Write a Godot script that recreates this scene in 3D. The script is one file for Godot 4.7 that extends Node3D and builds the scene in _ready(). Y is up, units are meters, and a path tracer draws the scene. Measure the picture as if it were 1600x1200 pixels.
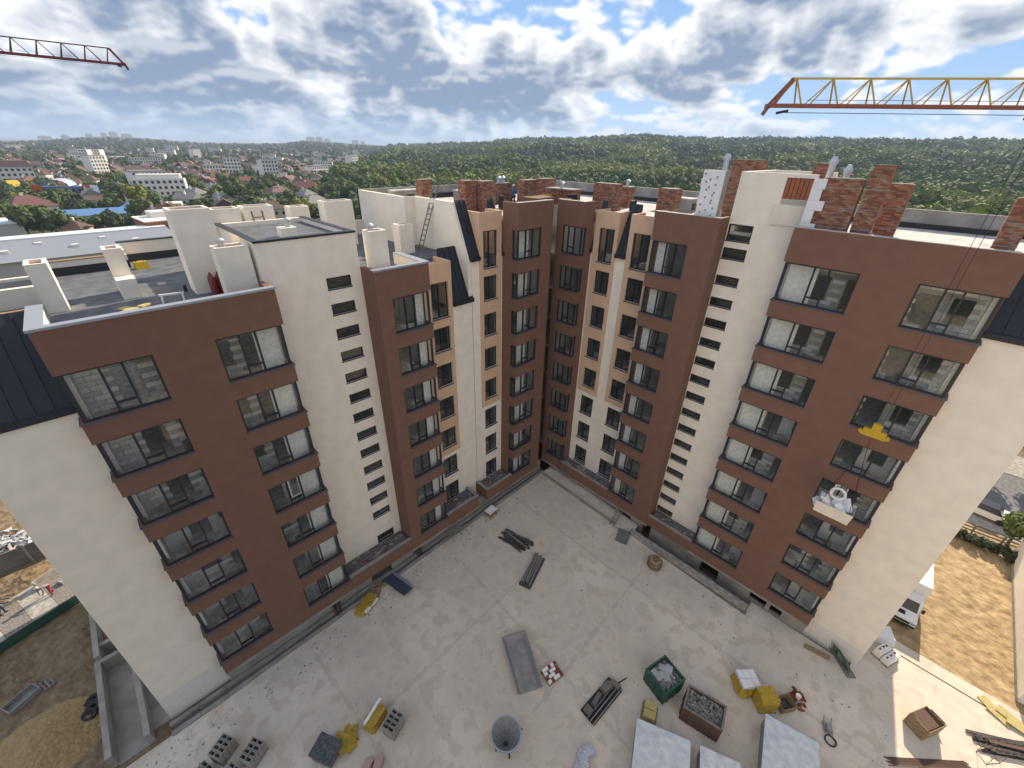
extends Node3D
# Construction site: an L-shaped apartment house round a concrete courtyard, seen from high up.
# World axes: X = along the west block (called u), -Z = along the north block (called v), Y up, metres.

var M := {}
var names := {}
var shapes := {}
var rng := RandomNumberGenerator.new()
var noise_a := FastNoiseLite.new()
var noise_b := FastNoiseLite.new()

class MB:
	var v := PackedVector3Array()
	var ix := PackedInt32Array()
	var cl := PackedColorArray()
	var nm := PackedVector3Array()
	var t := Transform3D()
	var color := Color(1, 1, 1)
	var colored := false
	func tri(a: Vector3, b: Vector3, c: Vector3) -> void:
		var n := v.size()
		v.append(t * a); v.append(t * b); v.append(t * c)
		if colored:
			cl.append(color); cl.append(color); cl.append(color)
		ix.append(n); ix.append(n + 2); ix.append(n + 1)
	# corners run anticlockwise seen from the front
	func quad(a: Vector3, b: Vector3, c: Vector3, d: Vector3) -> void:
		var n := v.size()
		v.append(t * a); v.append(t * b); v.append(t * c); v.append(t * d)
		if colored:
			cl.append(color); cl.append(color); cl.append(color); cl.append(color)
		ix.append(n); ix.append(n + 2); ix.append(n + 1)
		ix.append(n); ix.append(n + 3); ix.append(n + 2)
	func box(x0: float, x1: float, y0: float, y1: float, z0: float, z1: float) -> void:
		var p := [Vector3(x0, y0, z0), Vector3(x1, y0, z0), Vector3(x1, y1, z0), Vector3(x0, y1, z0), Vector3(x0, y0, z1), Vector3(x1, y0, z1), Vector3(x1, y1, z1), Vector3(x0, y1, z1)]
		quad(p[4], p[5], p[6], p[7])
		quad(p[1], p[0], p[3], p[2])
		quad(p[5], p[1], p[2], p[6])
		quad(p[0], p[4], p[7], p[3])
		quad(p[7], p[6], p[2], p[3])
		quad(p[0], p[1], p[5], p[4])
	# a box whose top is smaller or larger than its foot: half sizes at the foot and at the top
	func taper(hx0: float, hz0: float, hx1: float, hz1: float, y0: float, y1: float) -> void:
		var p := [Vector3(-hx0, y0, -hz0), Vector3(hx0, y0, -hz0), Vector3(hx1, y1, -hz1), Vector3(-hx1, y1, -hz1), Vector3(-hx0, y0, hz0), Vector3(hx0, y0, hz0), Vector3(hx1, y1, hz1), Vector3(-hx1, y1, hz1)]
		quad(p[4], p[5], p[6], p[7])
		quad(p[1], p[0], p[3], p[2])
		quad(p[5], p[1], p[2], p[6])
		quad(p[0], p[4], p[7], p[3])
		quad(p[7], p[6], p[2], p[3])
		quad(p[0], p[1], p[5], p[4])
	# a square bar from a to b
	func bar(a: Vector3, b: Vector3, w: float, h := -1.0) -> void:
		var d := b - a
		if d.length() < 1e-5:
			return
		var f := d.normalized()
		var up := Vector3.UP if absf(f.y) < 0.95 else Vector3.RIGHT
		var s := f.cross(up).normalized() * w * 0.5
		var k := s.cross(f).normalized() * (h if h > 0.0 else w) * 0.5
		var p := [a - s - k, a + s - k, a + s + k, a - s + k, b - s - k, b + s - k, b + s + k, b - s + k]
		for q in [[0, 3, 2, 1], [4, 5, 6, 7], [0, 1, 5, 4], [1, 2, 6, 5], [2, 3, 7, 6], [3, 0, 4, 7]]:
			quad(p[q[0]], p[q[1]], p[q[2]], p[q[3]])
	# a prism along x over a convex outline of Vector2(z, y), anticlockwise seen from +x
	func prism(x0: float, x1: float, o: Array) -> void:
		for k in o.size():
			var p: Vector2 = o[k]
			var q: Vector2 = o[(k + 1) % o.size()]
			quad(Vector3(x1, p.y, p.x), Vector3(x0, p.y, p.x), Vector3(x0, q.y, q.x), Vector3(x1, q.y, q.x))
		for k in range(1, o.size() - 1):
			tri(Vector3(x1, o[0].y, o[0].x), Vector3(x1, o[k + 1].y, o[k + 1].x), Vector3(x1, o[k].y, o[k].x))
			tri(Vector3(x0, o[0].y, o[0].x), Vector3(x0, o[k].y, o[k].x), Vector3(x0, o[k + 1].y, o[k + 1].x))
	# a round tube from a to b
	func tube(a: Vector3, b: Vector3, r0: float, r1: float, n := 10, caps := true) -> void:
		var f := (b - a).normalized()
		var up := Vector3.UP if absf(f.y) < 0.95 else Vector3.RIGHT
		var s := f.cross(up).normalized()
		var k := s.cross(f).normalized()
		for j in n:
			var p0 := s * cos(TAU * j / n) + k * sin(TAU * j / n)
			var p1 := s * cos(TAU * (j + 1) / n) + k * sin(TAU * (j + 1) / n)
			quad(a + p0 * r0, b + p0 * r1, b + p1 * r1, a + p1 * r0)
			if caps:
				tri(b + p0 * r1, b, b + p1 * r1)
				tri(a + p1 * r0, a, a + p0 * r0)
	# a lathe round y: profile of Vector2(radius, y)
	func lathe(prof: Array, n := 20) -> void:
		for j in n:
			var c0 := cos(TAU * j / n); var s0 := sin(TAU * j / n)
			var c1 := cos(TAU * (j + 1) / n); var s1 := sin(TAU * (j + 1) / n)
			for k in prof.size() - 1:
				var a: Vector2 = prof[k]
				var b: Vector2 = prof[k + 1]
				quad(Vector3(a.x * c1, a.y, a.x * s1), Vector3(a.x * c0, a.y, a.x * s0), Vector3(b.x * c0, b.y, b.x * s0), Vector3(b.x * c1, b.y, b.x * s1))
	# a wall in the plane z = zf, as thick as th towards -z, with rectangular holes [x0, x1, y0, y1]
	func wall(x0: float, x1: float, y0: float, y1: float, zf: float, th: float, holes: Array) -> void:
		var xs := [x0, x1]; var ys := [y0, y1]
		for h in holes:
			for q in [h[0], h[1]]:
				if q > x0 + 0.001 and q < x1 - 0.001 and not xs.has(q): xs.append(q)
			for q in [h[2], h[3]]:
				if q > y0 + 0.001 and q < y1 - 0.001 and not ys.has(q): ys.append(q)
		xs.sort(); ys.sort()
		var nx := xs.size() - 1; var ny := ys.size() - 1
		var solid := []
		for i in nx:
			var column := []
			for j in ny:
				var cx: float = (xs[i] + xs[i + 1]) * 0.5
				var cy: float = (ys[j] + ys[j + 1]) * 0.5
				var s := true
				for h in holes:
					if cx > h[0] and cx < h[1] and cy > h[2] and cy < h[3]: s = false
				column.append(s)
			solid.append(column)
		var zb := zf - th
		for i in nx:
			for j in ny:
				if not solid[i][j]: continue
				var a: float = xs[i]; var b: float = xs[i + 1]; var c: float = ys[j]; var d: float = ys[j + 1]
				quad(Vector3(a, c, zf), Vector3(b, c, zf), Vector3(b, d, zf), Vector3(a, d, zf))
				quad(Vector3(b, c, zb), Vector3(a, c, zb), Vector3(a, d, zb), Vector3(b, d, zb))
				if i == 0 or not solid[i - 1][j]: quad(Vector3(a, c, zb), Vector3(a, c, zf), Vector3(a, d, zf), Vector3(a, d, zb))
				if i == nx - 1 or not solid[i + 1][j]: quad(Vector3(b, c, zf), Vector3(b, c, zb), Vector3(b, d, zb), Vector3(b, d, zf))
				if j == 0 or not solid[i][j - 1]: quad(Vector3(a, c, zb), Vector3(b, c, zb), Vector3(b, c, zf), Vector3(a, c, zf))
				if j == ny - 1 or not solid[i][j + 1]: quad(Vector3(a, d, zf), Vector3(b, d, zf), Vector3(b, d, zb), Vector3(a, d, zb))
	func mesh() -> ArrayMesh:
		var arr := []
		arr.resize(Mesh.ARRAY_MAX)
		arr[Mesh.ARRAY_VERTEX] = v
		arr[Mesh.ARRAY_INDEX] = ix
		if colored: arr[Mesh.ARRAY_COLOR] = cl
		if nm.size() == v.size() and v.size() > 0: arr[Mesh.ARRAY_NORMAL] = nm
		var m := ArrayMesh.new()
		m.add_surface_from_arrays(Mesh.PRIMITIVE_TRIANGLES, arr)
		return m

func P(u: float, v: float, y := 0.0) -> Vector3:
	return Vector3(u, y, -v)

# height of the courtyard: the slab rises a little towards the inner corner
func hg(u: float, v: float) -> float:
	return 0.8 * clampf((u + 3.0) / 30.0, 0.0, 1.0) * clampf(v / 22.0, 0.0, 1.0)

func numbered(called: String) -> String:
	if not names.has(called):
		names[called] = 0
		return called
	names[called] += 1
	return "%s_%03d" % [called, names[called]]

func thing(called: String, label: String, category: String, at := Vector3.ZERO, turn := 0.0, group := "") -> Node3D:
	var o := Node3D.new()
	o.name = numbered(called)
	add_child(o)
	o.position = at
	o.rotation.y = turn
	tag(o, label, category, group)
	return o

func tag(o: Node, label: String, category: String, group := "") -> void:
	o.set_meta("label", label)
	o.set_meta("category", category)
	if group != "": o.set_meta("group", group)

func part(parent: Node3D, called: String, m, material: Material, xf := Transform3D()) -> MeshInstance3D:
	var o := MeshInstance3D.new()
	o.name = called
	o.mesh = m.mesh() if m is MB else m
	o.material_override = material
	o.transform = xf
	parent.add_child(o, true)
	return o

func struct(called: String, m, material: Material, xf := Transform3D()) -> MeshInstance3D:
	var o := MeshInstance3D.new()
	o.name = numbered(called)
	o.mesh = m.mesh() if m is MB else m
	o.material_override = material
	o.transform = xf
	o.set_meta("kind", "structure")
	add_child(o)
	return o

func single(called: String, m, material: Material, label: String, category: String, at := Vector3.ZERO, turn := 0.0, group := "") -> MeshInstance3D:
	var o := MeshInstance3D.new()
	o.name = numbered(called)
	o.mesh = m.mesh() if m is MB else m
	o.material_override = material
	o.position = at
	o.rotation.y = turn
	tag(o, label, category, group)
	add_child(o)
	return o

func noise_tex(frequency: float, seed_: int, lo: Color, hi: Color, octaves := 5, size := 512, mid := -1.0, warp := 0.0) -> NoiseTexture2D:
	var n := FastNoiseLite.new()
	n.noise_type = FastNoiseLite.TYPE_SIMPLEX_SMOOTH
	n.seed = seed_
	n.frequency = frequency
	n.fractal_octaves = octaves
	if warp > 0.0:
		n.domain_warp_enabled = true
		n.domain_warp_amplitude = warp
	var g := Gradient.new()
	g.set_color(0, lo); g.set_color(1, hi)
	if mid > 0.0: g.set_offset(0, maxf(0.0, mid - 0.12)); g.set_offset(1, minf(1.0, mid + 0.12))
	var x := NoiseTexture2D.new()
	x.width = size; x.height = size
	x.seamless = true
	x.noise = n
	x.color_ramp = g
	return x

func bump_tex(frequency: float, seed_: int, strength := 4.0) -> NoiseTexture2D:
	var n := FastNoiseLite.new()
	n.seed = seed_
	n.frequency = frequency
	n.fractal_octaves = 4
	var x := NoiseTexture2D.new()
	x.width = 256; x.height = 256
	x.seamless = true
	x.as_normal_map = true
	x.bump_strength = strength
	x.noise = n
	return x

# a material from a real-world base colour (linear values)
func mat(r: float, g: float, b: float, rough := 0.85, metal := 0.0) -> StandardMaterial3D:
	var m := StandardMaterial3D.new()
	m.albedo_color = Color(r, g, b).linear_to_srgb()
	m.roughness = rough
	m.metallic = metal
	return m

func grained(m: StandardMaterial3D, tex: Texture2D, per_metre: float, normal: Texture2D = null, strength := 0.5) -> StandardMaterial3D:
	m.albedo_texture = tex
	m.uv1_triplanar = true
	m.uv1_world_triplanar = true
	m.uv1_scale = Vector3.ONE * per_metre
	if normal:
		m.normal_enabled = true
		m.normal_texture = normal
		m.normal_scale = strength
	return m

func vertex_mat(rough := 0.9, tex: Texture2D = null, per_metre := 1.0) -> StandardMaterial3D:
	var m := StandardMaterial3D.new()
	m.vertex_color_use_as_albedo = true
	m.roughness = rough
	if tex: grained(m, tex, per_metre)
	return m

func g3(x: float) -> Color:
	return Color(x, x, x)

func build_materials() -> void:
	var stucco := noise_tex(0.012, 3, g3(0.94), g3(1.0), 6, 512)
	var fine := noise_tex(0.05, 5, g3(0.8), g3(1.0), 4, 256)
	var blotch := noise_tex(0.02, 9, g3(0.68), g3(1.0), 5, 512)
	var bump := bump_tex(0.12, 4, 3.0)
	var cement := noise_tex(0.008, 10, g3(0.76), g3(1.0), 7, 512)
	M.white = grained(mat(0.86, 0.79, 0.68, 0.9), stucco, 0.12, bump, 0.1)
	M.cream = grained(mat(0.80, 0.73, 0.62, 0.9), stucco, 0.15, bump, 0.1)
	M.brown = grained(mat(0.198, 0.104, 0.071, 0.9), noise_tex(0.012, 13, g3(0.92), g3(1.0), 6, 512), 0.15, bump, 0.12)
	M.tan = grained(mat(0.66, 0.45, 0.30, 0.9), stucco, 0.15, bump, 0.1)
	M.frame = mat(0.012, 0.015, 0.024, 0.5)
	M.sill = mat(0.085, 0.10, 0.135, 0.5, 0.3)
	M.coping = mat(0.30, 0.325, 0.38, 0.5, 0.3)
	M.mansard = grained(mat(0.013, 0.017, 0.03, 0.6), fine, 0.4)
	M.deck = grained(mat(0.145, 0.155, 0.18, 0.85), blotch, 0.11)
	M.membrane = mat(0.018, 0.019, 0.024, 0.6)
	M.screed = grained(mat(0.62, 0.60, 0.57, 0.9), blotch, 0.12)
	M.concrete = grained(mat(0.36, 0.34, 0.31, 0.92), cement, 0.13, bump, 0.15)
	M.concrete_dark = grained(mat(0.19, 0.18, 0.165, 0.92), cement, 0.13, bump, 0.2)
	M.plaster = grained(mat(0.78, 0.77, 0.74, 0.9), blotch, 0.25)
	M.block = vertex_mat(0.95, fine, 0.8)
	M.brick = vertex_mat(0.92, fine, 1.1)
	M.paint = vertex_mat(0.75, fine, 0.6)
	M.foil = vertex_mat(0.35)
	M.metal = mat(0.48, 0.50, 0.53, 0.45, 0.7)
	M.steel = grained(mat(0.36, 0.35, 0.35, 0.6, 0.2), cement, 0.25)
	M.rust = grained(mat(0.17, 0.10, 0.075, 0.85, 0.1), blotch, 0.8)
	M.wood = grained(mat(0.42, 0.30, 0.18, 0.85), noise_tex(0.03, 21, g3(0.62), g3(1.0), 5, 256), 0.7)
	M.wood_dark = grained(mat(0.12, 0.11, 0.115, 0.88), noise_tex(0.03, 22, g3(0.5), g3(1.0), 5, 256), 0.9)
	M.wood_grey = grained(mat(0.30, 0.27, 0.25, 0.88), noise_tex(0.03, 23, g3(0.6), g3(1.0), 5, 256), 0.8)
	M.foam = grained(mat(0.78, 0.79, 0.81, 0.9), stucco, 0.5)
	M.foam_spot = mat(0.20, 0.20, 0.21, 0.95)
	M.black = mat(0.012, 0.012, 0.014, 0.6)
	M.rubber = mat(0.02, 0.02, 0.022, 0.8)
	M.red = mat(0.20, 0.02, 0.025, 0.45)
	M.yellow = grained(mat(0.66, 0.42, 0.02, 0.55), fine, 0.7)
	M.white_paint = mat(0.78, 0.78, 0.77, 0.4)
	M.crane_yellow = mat(0.50, 0.33, 0.05, 0.5, 0.1)
	M.crane_red = mat(0.16, 0.032, 0.04, 0.5, 0.1)
	M.green = grained(mat(0.035, 0.13, 0.085, 0.6, 0.1), blotch, 0.6)
	M.sand = grained(mat(0.44, 0.31, 0.145, 0.98), noise_tex(0.03, 31, g3(0.72), g3(1.0), 6, 512), 0.2, bump_tex(0.08, 8, 6.0), 0.8)
	var dirt := noise_tex(0.016, 33, Color(0.70, 0.66, 0.61), Color(1.0, 1.0, 1.0), 7, 1024)
	M.dirt = grained(mat(0.50, 0.38, 0.225, 0.98), dirt, 0.055, bump_tex(0.08, 18, 6.0), 0.3)
	M.soil = grained(mat(0.27, 0.205, 0.13, 0.98), dirt, 0.08, bump_tex(0.08, 19, 6.0), 0.4)
	M.asphalt = grained(mat(0.19, 0.19, 0.20, 0.9), blotch, 0.2)
	M.paving = grained(mat(0.45, 0.42, 0.38, 0.9), blotch, 0.2)
	var glass := StandardMaterial3D.new()
	glass.albedo_color = Color(0.5, 0.58, 0.58, 0.06)
	glass.transparency = BaseMaterial3D.TRANSPARENCY_ALPHA
	glass.roughness = 0.03
	glass.metallic_specular = 0.5
	M.glass = glass
	var green_glass: StandardMaterial3D = glass.duplicate()
	green_glass.albedo_color = Color(0.30, 0.52, 0.40, 0.35)
	M.green_glass = green_glass
	M.leaf = vertex_mat(0.85)
	M.leaf.backlight_enabled = true
	M.leaf.backlight = Color(0.34, 0.42, 0.12)
	M.bark = mat(0.085, 0.06, 0.045, 0.95)
	M.slab = grained(mat(1, 1, 1, 0.93), slab_texture(), 1.0 / 44.0, bump_tex(0.09, 40, 3.0), 0.12)
	M.slab.uv1_offset = Vector3(0.27, 0.0, 0.62)
	M.primer = grained(mat(0.76, 0.715, 0.675, 0.9), stucco, 0.3)
	M.soft_white = mat(0.74, 0.73, 0.71, 0.8)
	M.curtain = mat(0.62, 0.63, 0.62, 0.9)
	M.tarp = vertex_mat(0.5, noise_tex(0.04, 77, g3(0.72), g3(1.0), 5, 256), 0.8)

# the concrete of the courtyard slab, 44 m a side: cement tone, dust, pour joints
# and blotches of old mud, spread by noise alike over the whole slab
func slab_texture() -> ImageTexture:
	var size := 1024
	var im := Image.create(size, size, false, Image.FORMAT_RGB8)
	var na := FastNoiseLite.new(); na.seed = 5; na.frequency = 0.006; na.fractal_octaves = 5
	var nb := FastNoiseLite.new(); nb.seed = 8; nb.frequency = 0.028; nb.fractal_octaves = 6
	var nc := FastNoiseLite.new(); nc.seed = 11; nc.frequency = 0.3; nc.fractal_octaves = 2
	var seams := [[Vector2(24.6, 8.6), Vector2(10.4, 8.0)], [Vector2(14.0, 20.0), Vector2(13.0, -4.0)], [Vector2(2.0, 21.0), Vector2(3.0, 6.0)], [Vector2(22.5, 21.0), Vector2(23.4, -14.0)], [Vector2(-4.0, 14.4), Vector2(20.0, 15.2)]]
	for j in size:
		for i in size:
			var u := (float(i) / size - 0.27) * 44.0
			var v := -(float(j) / size - 0.62) * 44.0
			if u < -12.0 or u > 32.0: continue
			var a := na.get_noise_2d(i, j)
			var b := nb.get_noise_2d(i, j)
			var c := nc.get_noise_2d(i, j)
			var base := 0.51 + 0.05 * a + 0.07 * b + 0.04 * c
			var warm := 0.135 + 0.03 * b
			var dark := 0.85 * smoothstep(0.10, 0.36, b * 0.85 + a * 0.3 + c * 0.05)
			var dust := smoothstep(0.1, 0.5, a - b * 0.6)
			var k := base * (1.0 - 0.2 * dark) + 0.05 * dust
			for l in seams:
				var t := clampf((Vector2(u, v) - l[0]).dot(l[1] - l[0]) / (l[1] - l[0]).length_squared(), 0.0, 1.0)
				var e: float = Vector2(u, v).distance_to(l[0].lerp(l[1], t)) + b * 0.25
				if e < 0.1: k *= 0.86 + 0.05 * c
			im.set_pixel(i, j, Color(k * (1.0 + warm), k, k * (1.0 - warm * 1.15)).linear_to_srgb())
	return ImageTexture.create_from_image(im)

# ---------------------------------------------------------------- windows
func cached(key: String, make: Callable) -> ArrayMesh:
	if not shapes.has(key):
		var b := MB.new()
		make.call(b)
		shapes[key] = b.mesh()
	return shapes[key]

# posts: where the uprights stand (shares of the width); transom: [sash, share of the height] or []
# corner: -1 glazing returns at the left end, 1 at the right end, 0 none; ret: depth of the return
func window(parent: Node3D, xf: Transform3D, x0: float, x1: float, y0: float, y1: float, z: float, posts: Array, transom: Array, corner := 0, ret := 0.0, sill_z := 0.06) -> void:
	var w := x1 - x0
	var h := y1 - y0
	var key := "%.2f|%.2f|%s|%s|%d|%.2f" % [w, h, posts, transom, corner, ret]
	var edge := 0.085
	var cuts := [0.0]
	for p in posts: cuts.append(p * w)
	cuts.append(w)
	var frame := cached("frame" + key, func(b: MB):
		b.box(0, w, 0, edge, -0.05, 0.05)
		b.box(0, w, h - edge, h, -0.05, 0.05)
		for k in cuts.size():
			var c: float = clampf(cuts[k], edge * 0.5, w - edge * 0.5)
			var e := edge * (1.5 if (k == 0 and corner == -1) or (k == cuts.size() - 1 and corner == 1) else 1.0)
			b.box(c - e * 0.5, c + e * 0.5, edge, h - edge, -0.045, 0.045 + (0.03 if k > 0 and k < cuts.size() - 1 else 0.0))
		if transom.size() == 2:
			var s: int = transom[0]
			b.box(cuts[s] + 0.03, cuts[s + 1] - 0.03, h * transom[1] - edge * 0.5, h * transom[1] + edge * 0.5, -0.042, 0.052)
		if corner != 0:
			var xe := 0.0 if corner == -1 else w
			b.box(xe - 0.045, xe + 0.045, 0, edge, -ret, -0.06)
			b.box(xe - 0.045, xe + 0.045, h - edge, h, -ret, -0.06)
			b.box(xe - 0.044, xe + 0.044, edge, h - edge, -ret, -ret + edge)
	)
	var at := xf * Transform3D(Basis(), Vector3(x0, y0, z))
	var o := part(parent, "window", frame, M.frame, at)
	for k in cuts.size() - 1:
		var a: float = cuts[k] + edge * 0.5
		var c: float = cuts[k + 1] - edge * 0.5
		var pane := cached("pane%.2f|%.2f" % [c - a, h], func(b: MB): b.quad(Vector3(0, 0, 0), Vector3(c - a, 0, 0), Vector3(c - a, h - edge * 1.6, 0), Vector3(0, h - edge * 1.6, 0)))
		part(o, "pane", pane, M.glass, Transform3D(Basis(), Vector3(a, edge * 0.8, 0)))
	if corner != 0 and ret > 0.15:
		var side := cached("sidepane%.2f|%.2f" % [ret, h], func(b: MB): b.quad(Vector3(0, 0, 0), Vector3(0, 0, ret - 0.1), Vector3(0, h - edge * 1.6, ret - 0.1), Vector3(0, h - edge * 1.6, 0)))
		part(o, "pane", side, M.glass, Transform3D(Basis(), Vector3(0.0 if corner == -1 else w, edge * 0.8, -ret + 0.05)))
	var sill := cached("sill%.2f|%.2f|%d|%.2f" % [w, sill_z - z, corner, ret], func(b: MB):
		var l := -0.03 if corner != -1 else -0.17
		var r := w + 0.03 if corner != 1 else w + 0.17
		b.box(l, r, -0.07, -0.004, -0.1, sill_z - z)
		if corner == -1: b.box(l, 0.02, -0.07, -0.004, -ret, -0.1)
		if corner == 1: b.box(w - 0.02, r, -0.07, -0.004, -ret, -0.1)
	)
	part(o, "sill", sill, M.sill if posts.size() > 0 else M.frame)

# blocks or bricks laid in courses as real pieces, joined into one mesh
func courses(b: MB, x0: float, x1: float, y0: float, y1: float, z: float, bw: float, bh: float, joint: float, depth: float, hues: Array, holes := []) -> void:
	b.colored = true
	var row := 0
	var y := y0
	while y < y1 - bh * 0.4:
		var top := minf(y + bh - joint, y1)
		var x := x0 - (bw * 0.5 if row % 2 == 1 else 0.0)
		while x < x1 - 0.02:
			var a := maxf(x, x0)
			var c := minf(x + bw - joint, x1)
			var keep := c - a > 0.03
			for h in holes:
				if (a + c) * 0.5 > h[0] and (a + c) * 0.5 < h[1] and (y + top) * 0.5 > h[2] and (y + top) * 0.5 < h[3]: keep = false
			if keep:
				var hue: Color = hues[rng.randi() % hues.size()]
				var k := rng.randf_range(0.82, 1.12)
				b.color = Color(hue.r * k, hue.g * k, hue.b * k)
				var f := z + rng.randf_range(-0.006, 0.006)
				b.quad(Vector3(a, y, f), Vector3(c, y, f), Vector3(c, top, f), Vector3(a, top, f))
				b.quad(Vector3(a, top, f), Vector3(c, top, f), Vector3(c, top, f - depth), Vector3(a, top, f - depth))
				b.quad(Vector3(a, y, f - depth), Vector3(c, y, f - depth), Vector3(c, y, f), Vector3(a, y, f))
				b.quad(Vector3(a, y, f - depth), Vector3(a, y, f), Vector3(a, top, f), Vector3(a, top, f - depth))
				b.quad(Vector3(c, y, f), Vector3(c, y, f - depth), Vector3(c, top, f - depth), Vector3(c, top, f))
			x += bw
		y += bh
		row += 1

const BLOCK := [Color(0.78, 0.78, 0.74), Color(0.84, 0.84, 0.80), Color(0.68, 0.68, 0.65), Color(0.82, 0.81, 0.76)]
const BRICK := [Color(0.36, 0.14, 0.08), Color(0.43, 0.175, 0.095), Color(0.30, 0.12, 0.075), Color(0.44, 0.22, 0.14), Color(0.40, 0.27, 0.21), Color(0.24, 0.10, 0.07)]

# the rough room behind a window: block walls behind and at the sides, one shared mesh per size
func room(parent: Node3D, xf: Transform3D, x0: float, x1: float, y: float, zf: float, depth: float, kind: int) -> void:
	var w := x1 - x0
	var key := "room%.2f|%.2f|%d" % [w, depth, kind]
	var h := 2.74
	var shell := cached(key + "shell", func(b: MB):
		b.colored = true
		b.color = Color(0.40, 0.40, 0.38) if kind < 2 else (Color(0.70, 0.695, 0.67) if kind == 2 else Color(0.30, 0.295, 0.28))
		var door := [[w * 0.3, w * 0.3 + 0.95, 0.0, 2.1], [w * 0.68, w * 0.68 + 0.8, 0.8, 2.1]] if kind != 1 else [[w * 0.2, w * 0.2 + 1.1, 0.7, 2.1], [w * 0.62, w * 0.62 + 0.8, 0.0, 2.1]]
		b.wall(0, w, 0, h, -depth - 0.03, 0.2, door)
		b.t = Transform3D(Basis(Vector3(0, 0, -1), Vector3(0, 1, 0), Vector3(1, 0, 0)), Vector3(-0.03, 0, -0.4))
		b.wall(0, depth - 0.4, 0, h, 0.0, 0.12, [])
		b.t = Transform3D(Basis(Vector3(0, 0, -1), Vector3(0, 1, 0), Vector3(1, 0, 0)), Vector3(w + 0.15, 0, -0.4))
		b.wall(0, depth - 0.4, 0, h, 0.0, 0.12, [])
		b.t = Transform3D()
		# lintels and a loose ledge of concrete
		b.color = Color(0.30, 0.30, 0.29)
		b.box(w * 0.25, w * 0.75, 2.1, 2.32, -depth - 0.02, -depth + 0.02)
	)
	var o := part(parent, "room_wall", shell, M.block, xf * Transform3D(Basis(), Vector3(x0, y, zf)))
	if kind < 2:
		var blocks := cached(key + "blocks", func(b: MB):
			var door := [[w * 0.3 - 0.15, w * 0.3 + 1.1, 0.0, 2.12], [w * 0.68 - 0.15, w * 0.68 + 0.95, 0.8, 2.12]] if kind == 0 else [[w * 0.2 - 0.15, w * 0.2 + 1.25, 0.7, 2.12], [w * 0.62 - 0.15, w * 0.62 + 0.95, 0.0, 2.12]]
			courses(b, 0, w, 0, h, -depth, 0.6, 0.25, 0.03, 0.04, BLOCK, door)
			b.t = Transform3D(Basis(Vector3(0, 0, 1), Vector3(0, 1, 0), Vector3(-1, 0, 0)), Vector3(w, 0, -depth))
			courses(b, 0, depth - 0.4, 0, h, 0.0, 0.6, 0.25, 0.022, 0.03, BLOCK, [])
			b.t = Transform3D(Basis(Vector3(0, 0, -1), Vector3(0, 1, 0), Vector3(1, 0, 0)), Vector3(0, 0, -0.4))
			courses(b, 0, depth - 0.4, 0, h, 0.0, 0.6, 0.25, 0.022, 0.03, BLOCK)
			b.t = Transform3D()
		)
		part(o, "blockwork", blocks, M.block).set_meta("kind", "stuff")
	# odds and ends left in the room: a stack of boards, a sack pile, a trestle
	var clutter := cached("clutter%.2f|%d" % [w, rng.randi() % 4], func(b: MB):
		b.colored = true
		for k in 4:
			var c := rng.randf_range(0.3, 0.7)
			b.color = Color(c, c * 0.97, c * 0.9) if k % 2 == 0 else Color(c * 0.55, c * 0.42, c * 0.3)
			var px := rng.randf_range(0.3, w - 0.9)
			var pz := rng.randf_range(-0.95, -0.5)
			b.t = Transform3D(Basis(Vector3.UP, rng.randf_range(-0.6, 0.6)), Vector3(px, 0.0, pz))
			b.box(0, rng.randf_range(0.4, 0.9), 0, rng.randf_range(0.15, 0.75), 0, rng.randf_range(0.2, 0.35))
		b.t = Transform3D()
	)
	part(o, "stored_goods", clutter, M.block).set_meta("kind", "stuff")

# ---------------------------------------------------------------- roofs
# a standing-seam metal slope: foot line at (y0, z0), head line at (y1, z1), panels from x0 to x1
func mansard(parent: Node3D, xf: Transform3D, x0: float, x1: float, y0: float, z0: float, y1: float, z1: float, panel := 0.55) -> void:
	var o: MeshInstance3D
	var b := MB.new()
	# the body under the sheets, closed at the sides
	b.quad(Vector3(x0, y0, z0 - 0.06), Vector3(x1, y0, z0 - 0.06), Vector3(x1, y1, z1 - 0.06), Vector3(x0, y1, z1 - 0.06))
	b.tri(Vector3(x1, y0, z0 - 0.06), Vector3(x1, y0, z1 - 0.06), Vector3(x1, y1, z1 - 0.06))
	b.tri(Vector3(x0, y0, z1 - 0.06), Vector3(x0, y0, z0 - 0.06), Vector3(x0, y1, z1 - 0.06))
	b.box(x0, x1, y0 - 0.02, y0 + 0.28, z0 - 0.12, z0 + 0.09)
	o = part(parent, "mansard_roof", b, M.mansard, xf)
	var n: int = maxi(1, int(round((x1 - x0) / panel)))
	var wide := (x1 - x0) / n
	var d := Vector3(0, y1 - y0, z1 - z0)
	var out := Vector3(0, z0 - z1, y1 - y0).normalized()
	for k in n:
		var a := x0 + wide * k
		var s := MB.new()
		var q0 := Vector3(a + 0.012, y0, z0) + d.normalized() * 0.25
		var q1 := Vector3(a + wide - 0.012, y0, z0) + d.normalized() * 0.25
		var up := d - d.normalized() * 0.25
		s.quad(q0, q1, q1 + up, q0 + up)
		s.quad(q1 - out * 0.03, q1 - out * 0.03 + up, q1 + up, q1)
		s.quad(q0, q0 + up, q0 - out * 0.03 + up, q0 - out * 0.03)
		s.bar(q1 + Vector3(0.012, 0, 0) + out * 0.02, q1 + Vector3(0.012, 0, 0) + out * 0.02 + up, 0.03, 0.05)
		part(o, "seam_panel", s, M.mansard)

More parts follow.
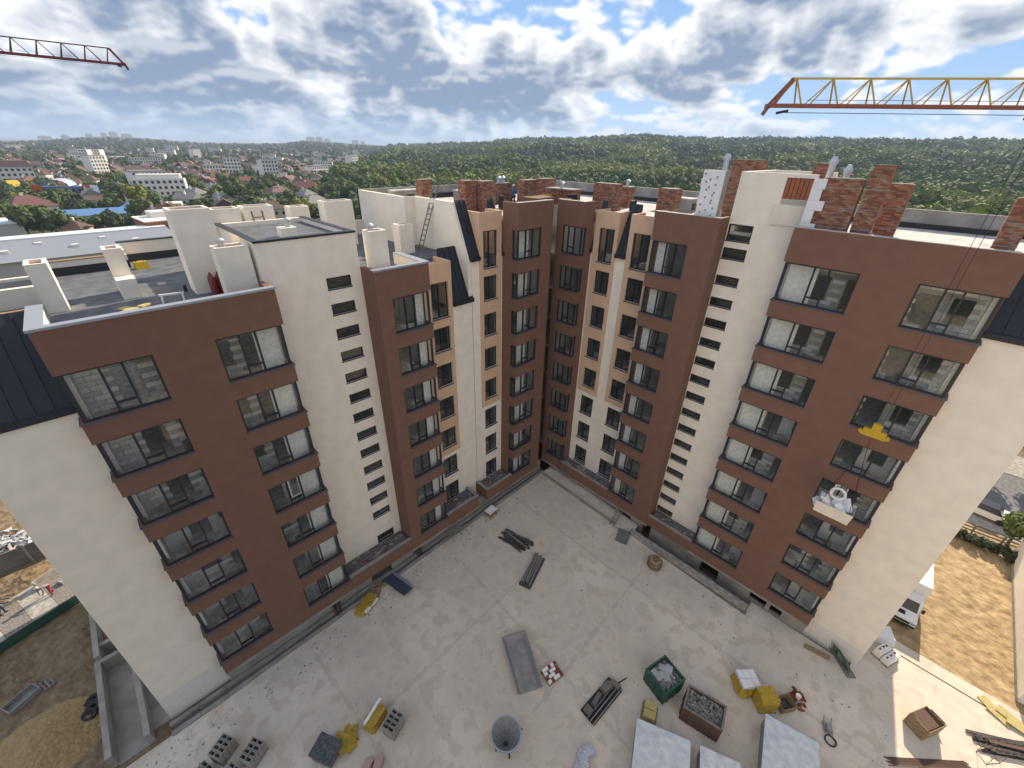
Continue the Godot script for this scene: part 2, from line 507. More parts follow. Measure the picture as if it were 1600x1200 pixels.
func coping(parent: Node3D, xf: Transform3D, x0: float, x1: float, y: float, z0: float, z1: float, m: Material = null) -> void:
	var b := MB.new()
	b.box(x0, x1, y + 0.003, y + 0.05, z0, z1)
	b.box(x0, x1, y - 0.05, y + 0.002, z1 - 0.002, z1 + 0.018)
	part(parent, "coping", b, m if m else M.coping, xf)

# a plastered chimney shaft with an open brick top
func shaft(called: String, label: String, u: float, v: float, y0: float, y1: float, wu: float, wv: float, vent: int, group: String) -> Node3D:
	var o := thing(called, label, "chimney", P(u, v, y0), 0.0, group)
	var h := y1 - y0
	var b := MB.new()
	b.box(-wu / 2, wu / 2, 0, h - 0.02, -wv / 2, -wv / 2 + 0.14)
	b.box(-wu / 2, wu / 2, 0, h - 0.02, wv / 2 - 0.14, wv / 2)
	b.box(-wu / 2, -wu / 2 + 0.14, 0, h - 0.02, -wv / 2 + 0.14, wv / 2 - 0.14)
	b.box(wu / 2 - 0.14, wu / 2, 0, h - 0.02, -wv / 2 + 0.14, wv / 2 - 0.14)
	part(o, "shaft", b, M.white)
	var c := MB.new()
	courses(c, -wu / 2 + 0.16, wu / 2 - 0.16, h - 0.35, h - 0.06, wv / 2 - 0.3, 0.25, 0.08, 0.012, 0.05, BRICK)
	c.color = Color(0.25, 0.09, 0.06)
	c.box(-wu / 2 + 0.15, wu / 2 - 0.15, h - 0.5, h - 0.14, -wv / 2 + 0.16, wv / 2 - 0.32)
	part(o, "brick_lining", c, M.brick)
	for k in vent:
		cowl(o, Vector3(-wu * 0.2 + k * 0.5, h - 0.14, 0))
	return o

func cowl(o: Node3D, at: Vector3, tall := 0.5) -> void:
	var b := MB.new()
	b.tube(Vector3(0, 0, 0), Vector3(0, tall * 0.62, 0), 0.15, 0.15, 14)
	b.tube(Vector3(0, tall * 0.62, 0), Vector3(0, tall * 0.8, 0), 0.2, 0.2, 14)
	b.tube(Vector3(0, tall * 0.8, 0), Vector3(0, tall, 0), 0.2, 0.07, 14)
	part(o, "vent_cowl", b, M.metal, Transform3D(Basis(), at))

# a bare brick chimney: mortar core, four faces of bricks, concrete cap; some have recessed joints of concrete (ribs)
func brick_chimney(label: String, u: float, v: float, y0: float, y1: float, wu: float, wv: float, vents: int, cap: bool, group := "bare brick chimneys on the roof") -> Node3D:
	var o := thing("brick_chimney", label, "chimney", P(u, v, y0), 0.0, group)
	var h := y1 - y0
	var core := MB.new()
	core.box(-wu / 2 + 0.02, wu / 2 - 0.02, 0, h, -wv / 2 + 0.02, wv / 2 - 0.02)
	part(o, "mortar_core", core, M.concrete_dark)
	var b := MB.new()
	for k in 4:
		var w := wu if k % 2 == 0 else wv
		var d := wv if k % 2 == 0 else wu
		b.t = Transform3D(Basis(Vector3.UP, k * PI / 2), Vector3.ZERO)
		courses(b, -w / 2 + 0.004, w / 2 - 0.004, 0, h - 0.005, d / 2, 0.26, 0.085, 0.014, 0.03, BRICK)
	b.t = Transform3D()
	part(o, "brickwork", b, M.brick).set_meta("kind", "stuff")
	var y := 0.95
	while y < h - 0.3:
		var belt := MB.new()
		belt.wall(-wu / 2 - 0.012, wu / 2 + 0.012, y, y + 0.035, wv / 2 + 0.012, wv + 0.024, [])
		part(o, "mortar_belt", belt, M.concrete)
		y += 0.95
	var belts := MB.new()
	if cap: belts.box(-wu / 2 - 0.09, wu / 2 + 0.09, h, h + 0.09, -wv / 2 - 0.09, wv / 2 + 0.09)
	else: belts.box(-wu / 2 + 0.1, wu / 2 - 0.1, h, h + 0.02, -wv / 2 + 0.1, wv / 2 - 0.1)
	part(o, "cap", belts, M.concrete)
	for k in vents: cowl(o, Vector3(-0.25 + 0.5 * k, h + (0.09 if cap else 0.02), 0), 0.55)
	return o

# a planter trough along the foot of the house, in the frame of its facade
func planter(parent: Node3D, xf: Transform3D, x0: float, x1: float, y0: float, y1: float, zb: float, zf: float, ends: Array) -> void:
	var b := MB.new()
	b.box(x0, x1, y0, y1 - 0.05, zf - 0.22, zf)
	if ends[0]: b.box(x0, x0 + 0.22, y0, y1 - 0.05, zb, zf - 0.22)
	if ends[1]: b.box(x1 - 0.22, x1, y0, y1 - 0.05, zb, zf - 0.22)
	b.box(x0 + 0.22, x1 - 0.22, y0, y0 + 0.2, zb, zf - 0.22)
	var o := part(parent, "planter", b, M.brown, xf)
	var r := MB.new()
	r.box(x0 - 0.02, x1 + 0.02, y1 - 0.048, y1, zf - 0.25, zf + 0.025)
	if ends[0]: r.box(x0 - 0.02, x0 + 0.25, y1 - 0.048, y1, zb, zf - 0.25)
	if ends[1]: r.box(x1 - 0.25, x1 + 0.02, y1 - 0.048, y1, zb, zf - 0.25)
	part(o, "rim", r, M.concrete)
	var f := MB.new()
	f.colored = true
	f.color = Color(0.17, 0.16, 0.155)
	f.box(x0 + 0.1, x1 - 0.1, y0 + 0.2, y1 - 0.3, zb, zf - 0.2)
	for k in int((x1 - x0) * 16):
		var g := rng.randf_range(0.1, 0.5)
		f.color = Color(g, g * 0.96, g * 0.92) if rng.randf() < 0.85 else ([Color(0.3, 0.05, 0.04), Color(0.05, 0.1, 0.4), Color(0.4, 0.25, 0.12)][rng.randi() % 3])
		var p := Vector3(rng.randf_range(x0 + 0.25, x1 - 0.25), y1 - 0.31, rng.randf_range(zb + 0.05, zf - 0.3))
		f.t = Transform3D(Basis(Vector3(rng.randf() - 0.5, 1, rng.randf() - 0.5).normalized(), rng.randf() * TAU), p)
		var s := rng.randf_range(0.04, 0.16)
		f.box(-s, s, -0.03, rng.randf_range(0.02, 0.07), -s * 0.6, s * 0.6)
	f.t = Transform3D()
	part(o, "rubble_fill", f, M.block).set_meta("kind", "stuff")

# ---------------------------------------------------------------- the two blocks
const POSTS_A := [0.40, 0.62]
const ROOT_L := Vector3(7, 0, -30)

func frame_l() -> Transform3D:
	return Transform3D(Basis(), Vector3(0, 0, -22.46))

func frame_r() -> Transform3D:
	return Transform3D(Basis(Vector3.UP, -PI / 2), Vector3(28.14, 0, 0))

# window rows of a bay: [head, sill] from the top down
func rows(n: int, head: float, sill: float, first_up: float) -> Array:
	var r := []
	for k in n: r.append([head - 3.0 * k + (first_up if k == 0 else 0.0), sill - 3.0 * k])
	return r

func bay(o: Node3D, xf: Transform3D, x0: float, x1: float, y0: float, y1: float, cols: Array, levels: Array, back: float, solid_sides := [false, false]) -> void:
	# front wall with one column of openings for each entry [xa, xb, corner, posts, transom, return, room kind]
	var holes := []
	for c in cols:
		for l in levels: holes.append([c[0], c[1], l[1], l[0]])
	var b := MB.new()
	b.wall(x0, x1, y0, y1, 0.0, 0.3, holes)
	part(o, "front_wall", b, M.brown, xf)
	for side in [-1, 1]:
		var holes2 := []
		for c in cols:
			if c[2] == side:
				for l in levels: holes2.append([0.0, c[5] - 0.28, l[1], l[0]])
		var s := MB.new()
		if side == -1:
			s.t = Transform3D(Basis(Vector3(0, 0, -1), Vector3(0, 1, 0), Vector3(1, 0, 0)), Vector3(x0 + 0.25, 0, -0.302))
		else:
			s.t = Transform3D(Basis(Vector3(0, 0, -1), Vector3(0, 1, 0), Vector3(1, 0, 0)), Vector3(x1, 0, -0.302))
		s.wall(0.0, back - 0.3, y0, y1, 0.0, 0.25, holes2)
		part(o, "side_wall", s, M.brown, xf)
	for c in cols:
		for l in levels:
			var xa: float = c[0] + (0.12 if c[2] == -1 else 0.0)
			var xb: float = c[1] - (0.12 if c[2] == 1 else 0.0)
			window(o, xf, xa, xb, l[1], l[0], -0.13, c[3], c[4], c[2], c[5] - 0.15, 0.05)
		if c.size() > 9:
			for l in levels:
				var lb := cached("lining%.2f|%.2f" % [c[10] - c[9], l[0] - l[1]], func(b2: MB): b2.box(0, c[10] - c[9], -0.3, l[0] - l[1] + 0.1, -0.03, 0.0))
				part(o, "lining_board", lb, M.lining, xf * Transform3D(Basis(), Vector3(c[9], l[1], -0.62)))
		for k in levels.size():
			var fl: float = levels[k][1] - 0.6
			room(o, xf, c[7], c[8], fl, -0.3, 1.35 if c[6] < 2 else 3.4, c[6] if k < 3 else (c[6] if c[6] == 2 else (1 if k % 2 == 0 else 2)))

func floors(o: Node3D, xf: Transform3D, x0: float, x1: float, zf: float, zb: float, tops: Array) -> void:
	for y in tops:
		var b := MB.new()
		b.box(x0, x1, y - 0.24, y, zb, zf)
		part(o, "floor_slab", b, M.plaster, xf)

# a white sash swung open into the room
func open_sash(o: Node3D, xf: Transform3D, x: float, y: float, z: float, w: float, h: float, swing: float) -> void:
	var b := MB.new()
	b.box(0, w, 0, 0.07, -0.03, 0.03)
	b.box(0, w, h - 0.07, h, -0.03, 0.03)
	b.box(0, 0.07, 0.07, h - 0.07, -0.03, 0.03)
	b.box(w - 0.07, w, 0.07, h - 0.07, -0.03, 0.03)
	var s := part(o, "open_sash", b, M.white_paint, xf * Transform3D(Basis(Vector3.UP, swing), Vector3(x, y, z)))
	b = MB.new()
	b.quad(Vector3(0.07, 0.07, 0), Vector3(w - 0.07, 0.07, 0), Vector3(w - 0.07, h - 0.07, 0), Vector3(0.07, h - 0.07, 0))
	part(s, "pane", b, M.glass)

func west_block() -> void:
	var o := thing("apartment_block", "seven storey cream and brown apartment block with grey flat roof and plastered chimneys", "building", ROOT_L)
	var xf := Transform3D(Basis(), -ROOT_L) * frame_l()
	var lv := rows(7, 22.92, 20.95, 0.29)
	bay(o, xf, -2.6, 5.88, 1.87, 25.08, [[-2.6, 0.49, -1, [0.40, 0.645], [1, 0.22], 0.92, 0, -2.25, 1.55], [2.82, 5.88, 1, [0.34, 0.58], [1, 0.22], 0.92, 1, 1.75, 5.55, 4.5, 5.6]], lv, 1.62)
	bay(o, xf, 11.15, 14.85, 1.87, 25.0, [[12.1, 14.85, 1, [0.33, 0.58], [1, 0.22], 0.8, 2, 11.5, 14.5, 13.95, 14.5]], lv, 1.62)
	open_sash(o, xf, 3.9, 12.4, -0.2, 0.66, 1.45, 0.2)
	# stair tower
	var st := []
	for k in 13: st.append([9.05, 10.5, 23.99 - 1.528 * k, 24.64 - 1.528 * k])
	st.append([9.05, 10.5, 2.87, 3.75])
	var b := MB.new()
	b.wall(5.88, 11.15, 0.0, 26.97, -1.64, 0.3, st)
	b.box(5.88, 6.18, 24.3, 26.97, -8.0, -1.94)
	b.box(10.85, 11.15, 24.3, 26.97, -9.0, -1.94)
	b.box(6.18, 10.85, 24.3, 26.97, -9.0, -8.7)
	part(o, "stair_tower_wall", b, M.white, xf)
	for s in st:
		window(o, xf, s[0], s[1], s[2], s[3], -1.74, [], [], 0, 0.0, -1.62)
	var pr := MB.new()
	pr.box(6.18, 10.85, 26.5, 26.72, -8.7, -1.94)
	part(o, "stair_tower_roof", pr, M.deck, xf)
	coping(o, xf, 5.84, 11.19, 26.97, -1.96, -1.60, M.frame)
	for e in [[5.84, 6.2], [10.83, 11.19]]:
		var c := MB.new()
		c.box(e[0], e[1], 26.973, 27.01, -9.04, -1.962)
		part(o, "coping", c, M.frame, xf)
	# stair flights glimpsed through the small windows
	for k in 8:
		var f := MB.new()
		f.box(6.3, 10.7, 2.3 + 3.0 * k, 2.5 + 3.0 * k, -6.0, -4.2)
		f.box(6.3, 10.7, 3.8 + 3.0 * k, 4.0 + 3.0 * k, -3.0, -2.0)
		part(o, "stair_landing", f, M.concrete, xf)
	# end wall and its slope
	b = MB.new()
	b.wall(-5.9, -2.604, -0.3, 21.25, -0.94, 0.3, [])
	b.box(-5.9, -5.6, -0.3, 21.25, -13.5, -1.24)
	part(o, "end_wall", b, M.white, xf)
	b = MB.new()
	b.box(-5.9, -2.606, -0.3, 2.1, -0.937, -0.93)
	part(o, "primed_band", b, M.primer, xf)
	mansard(o, xf, -5.95, -2.61, 21.2, -0.9, 24.98, -3.5)
	b = MB.new()
	b.box(-5.9, -2.62, 24.86, 25.0, -3.75, -3.53)
	part(o, "ridge_board", b, M.wood, xf)
	b = MB.new()
	b.box(-6.0, -2.24, 24.28, 25.2, -7.2, -6.9)
	part(o, "terrace_wall", b, M.cream, xf)
	b = MB.new()
	b.box(-6.0, -2.62, 24.2, 24.3, -13.2, -3.56)
	part(o, "terrace_deck", b, M.membrane, xf)
	# recessed wall with the ochre strip of windows
	var tn := [[15.9, 17.36, 20.45, 23.03]]
	for k in range(1, 7): tn.append([15.9, 17.36, 17.85 - 3.0 * (k - 1), 19.72 - 3.0 * (k - 1)])
	b = MB.new()
	b.wall(14.86, 19.56, 0.5, 21.12, -1.64, 0.3, tn)
	part(o, "recessed_wall", b, M.white, xf)
	b = MB.new()
	b.wall(14.86, 17.7, 8.15, 24.4, -1.57, 0.066, tn)
	b.box(17.5, 17.7, 21.14, 24.4, -3.4, -1.638)
	b.box(14.86, 17.5, 24.0, 24.06, -3.4, -1.638)
	b.box(14.86, 15.1, 24.06, 24.4, -3.4, -1.638)
	part(o, "ochre_wall", b, M.tan, xf)
	b = MB.new()
	b.wall(14.86, 17.48, 21.14, 24.0, -1.64, 0.28, [tn[0]])
	part(o, "dormer_wall", b, M.cream, xf)
	for t in tn:
		window(o, xf, t[0], t[1], t[2], t[3], -1.74, [0.45], [], 0, 0.0, -1.5)
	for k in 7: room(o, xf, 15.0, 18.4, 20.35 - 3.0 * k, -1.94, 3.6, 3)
	mansard(o, xf, 17.72, 19.62, 21.1, -1.5, 24.95, -3.12, 0.5)
	# roof: deck, inner parapets, dark upstands
	b = MB.new()
	b.box(-2.2, 5.88, 24.1, 24.3, -13.2, -0.32)
	b.box(11.15, 19.6, 24.1, 24.3, -13.2, -3.42)
	b.box(11.5, 14.84, 24.1, 24.3, -3.42, -0.32)
	b.box(5.88, 11.15, 24.1, 24.3, -13.2, -9.0)
	part(o, "roof_deck", b, M.deck, xf)
	b = MB.new()
	b.box(-2.6, -2.2, 24.3, 25.08, -3.6, -0.302)
	b.box(-2.6, 1.6, 24.3, 25.08, -13.5, -13.2)
	b.box(1.6, 19.6, 24.3, 25.5, -15.4, -15.1)
	b.box(1.3, 1.6, 24.3, 25.3, -15.1, -13.5)
	b.box(14.5, 14.9, 24.3, 25.0, -3.6, -0.302)
	part(o, "parapet", b, M.cream, xf)
	b = MB.new()
	b.box(-2.2, 1.6, 24.302, 24.75, -13.196, -13.15)
	part(o, "bitumen_upstand", b, M.membrane, xf)
	b = MB.new()
	b.box(1.6, 5.6, 24.302, 24.75, -15.096, -15.05)
	part(o, "bitumen_upstand", b, M.membrane, xf)
	b = MB.new()
	b.box(-2.2, 5.6, 24.302, 24.45, -0.36, -0.304)
	part(o, "bitumen_upstand", b, M.membrane, xf)
	b = MB.new()
	b.box(1.6, 19.6, 24.1, 24.3, -15.1, -13.2)
	part(o, "roof_deck", b, M.deck, xf)
	coping(o, xf, -2.66, 5.92, 25.08, -0.36, 0.03)
	coping(o, xf, 11.1, 14.92, 25.0, -0.36, 0.03)
	b = MB.new()
	b.box(-2.66, -2.14, 25.083, 25.13, -3.62, -0.362)
	part(o, "coping", b, M.coping, xf)
	b = MB.new()
	b.box(14.46, 14.94, 25.003, 25.05, -3.62, -0.362)
	part(o, "coping", b, M.coping, xf)
	b = MB.new()
	b.box(1.4, 5.9, 25.5, 25.56, -15.45, -15.05)
	part(o, "coping", b, M.frame, xf)
	b = MB.new()
	b.box(-2.4, 1.5, 25.085, 25.13, -13.54, -13.16)
	part(o, "wooden_edge_board", b, M.wood, xf)
	# back, floors and foot
	b = MB.new()
	b.box(-5.9, 19.6, 0.0, 24.1, -15.4, -15.1)
	part(o, "back_wall", b, M.white, xf)
	var tops := []
	for k in range(1, 8): tops.append(23.35 - 3.0 * k)
	floors(o, xf, -5.55, 5.6, -1.3, -15.0, tops)
	floors(o, xf, -2.3, 5.55, -0.31, -1.3, tops)
	floors(o, xf, 11.2, 19.5, -1.96, -15.0, tops)
	floors(o, xf, 11.42, 14.58, -0.31, -1.96, tops)
	b = MB.new()
	b.box(-2.6, 5.88, 1.6, 1.86, -1.6, -0.02)
	part(o, "bay_soffit", b, M.concrete, xf)
	b = MB.new()
	b.box(11.15, 14.85, 1.6, 1.86, -1.6, -0.02)
	part(o, "bay_soffit", b, M.concrete, xf)
	b = MB.new()
	b.wall(-2.604, 19.56, -0.2, 1.85, -0.6, 0.3, [[4.4, 4.95, 0.4, 1.5], [7.6, 9.4, 0.2, 1.6], [11.4, 12.0, 0.6, 1.7], [16.6, 17.2, 0.9, 1.6]])
	part(o, "plinth_wall", b, M.concrete, xf)
	planter(o, xf, 5.9, 11.13, 1.87, 3.2, -1.62, 0.0, [false, false])
	planter(o, xf, 14.87, 18.35, 1.87, 3.2, -1.62, 0.0, [false, true])

func east_block() -> void:
	var o := thing("apartment_block", "eight storey cream and brown apartment block with bare brick chimneys on its roof", "building", Vector3(34, 0, -12))
	var inv := Transform3D(Basis(), -Vector3(34, 0, -12))
	var xl := inv * frame_l()
	var xf := inv * frame_r()
	# --- the piece that faces the same way as the west block
	var lv := rows(8, 25.92, 23.93, 0.13)
	bay(o, xl, 22.7, 26.5, 1.87, 27.9, [[22.7, 25.3, -1, [0.33, 0.62], [1, 0.25], 0.6, 2, 23.0, 26.2, 23.3, 24.5]], lv, 1.62)
	var tn := [[20.72, 22.1, 23.35, 26.02]]
	for k in 7: tn.append([20.72, 22.1, 20.85 - 3.0 * k, 22.72 - 3.0 * k])
	var b := MB.new()
	b.wall(19.62, 22.72, 0.5, 24.06, -1.64, 0.3, tn)
	part(o, "recessed_wall", b, M.white, xl)
	b = MB.new()
	b.wall(20.36, 22.55, 11.15, 27.3, -1.57, 0.066, tn)
	b.box(20.36, 20.56, 24.1, 27.3, -3.2, -1.638)
	b.box(22.35, 22.55, 24.1, 27.3, -3.2, -1.638)
	part(o, "ochre_wall", b, M.tan, xl)
	b = MB.new()
	b.wall(20.58, 22.33, 24.1, 27.1, -1.64, 0.28, [tn[0]])
	part(o, "dormer_wall", b, M.concrete, xl)
	for t in tn: window(o, xl, t[0], t[1], t[2], t[3], -1.74, [0.45], [], 0, 0.0, -1.5)
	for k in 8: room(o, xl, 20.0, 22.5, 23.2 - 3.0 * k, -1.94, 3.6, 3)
	mansard(o, xl, 19.5, 20.34, 24.05, -1.5, 28.0, -3.15, 0.45)
	mansard(o, xl, 22.56, 22.98, 24.05, -1.5, 28.0, -3.15, 0.45)
	planter(o, xl, 19.4, 22.66, 1.87, 3.15, -1.62, 0.0, [true, false])
	# tall party wall over the roof of the west block, stepping forward at its rear half
	b = MB.new()
	b.prism(19.3, 19.6, [Vector2(-8.0, 21.4), Vector2(-8.0, 27.9), Vector2(-3.2, 27.9), Vector2(-1.7, 24.1), Vector2(-1.66, 21.4)])
	b.box(18.4, 19.6, 24.2, 27.9, -8.3, -8.002)
	b.box(18.4, 18.7, 24.2, 27.9, -15.4, -8.3)
	part(o, "party_wall", b, M.white, xl)
	b = MB.new()
	b.box(18.36, 18.42, 23.9, 27.95, -15.5, -15.35)
	part(o, "corner_trim", b, M.black, xl)
	# --- inner corner
	b = MB.new()
	b.box(26.25, 28.5, 0.8, 27.9, -3.2, -1.66)
	part(o, "corner_wall", b, M.brown, xl)
	var lr := rows(8, 25.75, 23.78, 0.2)
	bay(o, xf, -23.4, -20.75, 1.6, 27.8, [[-22.75, -20.75, 1, [0.3, 0.62], [1, 0.25], 0.55, 2, -23.1, -21.0]], lr, 1.4)
	# --- recessed wall with two ochre strips
	var wa := [-20.05, -18.67]
	var wb := [-17.0, -15.6]
	var ta := []
	var tb := []
	for w in [[wa, ta], [wb, tb]]:
		w[1].append([w[0][0], w[0][1], 23.33, 25.94])
		for k in 7: w[1].append([w[0][0], w[0][1], 20.75 - 3.0 * k, 22.62 - 3.0 * k])
	b = MB.new()
	b.wall(-20.8, -14.84, 0.5, 23.98, -1.41, 0.3, ta + tb)
	part(o, "recessed_wall", b, M.white, xf)
	b = MB.new()
	b.wall(-20.55, -18.35, 11.1, 27.2, -1.34, 0.066, ta)
	b.box(-20.55, -20.35, 24.0, 27.2, -3.0, -1.408)
	b.box(-18.55, -18.35, 24.0, 27.2, -3.0, -1.408)
	part(o, "ochre_wall", b, M.tan, xf)
	b = MB.new()
	b.wall(-17.41, -14.86, 11.1, 27.2, -1.34, 0.066, tb)
	b.box(-17.41, -17.21, 24.0, 27.2, -3.0, -1.408)
	part(o, "ochre_wall", b, M.tan, xf)
	b = MB.new()
	b.wall(-20.33, -18.57, 24.0, 27.0, -1.41, 0.28, [ta[0]])
	b.wall(-17.19, -14.86, 24.0, 27.0, -1.41, 0.28, [tb[0]])
	part(o, "dormer_wall", b, M.concrete, xf)
	for t in ta + tb: window(o, xf, t[0], t[1], t[2], t[3], -1.51, [0.45], [], 0, 0.0, -1.27)
	for k in 8:
		room(o, xf, -20.5, -18.1, 23.1 - 3.0 * k, -1.72, 3.6, 3)
		room(o, xf, -17.6, -15.0, 23.1 - 3.0 * k, -1.72, 3.6, 3)
	mansard(o, xf, -18.34, -17.42, 23.95, -1.25, 27.75, -2.75, 0.47)
	mansard(o, xf, -20.98, -20.56, 23.95, -1.25, 27.75, -2.75, 0.47)
	planter(o, xf, -20.98, -14.9, 1.55, 2.75, -1.4, 0.0, [false, false])
	# --- middle bay, stair tower, main bay, end wall
	var lv2 := rows(8, 25.67, 23.7, 0.24)
	bay(o, xf, -14.85, -10.48, 1.55, 27.75, [[-14.85, -12.2, -1, [0.42, 0.66], [1, 0.25], 0.6, 2, -14.6, -11.2, -14.55, -13.8]], lv2, 1.4)
	bay(o, xf, -6.49, 2.49, 1.65, 27.75, [[-6.49, -2.85, -1, [0.42, 0.62], [1, 0.22], 0.85, 1, -6.2, -1.75, -6.2, -4.75], [-0.53, 2.49, 1, [0.35, 0.58], [1, 0.22], 0.85, 0, -1.55, 2.15]], lv2, 1.4)
	open_sash(o, xf, 0.2, 12.15, 0.05, 0.75, 1.45, 0.5)
	var st := [[-10.44, -8.97, 26.38, 27.36], [-10.44, -8.97, 25.25, 25.93]]
	for k in 15: st.append([-10.44, -8.97, 23.57 - 1.5 * k, 24.15 - 1.5 * k])
	b = MB.new()
	b.wall(-10.48, -6.49, 0.0, 30.3, -1.41, 0.3, st + [[-7.95, -6.6, 29.0, 30.1]])
	b.box(-10.48, -10.18, 26.9, 30.3, -7.5, -1.71)
	b.box(-6.79, -6.49, 26.9, 30.0, -7.5, -1.71)
	b.box(-10.18, -6.79, 26.9, 30.3, -7.5, -7.2)
	part(o, "stair_tower_wall", b, M.white, xf)
	for s in st: window(o, xf, s[0], s[1], s[2], s[3], -1.51, [], [], 0, 0.0, -1.39)
	b = MB.new()
	b.box(-10.17, -6.8, 29.3, 29.5, -7.19, -1.72)
	part(o, "stair_tower_roof", b, M.screed, xf)
	for k in 9:
		b = MB.new()
		b.box(-10.1, -6.85, 2.3 + 3.0 * k, 2.5 + 3.0 * k, -5.6, -3.9)
		b.box(-10.1, -6.85, 3.8 + 3.0 * k, 4.0 + 3.0 * k, -2.8, -1.75)
		part(o, "stair_landing", b, M.concrete, xf)
	# the unplastered patch of the stair tower: upright clay blocks and the new render below it
	b = MB.new()
	b.colored = true
	for k in 6:
		var x := -7.93 + 0.225 * k
		b.color = Color(0.42, 0.15, 0.075) * (0.9 + 0.05 * (k % 3))
		b.box(x, x + 0.19, 29.02, 30.08, -1.55, -1.45)
	b.color = Color(0.55, 0.53, 0.5)
	b.box(-7.95, -6.6, 29.0, 30.1, -1.62, -1.56)
	b.color = Color(0.55, 0.5, 0.44)
	b.box(-7.95, -6.6, 28.72, 28.98, -1.41, -1.395)
	part(o, "clay_block_patch", b, M.brick, xf)
	b = MB.new()
	b.box(-8.2, -6.5, 27.6, 28.7, -1.409, -1.33)
	part(o, "render_patch", b, M.cream, xf)
	b = MB.new()
	b.wall(2.494, 5.8, -0.6, 23.9, -0.85, 0.3, [])
	b.box(5.5, 5.8, -0.6, 23.9, -14.0, -1.15)
	part(o, "end_wall", b, M.white, xf)
	b = MB.new()
	b.box(2.5, 5.8, -0.6, 1.5, -0.847, -0.84)
	part(o, "primed_band", b, M.primer, xf)
	b = MB.new()
	b.box(2.5, 5.8, 23.9, 26.68, -13.69, -4.0)
	part(o, "end_attic_wall", b, M.white, xf)
	mansard(o, xf, 2.5, 5.85, 23.85, -0.8, 27.65, -3.4)
	planter(o, xf, -10.46, -6.51, 1.6, 2.75, -1.4, 0.0, [false, false])
	# --- roof
	b = MB.new()
	b.box(-6.47, 2.2, 26.7, 26.9, -13.7, -0.32)
	b.box(2.2, 5.5, 26.7, 26.9, -13.7, -3.5)
	b.box(2.2, 2.48, 26.7, 26.9, -3.5, -0.32)
	b.box(-10.7, -6.47, 26.7, 26.9, -13.7, -1.72)
	b.box(-14.84, -10.7, 26.7, 26.9, -13.7, -0.32)
	b.box(-36.0, -14.84, 26.7, 26.9, -13.7, -3.02)
	part(o, "roof_deck", b, M.screed, xf)
	b = MB.new()
	b.box(19.62, 23.0, 26.66, 26.86, -8.3, -3.25)
	b.box(18.72, 23.0, 26.66, 26.86, -15.2, -8.3)
	b.box(23.0, 28.1, 26.66, 26.86, -15.2, -1.98)
	b.box(23.0, 26.2, 26.66, 26.86, -1.98, -0.32)
	part(o, "roof_deck", b, M.screed, xl)
	b = MB.new()
	b.box(-36.0, 5.5, 26.9, 28.1, -14.0, -13.7)
	b.box(5.5, 5.8, 26.9, 27.75, -14.0, -3.5)
	part(o, "parapet", b, M.concrete, xf)
	b = MB.new()
	b.box(18.7, 34.0, 26.9, 27.95, -15.5, -15.2)
	part(o, "parapet", b, M.concrete, xl)
	b = MB.new()
	b.box(-36.0, 5.48, 26.902, 27.25, -13.69, -13.62)
	part(o, "bitumen_upstand", b, M.membrane, xf)
	b = MB.new()
	b.box(18.72, 30.0, 26.902, 27.3, -15.19, -15.1)
	part(o, "bitumen_upstand", b, M.membrane, xl)
	for e in [[xf, -6.52, 2.52, 27.75], [xf, -14.88, -10.46, 27.75], [xf, -23.4, -20.72, 27.8], [xl, 22.67, 26.5, 27.9]]:
		b = MB.new()
		b.box(e[1], e[2], e[3] + 0.002, e[3] + 0.035, -0.32, 0.012)
		part(o, "parapet_top", b, M.screed, e[0])
	# back, party walls, floors and foot
	b = MB.new()
	b.box(-36.0, 5.5, 0.0, 26.7, -14.0, -13.7)
	part(o, "back_wall", b, M.white, xf)
	b = MB.new()
	b.box(18.7, 42.0, 0.0, 26.66, -15.5, -15.2)
	b.box(19.62, 19.95, 0.0, 21.4, -15.2, -1.96)
	part(o, "back_wall", b, M.white, xl)
	var tops := []
	for k in 8: tops.append(23.1 - 3.0 * k)
	floors(o, xf, -36.0, -14.9, -1.75, -13.6, tops)
	floors(o, xf, -14.6, -10.8, -0.31, -13.6, tops)
	floors(o, xf, -6.2, 2.2, -0.31, -13.6, tops)
	floors(o, xf, 2.2, 5.45, -1.2, -13.6, tops)
	floors(o, xf, -23.2, -21.05, -0.31, -1.75, tops)
	floors(o, xl, 20.0, 28.0, -1.98, -15.1, tops)
	floors(o, xl, 22.98, 26.2, -0.31, -1.98, tops)
	b = MB.new()
	b.box(-23.4, -20.75, 1.34, 1.59, -1.38, -0.02)
	part(o, "bay_soffit", b, M.concrete, xf)
	b = MB.new()
	b.box(-14.85, -10.48, 1.3, 1.54, -1.38, -0.02)
	part(o, "bay_soffit", b, M.concrete, xf)
	b = MB.new()
	b.box(-6.49, 2.49, 1.4, 1.64, -1.38, -0.02)
	part(o, "bay_soffit", b, M.concrete, xf)
	b = MB.new()
	b.box(22.7, 26.5, 1.6, 1.86, -1.6, -0.02)
	part(o, "bay_soffit", b, M.concrete, xl)
	b = MB.new()
	b.wall(-22.0, 2.494, -1.3, 1.6, -0.55, 0.3, [[-20.6, -19.3, 1.15, 1.5], [-18.0, -16.6, 1.15, 1.5], [-15.6, -14.4, 1.1, 1.5], [-13.6, -12.3, 0.2, 1.5], [-11.0, -10.2, -0.85, 1.5], [-5.4, -3.9, -0.6, 1.5], [-1.4, -0.2, 0.1, 1.4], [0.1, 0.9, 0.1, 1.4]])
	part(o, "plinth_wall", b, M.concrete, xf)
	b = MB.new()
	b.wall(19.62, 27.6, -0.2, 1.85, -0.6, 0.3, [])
	part(o, "plinth_wall", b, M.concrete, xl)


